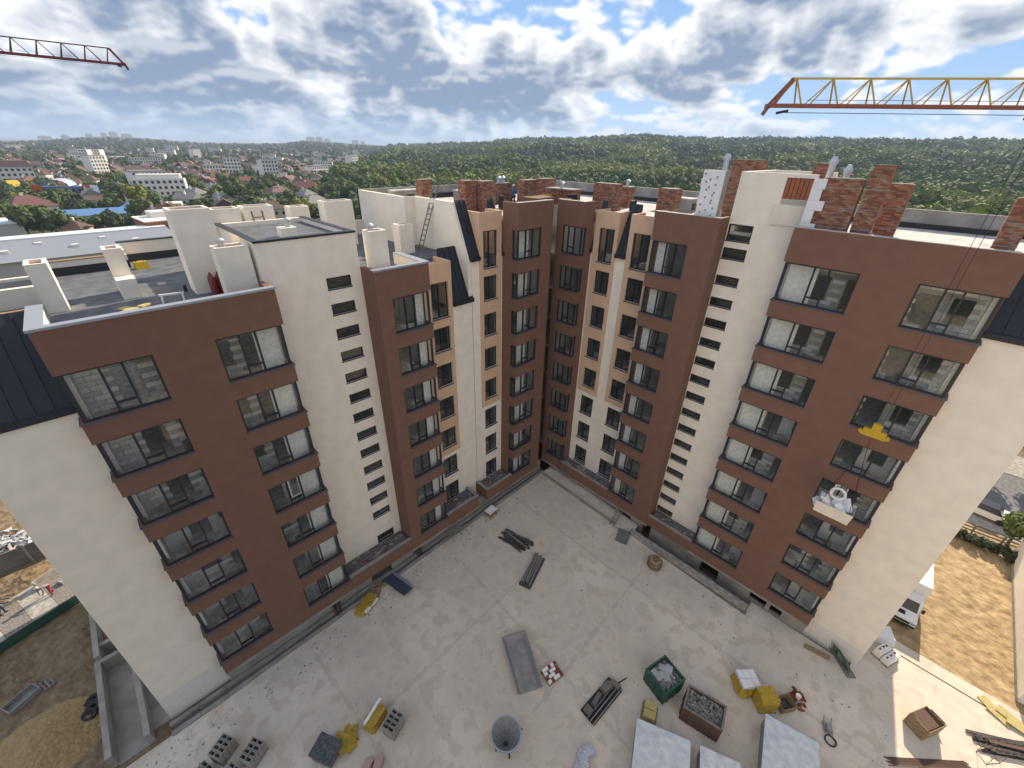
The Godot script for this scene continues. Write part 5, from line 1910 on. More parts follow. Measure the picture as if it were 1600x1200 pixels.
		for k in 2:
			b = MB.new()
			b.box(-hx * 0.5 + k * hx - 0.02, -hx * 0.5 + k * hx + 0.02, 1.2, 1.212, -hz - 0.05, hz + 0.05)
			part(rf, "lid_seam", b, M.cabin_roof)
	o = set_down("pump", "small pump on a frame with a coil of black hose", "pump", 22.5, -5.6, 0.4)
	b = MB.new()
	for k in 22:
		var a0 := TAU * k / 11.0
		var a1 := TAU * (k + 1) / 11.0
		b.tube(Vector3(cos(a0) * 0.3, 0.04 + 0.004 * k, sin(a0) * 0.3), Vector3(cos(a1) * 0.3, 0.044 + 0.004 * k, sin(a1) * 0.3), 0.035, 0.035, 6)
	part(o, "hose", b, M.rubber)
	b = MB.new()
	b.box(0.4, 1.0, 0.0, 0.06, -0.25, 0.25)
	b.box(0.45, 0.8, 0.06, 0.34, -0.14, 0.14)
	b.bar(Vector3(0.95, 0.05, -0.2), Vector3(1.15, 0.5, -0.25), 0.035)
	b.bar(Vector3(0.95, 0.05, 0.2), Vector3(1.15, 0.5, 0.15), 0.035)
	part(o, "motor", b, M.steel)
	o = set_down("plywood_box", "large open plywood box standing in the sun with a dented side flap", "box", 27.5, -9.4, -0.5)
	for e in [[-0.75, 0.75, 0, 1.1, 0.52, 0.55], [-0.75, 0.75, 0, 1.0, -0.55, -0.52], [-0.75, -0.72, 0, 1.05, -0.518, 0.518], [0.72, 0.75, 0, 0.95, -0.518, 0.518], [-0.71, 0.71, 0, 0.04, -0.51, 0.51]]:
		b = MB.new()
		b.box(e[0], e[1], e[2], e[3], e[4], e[5])
		part(o, "panel", b, M.wood)
	b = MB.new()
	b.t = Transform3D(Basis(Vector3.RIGHT, 0.12), Vector3(0, 1.0, 0))
	b.box(-0.7, 0.3, 0, 0.03, -0.5, 0.45)
	part(o, "lid", b, M.rust)
	b = MB.new()
	b.t = Transform3D(Basis(Vector3(0, 0, 1), -0.45), Vector3(0.78, 0.0, 0.0))
	b.box(0, 0.03, 0, 0.75, -0.4, 0.4)
	part(o, "flap", b, M.wood_dark)
	o = set_down("steel_bars", "thin rusty steel bars lying in a loose bundle across the slab", "steel bars", 25.4, -9.9, -0.816)
	for k in 9:
		b = MB.new()
		b.tube(Vector3(-2.4 + 0.1 * (k % 4), 0.03 + 0.04 * (k / 6), -0.2 + 0.05 * k), Vector3(2.3 + 0.08 * (k % 3), 0.03 + 0.04 * (k / 6), -0.22 + 0.055 * k), 0.022, 0.022, 6)
		part(o, "bar", b, M.rust)
	o = set_down("plank_pile", "long dark planks piled near the wall of the white outbuilding", "planks", 30.0, -13.4, -0.95)
	boards(o, "plank", 18, 3.6, 0.9, 0.18, 0.06, M.wood_dark, 0.08, 4)
	boards(o, "plank", 6, 3.0, 1.0, 0.16, 0.06, M.rust, 0.15, 5)
	o = set_down("wire_frame", "thin rectangular frame of bent reinforcing wire", "wire frame", 28.3, -11.9, -0.7)
	b = MB.new()
	for q in [[0, 0], [1, 0], [0, 1], [1, 1]]: b.tube(Vector3(q[0] * 0.9, 0, q[1] * 0.6), Vector3(q[0] * 0.9, 0.8, q[1] * 0.6), 0.012, 0.012, 5)
	for y in [0.02, 0.78]:
		for q in [[0, 0, 0.9, 0], [0, 0.6, 0.9, 0.6], [0, 0, 0, 0.6], [0.9, 0, 0.9, 0.6]]: b.tube(Vector3(q[0], y, q[1]), Vector3(q[2], y, q[3]), 0.012, 0.012, 5)
	part(o, "wire", b, M.rust)
	for k in 4:
		b = MB.new()
		b.t = Transform3D(Basis(Vector3(0, 0, 1), 0.04 * k), Vector3.ZERO)
		b.box(-0.6, 0.6, 0, 0.05, -0.3, 0.3)
		single("board", b, M.pale_yellow, "yellow formwork board leaning in the corner by the white outbuilding", "board", P(32.3 - 0.35 * (k % 2), -12.5 - 0.42 * k, 0.01 + 0.03 * k), 0.9 + 0.2 * k, "yellow boards by the outbuilding")
	o = set_down("sack_pallet", "pallet of white sacks with red print at the corner of the end wall", "sacks", 31.1, -7.1, -0.4)
	pallet(o, 1.3, 1.1, M.wood)
	for k in 20:
		b = MB.new()
		b.t = Transform3D(Basis(Vector3.UP, rng.randf_range(-0.1, 0.1)), Vector3(-0.42 + 0.42 * (k % 3), 0.12 + 0.155 * (k / 6), -0.28 + 0.54 * ((k / 3) % 2)))
		b.taper(0.2, 0.26, 0.17, 0.22, 0.0, 0.15)
		var sk := part(o, "sack", b, M.soft_white)
		b = MB.new()
		b.t = Transform3D(Basis(), Vector3(-0.42 + 0.42 * (k % 3), 0.272 + 0.155 * (k / 6), -0.28 + 0.54 * ((k / 3) % 2)))
		b.box(-0.1, 0.1, 0, 0.004, -0.12, 0.0)
		part(sk, "print", b, M.red)
	o = set_down("foam_stack", "tilted stack of pale insulation boards behind the white sacks", "boards", 32.6, -6.7, 0.5)
	for k in 5:
		b = MB.new()
		b.t = Transform3D(Basis(Vector3(0, 0, 1), 0.12), Vector3(0.05 * k, 0.06 + 0.11 * k, 0))
		b.box(-0.5, 0.5, 0, 0.1, -0.6, 0.6)
		part(o, "board", b, M.foam)
	van(P(34.75, -7.25, 0.0))
	# things along the foot of the blocks
	o = set_down("barrel", "round mesh wrapped barrel beside the light well wall", "barrel", 25.7, 8.1)
	b = MB.new()
	b.lathe([Vector2(0.0, 0.0), Vector2(0.5, 0.0), Vector2(0.56, 0.4), Vector2(0.52, 0.85), Vector2(0.42, 0.98), Vector2(0.0, 0.9)], 16)
	part(o, "drum", b, M.wood)
	b = MB.new()
	for y in [0.15, 0.42, 0.7]: b.lathe([Vector2(0.56, y), Vector2(0.6, y + 0.03), Vector2(0.56, y + 0.06)], 16)
	part(o, "hoop", b, M.rust)
	for k in 5:
		b = MB.new()
		b.box(-0.12, 0.12, 0, 0.12, -0.06, 0.06)
		part(o, "scrap", b, M.rust, Transform3D(Basis(Vector3(0.3, 1, 0.2).normalized(), k * 1.2), Vector3(cos(k * 1.4) * 0.22, 0.86, sin(k * 1.4) * 0.22)))
	o = set_down("scrap_board", "grey board with rubble lying at the end of the light well wall", "board", 26.3, 11.6, 0.3)
	b = MB.new()
	b.t = Transform3D(Basis(Vector3(0, 0, 1), 0.18), Vector3.ZERO)
	b.box(-0.7, 0.7, 0.1, 0.16, -0.55, 0.55)
	part(o, "sheet", b, M.concrete_dark)
	b = MB.new()
	b.bar(Vector3(-0.5, 0.02, -0.3), Vector3(0.9, 0.5, 0.6), 0.08)
	b.bar(Vector3(0.2, 0.04, 0.4), Vector3(0.3, 0.7, -0.9), 0.05)
	part(o, "stick", b, M.wood_grey)
	o = set_down("step_ladder", "short pale wooden ladder propped against the plinth of the taller block", "ladder", 26.6, 13.1)
	b = MB.new()
	for s in [-0.22, 0.22]: b.bar(Vector3(0, 0, s), Vector3(1.45, 1.15, s), 0.07)
	part(o, "rail", b, M.wood_grey)
	for k in 4:
		b = MB.new()
		b.bar(Vector3(0.22 + 0.33 * k, 0.2 + 0.26 * k, -0.22), Vector3(0.22 + 0.33 * k, 0.2 + 0.26 * k, 0.22), 0.09, 0.04)
		part(o, "rung", b, M.wood_grey)
	o = set_down("work_table", "small wooden work table with pale top in the gutter near the inner corner", "table", 19.2, 21.7, 0.1)
	b = MB.new()
	b.box(-0.5, 0.5, 0.68, 0.76, -0.38, 0.38)
	part(o, "table_top", b, M.soft_white)
	for q in [[-0.42, -0.3], [0.42, -0.3], [-0.42, 0.3], [0.42, 0.3]]:
		b = MB.new()
		b.box(q[0] - 0.04, q[0] + 0.04, 0, 0.68, q[1] - 0.04, q[1] + 0.04)
		part(o, "leg", b, M.wood)
	b = MB.new()
	b.box(-0.45, 0.45, 0.3, 0.36, -0.34, 0.34)
	part(o, "shelf", b, M.wood)
	o = set_down("trestle", "light metal trestle with a board across the kerb", "trestle", 15.1, 22.0, 0.15)
	b = MB.new()
	for s in [-0.5, 0.5]:
		b.bar(Vector3(s - 0.15, 0, -0.3), Vector3(s, 0.8, 0), 0.05)
		b.bar(Vector3(s + 0.15, 0, 0.3), Vector3(s, 0.8, 0), 0.05)
	part(o, "leg", b, M.steel)
	b = MB.new()
	b.box(-0.75, 0.75, 0.8, 0.84, -0.2, 0.2)
	part(o, "board", b, M.wood_grey)
	o = set_down("ramp_panel", "dark blue formwork panel leaning out of the light well with a pale edge beam", "panel", 8.9, 21.5, -1.45)
	b = MB.new()
	b.t = Transform3D(Basis(Vector3(0, 0, 1), 0.2), Vector3(0, 0.34, 0))
	b.box(-1.55, 1.5, -0.05, 0.0, -0.55, 0.45)
	part(o, "sheet", b, M.blue_panel)
	b = MB.new()
	b.t = Transform3D(Basis(Vector3(0, 0, 1), 0.2), Vector3(0, 0.34, 0))
	b.box(-1.55, 1.5, 0.002, 0.12, -0.57, -0.38)
	part(o, "edge_beam", b, M.coping)
	o = set_down("wood_scrap", "jumble of broken boards under the edge of the planter", "scrap wood", 7.6, 22.4, 0.4)
	boards(o, "board", 10, 1.1, 0.8, 0.12, 0.08, M.wood, 0.9, 4)
	o = set_down("tarp_bundle", "crumpled yellow tarpaulin over sacks on a low pallet by the kerb", "tarpaulin", 6.4, 21.6, 0.3)
	pallet(o, 1.5, 0.8, M.wood)
	for k in 3:
		b = MB.new()
		b.t = Transform3D(Basis(Vector3.UP, k * 0.9), Vector3(-0.45 + 0.42 * k, 0.1, -0.12))
		draped(b, 0.38, 0.34, 0.0, 0.34 + 0.06 * (k % 2), 0.35, Color(0.55, 0.37, 0.03))
		part(o, "tarpaulin", b, M.tarp)
	b = MB.new()
	b.box(-0.6, 0.7, 0.125, 0.3, 0.24, 0.42)
	part(o, "white_board", b, M.foam)
	for e in [[4.5, 22.5], [11.8, 22.55]]:
		o = set_down("pipe_bundle", "short bundle of dark pipes standing in an opening of the plinth", "pipes", e[0], e[1], 0.0, "pipes in the plinth openings")
		for k in 4:
			b = MB.new()
			b.tube(Vector3(-0.2 + 0.13 * k, -0.05, 0), Vector3(-0.2 + 0.13 * k, 0.9 - 0.08 * (k % 2), -0.3), 0.05, 0.05, 8)
			part(o, "pipe", b, M.rust if k % 2 == 0 else M.black)
	# block stacks near the end of the west block
	o = set_down("board_stack", "white boards and yellow foil leaning together beside a hollow block stack", "boards", 3.15, 14.5, 0.35)
	b = MB.new()
	draped(b, 0.62, 0.4, 0.0, 0.7, 0.12, Color(0.58, 0.38, 0.03))
	part(o, "yellow_foil", b, M.tarp)
	for k in 3:
		b = MB.new()
		b.t = Transform3D(Basis(Vector3(1, 0, 0), 0.25), Vector3(-0.35 + 0.42 * k, 0.55 + 0.05 * k, -0.2))
		b.box(-0.3, 0.3, 0, 0.3, -0.12, 0.05)
		part(o, "white_board", b, M.foam)
	for e in [[3.75, 13.3, 0.35, 1.05, 0.8, "tall stack of hollow grey concrete blocks beside the yellow foil"], [-3.95, 19.1, 0.5, 1.0, 0.9, "stack of hollow grey concrete vent blocks near the end wall"], [-2.75, 17.7, 0.5, 1.0, 0.9, "stack of hollow grey concrete vent blocks near the end wall"], [-5.15, 18.6, 0.4, 0.8, 0.8, "stack of hollow grey concrete vent blocks near the end wall"], [-4.1, 17.6, 0.4, 0.55, 0.8, "stack of hollow grey concrete vent blocks near the end wall"]]:
		o = set_down("hollow_block_stack", e[5], "concrete blocks", e[0], e[1], e[2], "hollow block stacks by the end wall" if e[1] > 14.0 else "")
		for q in 4:
			b = MB.new()
			var x := -0.52 + 0.27 * q
			var hh: float = e[3]
			for c in [[x, x + 0.25, -0.4, -0.35], [x, x + 0.25, -0.03, 0.02], [x, x + 0.25, 0.35, 0.4], [x, x + 0.045, -0.35, -0.03], [x + 0.205, x + 0.25, -0.35, -0.03], [x, x + 0.045, 0.02, 0.35], [x + 0.205, x + 0.25, 0.02, 0.35]]: b.box(c[0], c[1], 0, hh, c[2], c[3])
			part(o, "hollow_block", b, M.concrete)
	o = set_down("lidded_bin", "grey bin with flat dark lid beside torn yellow foil", "bin", 0.3, 14.9, 0.5)
	b = MB.new()
	b.taper(0.5, 0.6, 0.55, 0.66, 0, 0.8)
	part(o, "tub", b, M.concrete_dark)
	b = MB.new()
	b.t = Transform3D(Basis(Vector3(1, 0, 0.4).normalized(), 0.06), Vector3(0, 0.84, 0))
	b.box(-0.6, 0.6, 0, 0.05, -0.7, 0.7)
	part(o, "lid", b, M.slate)
	b = MB.new()
	b.colored = true
	for k in 9:
		var a := TAU * k / 9.0
		b.color = Color(0.6, 0.42, 0.03) * rng.randf_range(0.85, 1.1)
		var l := rng.randf_range(0.35, 0.95)
		var p0 := P(1.55, 14.6, hg(1.5, 14.6) + 0.12)
		var s := Vector3(-sin(a), 0.25, cos(a)) * 0.22
		var tip := p0 + Vector3(cos(a) * l, rng.randf_range(-0.1, 0.1), sin(a) * l)
		b.quad(p0 - s, p0 + s, tip + s * 0.7 + Vector3(0, 0.05, 0), tip - s * 0.7)
	b.color = Color(0.5, 0.34, 0.03)
	b.t = Transform3D(Basis(), P(1.55, 14.6, hg(1.5, 14.6)))
	b.taper(0.4, 0.35, 0.15, 0.12, 0.0, 0.2)
	single("foil_sheet", b, M.tarp, "torn sheet of yellow foil lying spread beside the lidded bin", "foil")
	for k in 2:
		b = MB.new()
		b.taper(0.3, 0.24, 0.28, 0.22, 0, 0.4)
		single("pink_block", b, M.pink, "dusty pink block lying in the open courtyard", "block", P(1.7 + 0.5 * k, 12.75 - 0.35 * k, hg(1.9, 12.6)), 0.5 + 0.2 * k, "pair of pink blocks")
	o = set_down("sack_heap", "pale bluish sacks heaped beside the pale cabin roof", "sacks", 10.8, 4.3, 0.2)
	for k in 4:
		b = MB.new()
		b.t = Transform3D(Basis(Vector3.UP, k * 0.8), Vector3(-0.35 + 0.3 * k, 0.1 * (k % 2), -0.1 + 0.15 * (k % 2)))
		draped(b, 0.32, 0.24, 0, 0.24, 0.2, Color(0.62, 0.64, 0.72))
		part(o, "sack", b, M.tarp)
	o = thing("glass_rack", "stack of greenish glass panes leaning at the corner of the taller end wall", "glass", P(28.3, -5.2, 0.0), 0.75)
	for k in 4:
		b = MB.new()
		b.t = Transform3D(Basis(Vector3(1, 0, 0), -0.35), Vector3(0.18 * k, 0.05, -0.06 * k))
		b.box(-0.6, 0.6, 0, 1.05, -0.01, 0.01)
		part(o, "pane", b, M.green_glass)
	b = MB.new()
	b.box(-0.8, 1.3, 0, 0.08, -0.3, 0.3)
	b.bar(Vector3(0.9, 0.05, -0.3), Vector3(0.9, 0.9, -0.5), 0.06)
	part(o, "rack", b, M.wood_grey)
	b = MB.new()
	b.box(-0.75, 0.75, 0, 0.22, -0.14, 0.14)
	single("timber_beam", b, M.wood, "mossy timber beam lying along the foot of the taller end wall", "beam", P(27.9, -3.6, 0.0), 1.75)
	# --- west yard
	o = thing("sand_heap", "large heap of ochre sand beside the concrete trench", "sand", P(-11.6, 26.8, -0.05))
	b = MB.new()
	heap(b, 3.0, 2.6, 1.3, 34, 0.05)
	part(o, "sand", b, M.sand)
	for e in [[-9.6, 33.0, 2.4, 3.0, 0.9, "steep mound of dug brown earth beside the rear trench wall"], [-12.4, 42.3, 3.4, 1.5, 1.0, "long ridge of stony earth between the formwork deck and the concrete fence"], [-13.0, 33.6, 1.6, 1.8, 0.35, "low flat mound of earth in front of the formwork deck"]]:
		b = MB.new()
		heap(b, e[2], e[3], e[4], 26, 0.16)
		single("earth_heap", b, M.soil, e[5], "earth", P(e[0], e[1], -0.06), 0.3, "earth mounds of the west yard")
	o = thing("mixing_trough", "small grey steel tub lying on the brown earth near the sand", "tub", P(-12.4, 31.0, -0.05), 0.5)
	b = MB.new()
	b.box(-0.75, 0.75, 0, 0.04, -0.4, 0.4)
	for s in [-1.0, 1.0]:
		b.box(-0.75, 0.75, 0.04, 0.4, s * 0.4 - 0.02, s * 0.4 + 0.02)
		b.box(s * 0.75 - 0.02, s * 0.75 + 0.02, 0.04, 0.4, -0.378, 0.378)
	part(o, "basin", b, M.steel)
	o = thing("slatted_pallet", "old slatted pallet lying alone on the brown earth", "pallet", P(-11.0, 31.4, -0.04), 0.35)
	pallet(o, 1.2, 0.9, M.wood_grey)
	o = thing("tyre_stack", "black rubber tyres heaped against the trench wall", "tyres", P(-9.2, 27.4, -0.05))
	for k in 4:
		b = MB.new()
		b.t = Transform3D(Basis(Vector3(1, 0, 0), 0.3 * (k % 2)), Vector3(-0.2 * (k % 2), 0.16 + 0.2 * (k / 2), 0.35 * k - 0.5))
		b.lathe([Vector2(0.18, -0.1), Vector2(0.36, -0.12), Vector2(0.4, 0.0), Vector2(0.36, 0.12), Vector2(0.18, 0.1), Vector2(0.18, -0.1)], 16)
		part(o, "tyre", b, M.rubber)
	o = thing("formwork_deck", "raised formwork deck with green sides and pale plywood top where workers stand", "formwork", P(-12.2, 38.5, 0.0), 0.3)
	for k in 6:
		b = MB.new()
		b.box(-4.2 + 1.4 * k, -2.82 + 1.4 * k, 0.78, 0.86, -1.9, 1.9)
		part(o, "plywood_sheet", b, M.wood_grey if k % 2 == 0 else M.paving)
	for k in 3:
		b = MB.new()
		b.box(-4.2, 4.2, 0.1 + 0.23 * k, 0.31 + 0.23 * k, 1.86, 1.92)
		part(o, "green_board", b, M.green)
	b = MB.new()
	b.box(-4.1, 4.1, -0.05, 0.77, -1.8, 1.8)
	part(o, "bearer", b, M.black)
	for e in [[-3.0, -1.0, 0.5], [-0.6, -1.3, 0.35], [1.9, -1.5, 0.7], [2.9, -0.6, 0.3]]:
		b = MB.new()
		b.box(-0.8, 0.8, 0, e[2], -0.04, 0.04)
		b.box(-0.8, -0.72, 0, e[2], 0.04, 0.5)
		part(o, "upstand", b, M.paving, Transform3D(Basis(Vector3.UP, 0.1 * e[0]), Vector3(e[0], 0.862, e[1])))
	o = thing("concrete_fence", "fence of grey ribbed concrete panels across the west yard", "fence", P(-15.5, 45.0, -0.05), 0.0)
	for k in 6:
		for q in 3:
			b = MB.new()
			b.box(-1.2, 1.2, 0.62 * q, 0.6 + 0.62 * q, -0.05, 0.05)
			part(o, "panel", b, M.concrete_dark, Transform3D(Basis(), Vector3(-5.2 + 2.5 * k, 0, 0)))
		b = MB.new()
		b.box(-0.08, 0.08, 0, 2.0, -0.09, 0.09)
		part(o, "post", b, M.concrete, Transform3D(Basis(), Vector3(-6.5 + 2.5 * k, 0, 0)))
	b = MB.new()
	b.colored = true
	for k in 170:
		var g := rng.randf_range(0.45, 0.8)
		b.color = Color(g, g, g * 1.03)
		b.t = Transform3D(Basis(Vector3(rng.randfn(), rng.randfn(), rng.randfn()).normalized(), rng.randf() * TAU), Vector3(rng.randfn() * 2.4, 0.15 + rng.randf() * 0.35, rng.randfn() * 0.9))
		b.box(-0.3, 0.3, -0.03, 0.03, -0.2, 0.2)
	single("foam_scraps", b, M.block, "drift of white insulation scraps behind the concrete fence", "scraps", P(-13.2, 48.2, 0.0))
	get_child(get_child_count() - 1).set_meta("kind", "stuff")
	# --- east yard
	o = thing("outbuilding", "low white outbuilding with flat roof along the sunlit earth yard", "building", P(42.5, -16.2, -0.05))
	b = MB.new()
	b.box(-8.4, 8.4, 0, 3.0, -2.5, 2.5)
	part(o, "wall", b, M.white)
	b = MB.new()
	b.box(-8.6, 8.6, 3.0, 3.15, -2.7, 2.7)
	part(o, "roof", b, M.screed)
	b = MB.new()
	b.box(-8.5, 8.5, 0.0, 0.35, -2.56, -2.502)
	part(o, "plinth", b, M.concrete)
	o = thing("garden_fence", "low timber fence between the earth yard and the street", "fence", P(51.4, -11.0, -0.05), PI / 2 + 0.1)
	for k in 9:
		b = MB.new()
		b.box(-0.06, 0.06, 0, 1.1, -0.06, 0.06)
		part(o, "post", b, M.wood_grey, Transform3D(Basis(), Vector3(-8.0 + 2.0 * k, 0, 0)))
	for y in [0.25, 0.6, 0.95]:
		b = MB.new()
		b.box(-8.0, 8.0, y, y + 0.14, 0.062, 0.09)
		part(o, "rail", b, M.wood_grey)
	var leaves := []
	var hedge_mesh := crown(305, 6, 260, 0.16)
	for k in 9:
		var tr := thing("hedge_bush", "dark low bush in the row below the timber fence", "bush", P(49.6 + 0.15 * (k % 3), -8.0 - 0.95 * k, 0.0), k * 0.7, "hedge along the earth yard")
		var lm: StandardMaterial3D = M.leaf.duplicate()
		lm.albedo_color = Color(0.045, 0.06, 0.025).linear_to_srgb()
		part(tr, "foliage", hedge_mesh, lm, Transform3D(Basis().scaled(Vector3(0.8, 0.7, 0.8)), Vector3(0, 0.45, 0)))
	for e in [[51.9, -13.4, 1.5, 0.10, 0.13, 0.03, "bright green young tree with long leaves by the timber fence"], [66.8, -9.4, 3.4, 0.035, 0.05, 0.018, "dark dense street tree on the far pavement beyond the end wall"], [67.4, -15.0, 3.0, 0.04, 0.055, 0.02, "dark street tree shading the asphalt road"], [68.6, -5.0, 3.2, 0.035, 0.05, 0.02, "dark street tree next to the road behind the taller block"]]:
		var tr := thing("street_tree", e[6], "tree", P(e[0], e[1], 0.0), rng.randf() * TAU)
		var tb := MB.new()
		tb.tube(Vector3(0, -0.1, 0), Vector3(0.1, e[2] * 1.2, 0), 0.13, 0.08, 8)
		for q in 5: tb.tube(Vector3(0.08, e[2] * 0.8, 0), Vector3(cos(q * 1.26) * e[2] * 0.6, e[2] * 1.5, sin(q * 1.26) * e[2] * 0.6), 0.06, 0.02, 5)
		part(tr, "trunk", tb, M.bark)
		var lm: StandardMaterial3D = M.leaf.duplicate()
		lm.albedo_color = Color(e[3], e[4], e[5]).linear_to_srgb()
		part(tr, "crown", crown(400 + int(e[0]), 9, 900, 0.12 if e[2] < 2.0 else 0.09), lm, Transform3D(Basis().scaled(Vector3(e[2], e[2] * 0.9, e[2])), Vector3(0, e[2] * 1.5, 0)))
	var car := thing("street_car", "white and red car parked at the kerb behind the young tree", "car", P(55.6, -11.6, 0.01), 1.5)
	b = MB.new()
	b.taper(2.1, 0.88, 2.05, 0.84, 0.32, 0.92)
	part(car, "body", b, M.white_paint)
	b = MB.new()
	b.taper(1.25, 0.8, 0.8, 0.62, 0.922, 1.45)
	part(car, "cabin", b, M.house_glass)
	b = MB.new()
	b.box(2.06, 2.12, 0.6, 0.8, -0.8, 0.8)
	part(car, "tail_light", b, M.red)
	for q in [[-1.3, -0.8], [1.3, -0.8], [-1.3, 0.8], [1.3, 0.8]]:
		b = MB.new()
		b.tube(Vector3(q[0], 0.32, q[1] - 0.1), Vector3(q[0], 0.32, q[1] + 0.1), 0.32, 0.32, 12)
		part(car, "wheel", b, M.rubber)

# delivery van: cab to -X, box behind
func van(at: Vector3) -> void:
	var o := thing("delivery_van", "white box van parked in the shade beside the taller end wall", "van", at, 0.06)
	var b := MB.new()
	var prof := [[0.0, 0.45], [0.0, 0.95], [0.75, 1.15], [1.25, 1.95], [2.1, 2.0], [2.1, 0.45]]
	var w := 0.95
	for k in prof.size():
		var p: Array = prof[k]
		var q: Array = prof[(k + 1) % prof.size()]
		b.quad(Vector3(p[0], p[1], -w), Vector3(p[0], p[1], w), Vector3(q[0], q[1], w), Vector3(q[0], q[1], -w))
	for s in [-1.0, 1.0]:
		for k in range(1, prof.size() - 1):
			b.tri(Vector3(prof[0][0], prof[0][1], s * w), Vector3(prof[k][0], prof[k][1], s * w), Vector3(prof[k + 1][0], prof[k + 1][1], s * w))
	part(o, "cab", b, M.white_paint)
	b = MB.new()
	b.quad(Vector3(0.79, 1.2, -0.82), Vector3(0.79, 1.2, 0.82), Vector3(1.2, 1.88, 0.76), Vector3(1.2, 1.88, -0.76))
	b.t = Transform3D(Basis(), Vector3(-0.012, 0.012, 0))
	part(o, "windscreen", b, M.house_glass, Transform3D(Basis(), Vector3(-0.02, 0.015, 0)))
	b = MB.new()
	b.box(0.3, 0.62, 1.07, 1.12, -0.2, 0.2)
	part(o, "bonnet_vent", b, M.black, Transform3D(Basis(Vector3(0, 0, 1), 0.26), Vector3(0.28, -0.08, 0)))
	b = MB.new()
	b.box(-0.03, 0.0, 0.62, 0.82, -0.6, 0.6)
	b.box(-0.08, 0.05, 0.4, 0.55, -0.96, 0.96)
	part(o, "grille", b, M.black)
	for s in [-1.0, 1.0]:
		b = MB.new()
		b.box(-0.035, 0.01, 0.68, 0.86, s * 0.78 - 0.13, s * 0.78 + 0.13)
		part(o, "headlight", b, M.coping)
		b = MB.new()
		b.box(1.0, 1.14, 1.25, 1.55, s * 1.12 - 0.07, s * 1.12 + 0.07)
		b.bar(Vector3(1.1, 1.4, s * 0.95), Vector3(1.07, 1.4, s * 1.08), 0.04)
		part(o, "mirror", b, M.black)
		b = MB.new()
		b.quad(Vector3(1.3, 1.25, s * 0.958), Vector3(1.95, 1.25, s * 0.958), Vector3(1.95, 1.85, s * 0.958), Vector3(1.5, 1.85, s * 0.958))
		part(o, "side_window", b, M.house_glass)
	b = MB.new()
	b.box(2.15, 5.6, 0.75, 2.95, -1.08, 1.08)
	part(o, "cargo_box", b, M.soft_white)
	b = MB.new()
	b.box(0.4, 5.5, 0.42, 0.6, -0.6, 0.6)
	part(o, "chassis", b, M.black)
	for q in [[0.75, -0.82], [0.75, 0.82], [4.5, -0.82], [4.5, 0.82]]:
		b = MB.new()
		b.tube(Vector3(q[0], 0.36, q[1] - 0.13), Vector3(q[0], 0.36, q[1] + 0.13), 0.36, 0.36, 16)
		var wh := part(o, "wheel", b, M.rubber)
		b = MB.new()
		b.tube(Vector3(q[0], 0.36, q[1] - 0.14), Vector3(q[0], 0.36, q[1] + 0.14), 0.2, 0.2, 12)
		part(wh, "rim", b, M.coping)

# ---------------------------------------------------------------- cranes
func jib(o: Node3D, a: Vector3, b_: Vector3, high: float, wide: float, bay_len: float, low_mat: Material, high_mat: Material, chord: float) -> void:
	var d := (b_ - a).normalized()
	var s := d.cross(Vector3.UP).normalized() * wide * 0.5
	var l := a.distance_to(b_)
	for k in [-1.0, 1.0]:
		var c := MB.new()
		c.bar(a + s * k, b_ + s * k, chord, chord)
		part(o, "bottom_chord", c, low_mat)
	var t := MB.new()
	t.bar(a + Vector3(0, high, 0) + d * bay_len * 0.45, b_ + Vector3(0, high, 0), chord * 0.7)
	part(o, "top_chord", t, high_mat)
	var n := int(l / bay_len)
	for k in n:
		var p := a + d * (bay_len * k)
		var top := p + d * (bay_len * 0.55) + Vector3(0, high, 0)
		var q := p + d * bay_len * 0.78
		for e in [-1.0, 1.0]:
			var c := MB.new()
			c.bar(p + s * e, top, chord * 0.42)
			part(o, "diagonal", c, high_mat)
			c = MB.new()
			c.bar(q + s * e, top, chord * 0.5)
			part(o, "diagonal", c, high_mat)
		var c2 := MB.new()
		c2.bar(p + s, p - s, chord * 0.5)
		part(o, "cross_tie", c2, low_mat)
	var e2 := MB.new()
	e2.bar(a + s, a + d * bay_len * 0.45 + Vector3(0, high, 0), chord)
	e2.bar(a - s, a + d * bay_len * 0.45 + Vector3(0, high, 0), chord)
	e2.bar(a + s * 1.2, a - s * 1.2, chord * 1.6)
	e2.bar(a - d * 0.05, a - d * 0.2 - Vector3(0, high * 0.35, 0), chord * 1.3)
	part(o, "jib_tip", e2, low_mat)
	var tr := MB.new()
	tr.bar(a + d * 0.7 - Vector3(0, 0.16, 0), a + d * 0.3 - Vector3(0, 0.24, 0), chord)
	part(o, "end_pulley", tr, M.black)
	var w := MB.new()
	w.tube(a + d * 0.6 - Vector3(0, 0.22, 0), b_ - Vector3(0, 0.28, 0), 0.012, 0.012, 5)
	w.tube(a + d * bay_len + Vector3(0, high * 0.22, 0), b_ + Vector3(0, high * 0.22, 0), 0.009, 0.009, 5)
	part(o, "rope", w, M.black)

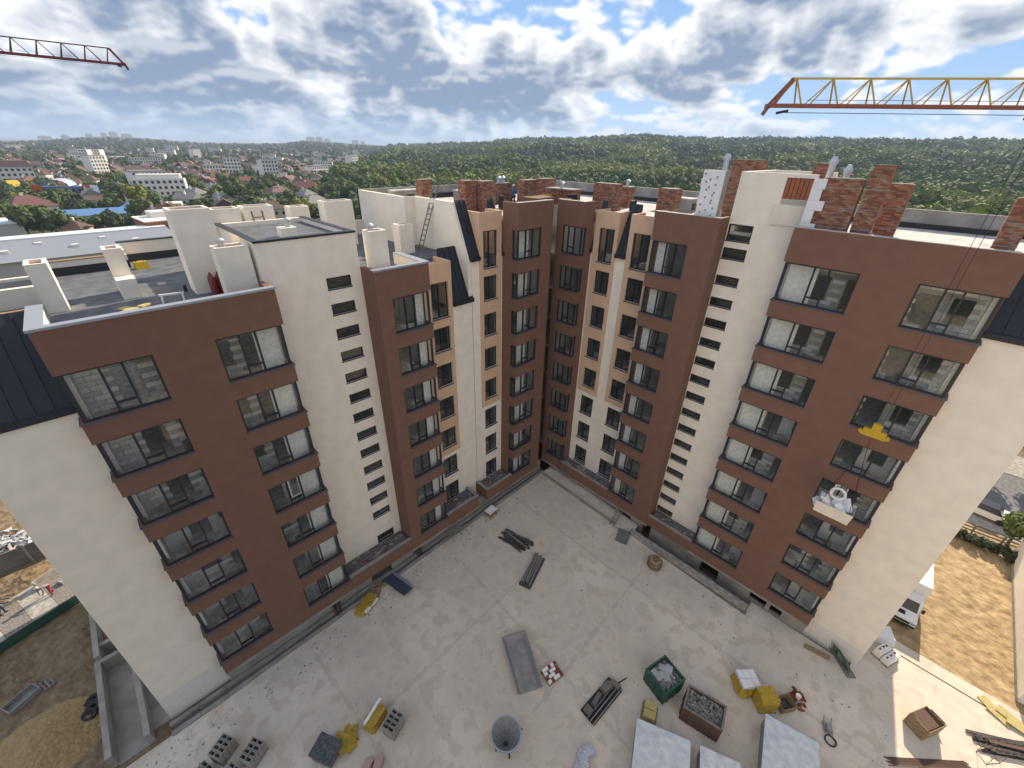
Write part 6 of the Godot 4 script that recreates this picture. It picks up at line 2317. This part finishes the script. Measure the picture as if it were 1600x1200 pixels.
func mast(o: Node3D, at: Vector3, top: float, half: float, m: Material) -> void:
	for q in [[-1, -1], [1, -1], [1, 1], [-1, 1]]:
		var b := MB.new()
		b.bar(at + Vector3(q[0] * half, 0, q[1] * half), at + Vector3(q[0] * half, top - at.y, q[1] * half), 0.14)
		part(o, "mast_leg", b, m)
	var b := MB.new()
	var y := 0.0
	while y < top - at.y - 2.0:
		for q in [[-1, -1, 1, -1], [1, -1, 1, 1], [1, 1, -1, 1], [-1, 1, -1, -1]]:
			b.bar(at + Vector3(q[0] * half, y, q[1] * half), at + Vector3(q[2] * half, y + 2.0, q[3] * half), 0.07)
			b.bar(at + Vector3(q[0] * half, y, q[1] * half), at + Vector3(q[2] * half, y, q[3] * half), 0.07)
		y += 2.0
	part(o, "mast_bracing", b, m)

func build_cranes() -> void:
	var o := thing("tower_crane", "tower crane with yellow lattice jib and red lower chord above the taller block", "crane", P(47.0, -27.5))
	var inv := -P(47.0, -27.5)
	jib(o, P(20.75, 6.95, 32.86) + inv, P(47.5, -28.0, 32.86) + inv, 0.86, 0.62, 1.28, M.crane_mix, M.crane_yellow, 0.09)
	mast(o, Vector3.ZERO, 36.0, 0.6, M.crane_yellow)
	var hook := P(26.55, -0.62, 0)
	var b := MB.new()
	b.box(-0.35, 0.35, 32.5, 32.78, -0.4, 0.4)
	part(o, "trolley", b, M.crane_red, Transform3D(Basis(Vector3.UP, 0.6), hook + inv))
	for s in [[-0.16, 0.0], [0.16, 0.0]]:
		b = MB.new()
		b.tube(Vector3(s[0], 18.9, 0.0), Vector3(s[0] * 0.9, 32.5, 0.0), 0.011, 0.011, 5)
		part(o, "hoist_rope", b, M.black, Transform3D(Basis(Vector3.UP, 0.9), hook + inv))
	b = MB.new()
	b.box(-0.5, 0.5, 18.2, 18.62, -0.09, 0.09)
	b.box(-0.2, 0.2, 18.62, 19.0, -0.11, 0.11)
	b.bar(Vector3(-0.5, 18.4, 0), Vector3(-0.62, 18.3, 0), 0.2)
	b.bar(Vector3(0.5, 18.4, 0), Vector3(0.62, 18.3, 0), 0.2)
	var hb := part(o, "hook_block", b, M.yellow, Transform3D(Basis(Vector3.UP, PI / 2), hook + inv))
	b = MB.new()
	b.bar(Vector3(0, 18.2, 0), Vector3(0.05, 17.85, 0), 0.07)
	b.bar(Vector3(0.05, 17.85, 0), Vector3(-0.08, 17.72, 0), 0.07)
	part(hb, "hook", b, M.red)
	for q in [[-0.7, -0.4], [0.7, -0.4], [-0.7, 0.4], [0.7, 0.4]]:
		b = MB.new()
		b.tube(Vector3(0, 17.72, 0), Vector3(q[1], 13.35, q[0]), 0.012, 0.012, 5)
		part(o, "sling", b, M.black, Transform3D(Basis(), hook + inv))
	o = thing("lifting_tray", "pale tray of white sacks hanging from the crane before the brown bays", "tray", hook + Vector3(0, 12.6, 0), PI / 2)
	b = MB.new()
	b.box(-0.85, 0.85, 0, 0.06, -0.5, 0.5)
	for s in [-1.0, 1.0]:
		b.quad(Vector3(-0.85, 0.05, s * 0.5), Vector3(0.85, 0.05, s * 0.5), Vector3(0.92, 0.75, s * 0.56), Vector3(-0.92, 0.75, s * 0.56))
		b.quad(Vector3(s * 0.85, 0.05, -0.5), Vector3(s * 0.85, 0.05, 0.5), Vector3(s * 0.92, 0.75, 0.56), Vector3(s * 0.92, 0.75, -0.56))
		b.bar(Vector3(-0.92, 0.75, s * 0.56), Vector3(0.92, 0.75, s * 0.56), 0.05)
	part(o, "tray", b, M.cream)
	for k in 9:
		b = MB.new()
		b.t = Transform3D(Basis(Vector3(0.3, 1, 0.2).normalized(), rng.randf() * TAU), Vector3(-0.6 + 0.3 * (k % 5), 0.1 + 0.32 * (k / 5), -0.15 + 0.3 * (k % 2)))
		b.taper(0.22, 0.16, 0.18, 0.13, 0, 0.55 + 0.12 * (k % 3))
		part(o, "sack", b, M.foam)
	b = MB.new()
	for k in 16:
		var a0 := TAU * k / 16.0
		var a1 := TAU * (k + 1) / 16.0
		b.tube(Vector3(0.15 + cos(a0) * 0.34, 1.5 + sin(a0) * 0.36, -0.1), Vector3(0.15 + cos(a1) * 0.34, 1.5 + sin(a1) * 0.36, -0.1), 0.07, 0.07, 7)
	part(o, "pipe_coil", b, M.white_paint)
	# the other crane
	o = thing("tower_crane", "tower crane with dark red lattice jib far behind the lower block", "crane", P(-38.0, 81.6))
	inv = -P(-38.0, 81.6)
	jib(o, P(10.3, 76.3, 39.1) + inv, P(-40.0, 81.8, 39.1) + inv, 1.42, 1.1, 1.95, M.crane_red, M.crane_dull, 0.15)
	mast(o, Vector3.ZERO, 43.0, 0.8, M.crane_red)

# ---------------------------------------------------------------- roofs: chimneys and what lies about
func build_roof_things() -> void:
	var b: MB
	var o: Node3D
	shaft("plastered_chimney", "tall cream chimney beside the dark metal slope at the end of the lower roof", -1.87, 28.2, 24.3, 26.5, 0.72, 1.3, 0, "")
	shaft("plastered_chimney", "slim cream chimney with a low annex standing free on the grey roof", 0.83, 29.4, 24.3, 26.6, 0.72, 1.1, 0, "")
	single("chimney_annex", box_mesh(0.75, 0.95, 0.9), M.white, "low cream annex at the foot of the slim free chimney", "chimney", P(0.85, 28.38, 24.3))
	shaft("plastered_chimney", "broad cream chimney with one metal cowl at the corner of the stair tower", 5.0, 24.95, 24.3, 26.85, 1.45, 0.95, 1, "")
	shaft("plastered_chimney", "cream chimney with metal cowl on the brown middle bay of the lower block", 12.1, 23.6, 24.3, 27.05, 1.05, 0.9, 1, "")
	shaft("plastered_chimney", "cream chimney standing before the tall party wall", 16.95, 28.6, 24.3, 26.35, 1.15, 0.9, 0, "")
	for e in [[4.15, 27.3, 28.4, 1.7, 1.4, "tallest blank cream shaft beside the stair tower of the lower block"], [6.75, 32.3, 27.75, 1.5, 1.2, "cream shaft behind the stair tower with a red lined top"], [8.65, 32.6, 27.75, 1.8, 1.2, "cream shaft with the short wooden ladder leaning on it"], [11.55, 33.6, 27.45, 1.3, 1.1, "small cream shaft at the rear edge of the lower roof"], [14.65, 34.2, 27.6, 2.2, 1.2, "wide cream shaft near the party wall at the rear of the lower roof"]]:
		shaft("roof_shaft", e[5], e[0], e[1], 24.3, e[2], e[3], e[4], 0, "")
	# vent on the stair tower roof
	o = thing("roof_vent", "cream block with metal cowl on the stair tower roof", "vent", P(8.25, 26.2, 26.72))
	b = MB.new()
	b.box(-0.42, 0.42, 0, 0.5, -0.35, 0.35)
	part(o, "curb", b, M.white)
	cowl(o, Vector3(0.1, 0.5, 0))
	o = thing("short_ladder", "short brown wooden ladder leaning on a cream shaft behind the stair tower", "ladder", P(8.35, 31.4, 24.3))
	b = MB.new()
	for s in [-0.3, 0.3]: b.bar(Vector3(s, 0, 0.5), Vector3(s, 3.25, 0.02), 0.08)
	part(o, "rail", b, M.wood)
	for k in 7:
		b = MB.new()
		b.bar(Vector3(-0.3, 0.35 + 0.42 * k, 0.45 - 0.062 * k), Vector3(0.3, 0.35 + 0.42 * k, 0.45 - 0.062 * k), 0.06)
		part(o, "rung", b, M.wood)
	o = thing("long_ladder", "long weathered wooden ladder leaning on the tall cream party wall", "ladder", P(18.2, 28.55, 24.3), 0.0)
	b = MB.new()
	for s in [-0.26, 0.26]: b.bar(Vector3(0, 0, s), Vector3(1.62, 4.75, s + 0.5), 0.07)
	part(o, "rail", b, M.wood_grey)
	for k in 12:
		b = MB.new()
		var t := (k + 1.0) / 13.0
		b.bar(Vector3(1.62 * t, 4.75 * t, -0.26 + 0.5 * t), Vector3(1.62 * t, 4.75 * t, 0.26 + 0.5 * t), 0.055)
		part(o, "rung", b, M.wood_grey)
	o = thing("tool_case", "yellow tool case on the grey roof against the dark upstand", "case", P(2.05, 34.9, 24.3), 0.15)
	b = MB.new()
	b.taper(0.36, 0.26, 0.3, 0.2, 0, 0.42)
	part(o, "case", b, M.yellow)
	b = MB.new()
	b.bar(Vector3(-0.2, 0.42, 0), Vector3(-0.2, 0.52, 0), 0.05)
	b.bar(Vector3(0.2, 0.42, 0), Vector3(0.2, 0.52, 0), 0.05)
	b.bar(Vector3(-0.22, 0.54, 0), Vector3(0.22, 0.54, 0), 0.05)
	part(o, "handle", b, M.black)
	o = thing("gas_cylinders", "group of dark red gas cylinders between two cream shafts", "cylinders", P(4.25, 26.1, 24.3))
	for k in 4:
		b = MB.new()
		b.lathe([Vector2(0.0, 0.0), Vector2(0.15, 0.0), Vector2(0.15, 0.8), Vector2(0.11, 0.92), Vector2(0.04, 0.98), Vector2(0.04, 1.08), Vector2(0.0, 1.08)], 12)
		part(o, "cylinder", b, M.red, Transform3D(Basis(), Vector3(-0.2 + 0.34 * (k % 2), 0, -0.2 + 0.36 * (k / 2))))
	o = thing("plywood_offcuts", "yellow plywood offcuts and a notched board spread on the grey roof", "boards", P(0.35, 25.5, 24.3), 0.2)
	for e in [[0.0, 0.0, 1.5, 0.22, 0.3], [-0.2, 0.35, 1.2, 0.18, -0.1], [0.15, -0.3, 0.4, 0.9, 0.25], [-0.9, 0.3, 1.3, 0.1, 0.1], [0.75, -0.2, 0.5, 0.3, 0.5]]:
		b = MB.new()
		b.box(-e[2] / 2, e[2] / 2, 0, 0.06, -e[3] / 2, e[3] / 2)
		part(o, "offcut", b, M.pale_yellow, Transform3D(Basis(Vector3.UP, e[4]), Vector3(e[0], 0.004 + 0.065 * absf(e[4] * 3.0), e[1])))
	o = thing("sawhorse", "small white sawhorse near the tallest cream shaft", "sawhorse", P(2.2, 25.9, 24.3), -0.2)
	b = MB.new()
	b.bar(Vector3(-0.5, 0.42, 0), Vector3(0.5, 0.42, 0), 0.08)
	for s in [-0.42, 0.42]:
		b.bar(Vector3(s, 0.42, 0), Vector3(s, 0, -0.22), 0.05)
		b.bar(Vector3(s, 0.42, 0), Vector3(s, 0, 0.22), 0.05)
	part(o, "frame", b, M.white_paint)
	for e in [[-0.9, 24.4], [3.0, 27.6]]:
		o = thing("drain_pipe", "short black drain stub standing up from the grey roof", "pipe", P(e[0], e[1], 24.3), 0.0, "drain stubs on the grey roof")
		b = MB.new()
		b.tube(Vector3.ZERO, Vector3(0, 0.34, 0), 0.08, 0.08, 12)
		part(o, "stub", b, M.black)
	# bare brick chimneys of the taller block: u, v, top, width u, width v, vents, cap, label
	var dk := 26.9
	for e in [[20.75, 31.2, 29.0, 1.0, 0.8, 0, false, "small bare brick chimney behind the ladder on the party wall"],
			[22.1, 27.4, 29.1, 1.1, 0.9, 0, false, "bare brick chimney behind the ochre dormer with the dark slope"],
			[23.45, 26.9, 29.05, 1.4, 0.9, 0, false, "bare brick chimney streaked with white mortar above the corner bay"],
			[28.4, 30.4, 28.55, 2.0, 0.9, 2, false, "low bare brick chimney with two metal cowls at the rear of the roof"],
			[29.0, 27.6, 28.95, 1.75, 0.9, 0, false, "bare brick chimney with a bright brick face over the inner corner"],
			[33.3, 29.4, 28.85, 1.9, 1.0, 0, false, "bare brick chimney with a recessed brick panel near the rear parapet"],
			[32.4, 26.4, 28.15, 1.2, 3.0, 1, true, "low wide brick chimney with a pale concrete cap and one cowl"],
			[32.4, 21.7, 28.9, 0.9, 2.3, 0, false, "double width bare brick chimney with a grey mortar rib"],
			[35.4, 21.6, 28.5, 0.9, 0.8, 1, true, "small brick chimney with cap and cowl behind the double width one"],
			[31.4, 15.7, 28.95, 0.9, 1.4, 0, false, "bare brick chimney behind the brown middle bay of the taller block"],
			[36.4, 12.5, 30.85, 0.9, 2.1, 0, false, "twin bare brick chimney peeping over the stair tower"],
			[34.3, 7.45, 30.8, 0.8, 0.8, 0, false, "narrow bare brick chimney behind the clay block patch"],
			[29.25, 5.15, 30.2, 0.6, 1.7, 0, false, "broad bare brick wall of a chimney rising from the brown parapet with foam steps"],
			[29.3, 3.72, 30.86, 0.6, 0.85, 0, false, "tallest orange brick chimney rising from the brown parapet"],
			[31.6, 3.0, 30.0, 0.7, 0.95, 0, false, "orange brick chimney with a grey mortar patch set behind the parapet"],
			[29.2, -1.55, 29.8, 0.6, 0.75, 0, false, "orange brick chimney at the far end of the taller brown bay"]]:
		brick_chimney(e[7], e[0], e[1], dk, e[2], e[3], e[4], e[5], e[6])
	# steel corner angles of the nearest chimney row
	o = thing("foam_cladding", "stepped white foam boards glued on the brick wall beside the stair tower", "insulation", P(28.9, 6.15, 26.9))
	for e in [[0.0, 0.55, 0.12], [0.55, 1.05, 0.42], [1.05, 1.7, 0.16], [1.7, 2.2, 0.5], [2.2, 2.75, 0.22], [2.75, 3.25, 0.3]]:
		b = MB.new()
		b.box(-0.09, 0.0, e[0], e[1] - 0.01, -0.3, e[2])
		part(o, "foam_board", b, M.foam)
	o = thing("foam_chimney", "chimney clad in white foam boards dotted with grey glue spots", "chimney", P(29.2, 11.75, 26.9))
	b = MB.new()
	b.box(-0.3, 0.3, 0, 3.42, -0.66, 0.62)
	part(o, "shaft", b, M.concrete)
	for k in 7:
		b = MB.new()
		b.box(-0.42, -0.302, 0.49 * k, 0.485 + 0.49 * k, -0.68 - 0.06 * (k % 2), 0.6)
		part(o, "foam_board", b, M.foam)
	for k in 22:
		b = MB.new()
		b.tube(Vector3(0, 0, 0), Vector3(-0.012, 0, 0), 0.065, 0.055, 8)
		part(o, "glue_spot", b, M.foam_spot, Transform3D(Basis(), Vector3(-0.42, 0.15 + 0.145 * k, -0.58 + 0.36 * ((k * 7) % 3) + rng.randf() * 0.36)))
	cowl(o, Vector3(0, 3.42, 0.35), 0.9)
	for e in [[31.0, 6.3, 31.2, "tall slim metal flue pipe behind the foam clad brick wall"], [31.0, 5.5, 30.8, "short metal flue pipe with a cone behind the foam clad brick wall"]]:
		o = thing("flue_pipe", e[3], "pipe", P(e[0], e[1], 26.9))
		b = MB.new()
		b.tube(Vector3.ZERO, Vector3(0, e[2] - 26.9 - 0.4, 0), 0.17, 0.17, 14)
		b.tube(Vector3(0, e[2] - 27.3, 0), Vector3(0, e[2] - 27.15, 0), 0.22, 0.22, 14)
		b.tube(Vector3(0, e[2] - 27.15, 0), Vector3(0, e[2] - 26.9, 0), 0.22, 0.1, 14)
		part(o, "pipe", b, M.metal)
	# sheets, rolls and boxes left on the taller roof
	for e in [[31.0, 24.6, 0.0], [25.4, 27.0, 1.1], [31.2, 18.6, 0.3], [25.0, 30.2, 0.7]]:
		o = thing("membrane_rolls", "black bitumen rolls standing on the pale roof screed", "rolls", P(e[0], e[1], 26.9), e[2], "bitumen rolls on the taller roof")
		for k in 4:
			b = MB.new()
			b.tube(Vector3(0.3 * k, 0, 0.05 * (k % 2)), Vector3(0.3 * k, 1.0, 0.05 * (k % 2)), 0.13, 0.13, 12)
			part(o, "roll", b, M.black)
	o = thing("red_sacks", "red sacks in a small heap behind the corner bay parapet", "sacks", P(25.3, 24.6, 26.9))
	for k in 4:
		b = MB.new()
		b.t = Transform3D(Basis(Vector3.UP, k * 1.1), Vector3(-0.3 + 0.25 * k, 0.2 * (k % 2), 0.12 * (k % 2)))
		draped(b, 0.26, 0.2, 0, 0.42, 0.15, Color(0.36, 0.03, 0.05))
		part(o, "sack", b, M.tarp)
	o = thing("roof_barrow", "yellow barrow left between the brick chimneys", "barrow", P(31.2, 27.3, 26.9), 0.4)
	b = MB.new()
	b.taper(0.3, 0.25, 0.48, 0.4, 0.4, 0.78)
	part(o, "tray", b, M.yellow)
	b = MB.new()
	b.tube(Vector3(0.5, 0.2, -0.06), Vector3(0.5, 0.2, 0.06), 0.2, 0.2, 12)
	part(o, "wheel", b, M.rubber)
	b = MB.new()
	for s in [-0.25, 0.25]: b.bar(Vector3(0.5, 0.2, s * 0.3), Vector3(-0.9, 0.6, s), 0.05)
	b.bar(Vector3(-0.3, 0.42, 0.25), Vector3(-0.35, 0, 0.27), 0.05)
	b.bar(Vector3(-0.3, 0.42, -0.25), Vector3(-0.35, 0, -0.27), 0.05)
	part(o, "frame", b, M.black)
	# low concrete upstands of the roof hatches
	for e in [[26.0, 32.0, 2.6, 1.2, "grey concrete roof hatch at the rear left of the taller roof"], [21.6, 35.0, 3.2, 1.0, "long grey concrete hatch by the rear corner of the party wall"], [36.5, 17.5, 1.2, 3.0, "grey concrete hatch behind the middle bay"], [37.5, 9.6, 1.4, 1.6, "grey hatch box with dark opening behind the stair tower"]]:
		o = thing("roof_hatch", e[4], "roof hatch", P(e[0], e[1], 26.9))
		b = MB.new()
		b.wall(-e[2] / 2, e[2] / 2, 0, 1.0, e[3] / 2, 0.15, [[-0.4, 0.4, 0.2, 0.75]])
		b.box(-e[2] / 2, e[2] / 2, 0, 1.0, -e[3] / 2, -e[3] / 2 + 0.15)
		b.box(-e[2] / 2, -e[2] / 2 + 0.15, 0, 1.0, -e[3] / 2 + 0.152, e[3] / 2 - 0.152)
		b.box(e[2] / 2 - 0.15, e[2] / 2, 0, 1.0, -e[3] / 2 + 0.152, e[3] / 2 - 0.152)
		part(o, "wall", b, M.concrete)
		b = MB.new()
		b.box(-e[2] / 2 - 0.05, e[2] / 2 + 0.05, 1.0, 1.1, -e[3] / 2 - 0.05, e[3] / 2 + 0.05)
		part(o, "lid", b, M.screed)

func box_mesh(w: float, h: float, d: float) -> ArrayMesh:
	var b := MB.new()
	b.box(-w / 2, w / 2, 0, h, -d / 2, d / 2)
	return b.mesh()

# ---------------------------------------------------------------- people: one skin over a posed skeleton
# bones: [from, to, radius from, radius to, colour]
func body_mesh(bones: Array, cell: float) -> ArrayMesh:
	var lo := Vector3(1e9, 1e9, 1e9)
	var hi := -lo
	for q in bones:
		for e in [0, 1]:
			var r: float = maxf(q[2], q[3]) + cell * 2.0
			lo = lo.min(q[e] - Vector3.ONE * r)
			hi = hi.max(q[e] + Vector3.ONE * r)
	var n := Vector3i(((hi - lo) / cell).ceil()) + Vector3i.ONE
	var val := PackedFloat32Array()
	var who := PackedInt32Array()
	val.resize(n.x * n.y * n.z)
	who.resize(n.x * n.y * n.z)
	var at := 0
	for z in n.z:
		for y in n.y:
			for x in n.x:
				var p := lo + Vector3(x, y, z) * cell
				var d := 1e9
				var best := 1e9
				var w := 0
				for k in bones.size():
					var q: Array = bones[k]
					var a: Vector3 = q[0]
					var ab: Vector3 = q[1] - a
					var t := clampf((p - a).dot(ab) / maxf(ab.length_squared(), 1e-9), 0.0, 1.0)
					var e := p.distance_to(a + ab * t) - lerpf(q[2], q[3], t)
					if e < best: best = e; w = k
					if d > 1e8: d = e
					else:
						var h := clampf(0.5 + 0.5 * (d - e) / 0.035, 0.0, 1.0)
						d = lerpf(d, e, h) - 0.035 * h * (1.0 - h)
				val[at] = d
				who[at] = w
				at += 1
	var b := MB.new()
	b.colored = true
	var ids := {}
	var corner := [0, 1, n.x, n.x + 1, n.x * n.y, n.x * n.y + 1, n.x * n.y + n.x, n.x * n.y + n.x + 1]
	for z in n.z - 1:
		for y in n.y - 1:
			for x in n.x - 1:
				var i := x + n.x * (y + n.y * z)
				var inside := 0
				for c in 8:
					if val[i + corner[c]] < 0.0: inside += 1
				if inside == 0 or inside == 8: continue
				var sum := Vector3.ZERO
				var m := 0
				for e in [[0, 1], [2, 3], [4, 5], [6, 7], [0, 2], [1, 3], [4, 6], [5, 7], [0, 4], [1, 5], [2, 6], [3, 7]]:
					var fa := val[i + corner[e[0]]]
					var fb := val[i + corner[e[1]]]
					if (fa < 0.0) == (fb < 0.0): continue
					var t := fa / (fa - fb)
					var pa := Vector3(e[0] & 1, (e[0] >> 1) & 1, e[0] >> 2)
					var pb := Vector3(e[1] & 1, (e[1] >> 1) & 1, e[1] >> 2)
					sum += pa.lerp(pb, t)
					m += 1
				ids[i] = b.v.size()
				b.v.append(lo + (Vector3(x, y, z) + sum / m) * cell)
				b.cl.append(bones[who[i]][4])
				var g := Vector3(val[i + 1] - val[i], val[i + n.x] - val[i], val[i + n.x * n.y] - val[i])
				b.nm.append(g.normalized())
	var step := [1, n.x, n.x * n.y]
	for z in range(1, n.z - 1):
		for y in range(1, n.y - 1):
			for x in range(1, n.x - 1):
				var i := x + n.x * (y + n.y * z)
				for ax in 3:
					var j: int = i + step[ax]
					if (val[i] < 0.0) == (val[j] < 0.0): continue
					var s1: int = step[(ax + 1) % 3]
					var s2: int = step[(ax + 2) % 3]
					var q := [ids[i], ids[i - s1], ids[i - s1 - s2], ids[i - s2]]
					if val[i] < 0.0: q.reverse()
					for k in [0, 1, 2, 0, 2, 3]: b.ix.append(q[k])
	return b.mesh()

func person(label: String, at: Vector3, turn: float, pose: int, top: Color, legs: Color, hat: Color) -> void:
	var skin := Color(0.42, 0.24, 0.16)
	var shoe := Color(0.04, 0.035, 0.03)
	var hip := Vector3(0, 0.92, 0)
	var bend := [0.12, 0.95, 0.5][pose] as float
	var f := Vector3(0, cos(bend), sin(bend))          # along the spine, leaning to +z
	var chest := hip + f * 0.36
	var neck := hip + f * 0.52
	var head := neck + (f + Vector3(0, 0.25, 0.12)).normalized() * 0.17
	var bones := [[hip, chest, 0.135, 0.15, top], [chest, neck, 0.15, 0.07, top], [neck, head, 0.055, 0.06, skin],
		[head, head + Vector3(0, 0.05, 0.01), 0.098, 0.092, skin], [head + Vector3(0, -0.01, 0.085), head + Vector3(0, -0.03, 0.115), 0.018, 0.014, skin],
		[head + Vector3(0, 0.055, -0.01), head + Vector3(0, 0.09, -0.01), 0.115, 0.09, hat], [head + Vector3(0, 0.05, 0.08), head + Vector3(0, 0.045, 0.14), 0.05, 0.03, hat]]
	for s in [-1.0, 1.0]:
		var sh := neck + Vector3(s * 0.17, -0.05, 0)
		var el: Vector3 = sh + [Vector3(s * 0.06, -0.27, 0.05), Vector3(s * 0.05, -0.27, 0.08), Vector3(s * 0.05, -0.2, 0.2)][pose]
		var wr: Vector3 = el + [Vector3(-s * 0.02, -0.2, 0.15), Vector3(-s * 0.08, -0.24, 0.06), Vector3(-s * 0.06, -0.05, 0.24)][pose]
		var kn := Vector3(s * 0.11, 0.5, 0.06 + 0.05 * s * [0.4, 1.4, 1.0][pose])
		var an := Vector3(s * 0.12, 0.09, -0.02 + 0.1 * s * [0.4, 1.4, 1.0][pose])
		bones.append([sh, el, 0.062, 0.048, top])
		bones.append([el, wr, 0.046, 0.034, top])
		var out: Vector3 = (wr - el).normalized()
		bones.append([wr, wr + out * 0.08, 0.034, 0.03, skin])
		for k in 4: bones.append([wr + out * 0.08 + Vector3((k - 1.5) * 0.02, 0, 0), wr + out * (0.14 + 0.012 * (k % 3)) + Vector3((k - 1.5) * 0.024, -0.02, 0.01), 0.011, 0.009, skin])
		bones.append([wr + out * 0.03 - Vector3(s * 0.03, 0, 0), wr + out * 0.08 - Vector3(s * 0.055, 0, -0.02), 0.012, 0.01, skin])
		bones.append([hip + Vector3(s * 0.085, -0.02, 0), kn, 0.098, 0.068, legs])
		bones.append([kn, an, 0.066, 0.046, legs])
		bones.append([an + Vector3(0, -0.04, -0.03), an + Vector3(s * 0.01, -0.055, 0.15), 0.045, 0.035, shoe])
	var o := thing("person", label, "person", at, turn)
	part(o, "body", body_mesh(bones, 0.028), M.paint)

func build_people() -> void:
	person("worker in red trousers and grey jacket bending over the formwork deck", P(-10.6, 38.7, 0.86), -0.8, 1, Color(0.24, 0.22, 0.26), Color(0.34, 0.02, 0.05), Color(0.6, 0.58, 0.6))
	person("worker in dark blue overalls leaning forward at the far side of the formwork deck", P(-13.2, 38.9, 0.86), 1.4, 2, Color(0.05, 0.06, 0.10), Color(0.06, 0.06, 0.09), Color(0.06, 0.06, 0.08))
	person("worker in blue jacket standing among the brick chimneys on the taller roof", P(27.2, 27.6, 26.9), -0.7, 0, Color(0.07, 0.12, 0.28), Color(0.03, 0.03, 0.05), Color(0.5, 0.5, 0.5))

func _ready() -> void:
	# camera: measured from the verticals and the two facades of the photograph
	var cam := Camera3D.new()
	cam.name = "camera"
	cam.fov = rad_to_deg(2.0 * atan(600.0 / 655.8))
	cam.near = 0.1
	cam.far = 12000.0
	var yaw := deg_to_rad(45.056)
	var pitch := deg_to_rad(29.207)
	var roll := deg_to_rad(1.206)
	var fw := Vector3(cos(yaw) * cos(pitch), -sin(pitch), -sin(yaw) * cos(pitch))
	var rt := Vector3(sin(yaw), 0, cos(yaw))
	var up := rt.cross(fw)
	cam.transform = Transform3D(Basis(rt * cos(roll) + up * sin(roll), up * cos(roll) - rt * sin(roll), -fw), Vector3(0, 31.2, 0))
	add_child(cam)
	cam.current = true
	# sun: behind the taller block, so that the whole courtyard lies in its shade
	var sun_az := deg_to_rad(9.0)
	var sun_el := deg_to_rad(33.0)
	var to_sun := Vector3(cos(sun_az) * cos(sun_el), sin(sun_el), -sin(sun_az) * cos(sun_el))
	var sun := DirectionalLight3D.new()
	sun.name = "sun"
	sun.light_energy = 1.5
	sun.light_color = Color(1.0, 0.93, 0.82)
	sun.light_angular_distance = 0.6
	sun.shadow_enabled = true
	add_child(sun)
	sun.look_at_from_position(Vector3.ZERO, -to_sun, Vector3.UP)
	noise_a.seed = 2
	noise_a.frequency = 0.01
	noise_b.seed = 4
	noise_b.frequency = 0.006
	noise_b.fractal_octaves = 4
	rng.seed = 20240915
	var env := Environment.new()
	env.background_mode = Environment.BG_SKY
	var sky := Sky.new()
	var ps := PanoramaSkyMaterial.new()
	ps.panorama = sky_image(to_sun)
	sky.sky_material = ps
	env.sky = sky
	env.tonemap_mode = Environment.TONE_MAPPER_LINEAR
	env.tonemap_exposure = 1.68
	env.sdfgi_enabled = true
	env.ssao_enabled = true
	env.ssil_enabled = true
	env.fog_enabled = true
	env.fog_density = 0.00015
	env.fog_light_color = Color(0.80, 0.88, 1.0)
	var we := WorldEnvironment.new()
	we.name = "environment"
	we.environment = env
	add_child(we)

	build_materials()
	M.red_brick = grained(mat(0.30, 0.075, 0.05, 0.9), noise_tex(0.05, 61, g3(0.7), g3(1.0), 4, 256), 1.0)
	M.pale_yellow = grained(mat(0.56, 0.47, 0.19, 0.85), noise_tex(0.05, 62, g3(0.75), g3(1.0), 4, 256), 0.8)
	M.hopper = grained(mat(0.46, 0.47, 0.47, 0.6, 0.2), noise_tex(0.02, 63, g3(0.6), g3(1.0), 5, 512), 0.5)
	M.cabin = grained(mat(0.30, 0.36, 0.40, 0.6), noise_tex(0.02, 64, g3(0.75), g3(1.0), 5, 256), 0.3)
	M.cabin_roof = grained(mat(0.72, 0.735, 0.735, 0.6), noise_tex(0.016, 65, Color(0.8, 0.83, 0.88), Color(1, 1, 1), 5, 512), 0.2)
	M.blue_panel = mat(0.045, 0.055, 0.095, 0.6)
	M.slate = grained(mat(0.12, 0.14, 0.16, 0.7), noise_tex(0.03, 66, g3(0.5), g3(1.0), 5, 256), 0.5)
	M.pink = mat(0.42, 0.27, 0.25, 0.9)
	M.crane_mix = mat(0.24, 0.07, 0.035, 0.5, 0.1)
	M.crane_dull = mat(0.13, 0.07, 0.05, 0.5, 0.1)
	M.lining = grained(mat(0.76, 0.78, 0.74, 0.9), noise_tex(0.02, 67, Color(0.86, 0.87, 0.85), Color(1, 1, 1), 5, 512), 0.3)
	build_land()
	build_ground()
	west_block()
	east_block()
	added_bounce_block()
	print("blocks ", Time.get_ticks_msec())
	build_forest()
	build_town()
	print("town ", Time.get_ticks_msec())
	build_roof_things()
	build_yard_things()
	build_cranes()
	build_people()
	print("done ", Time.get_ticks_msec())
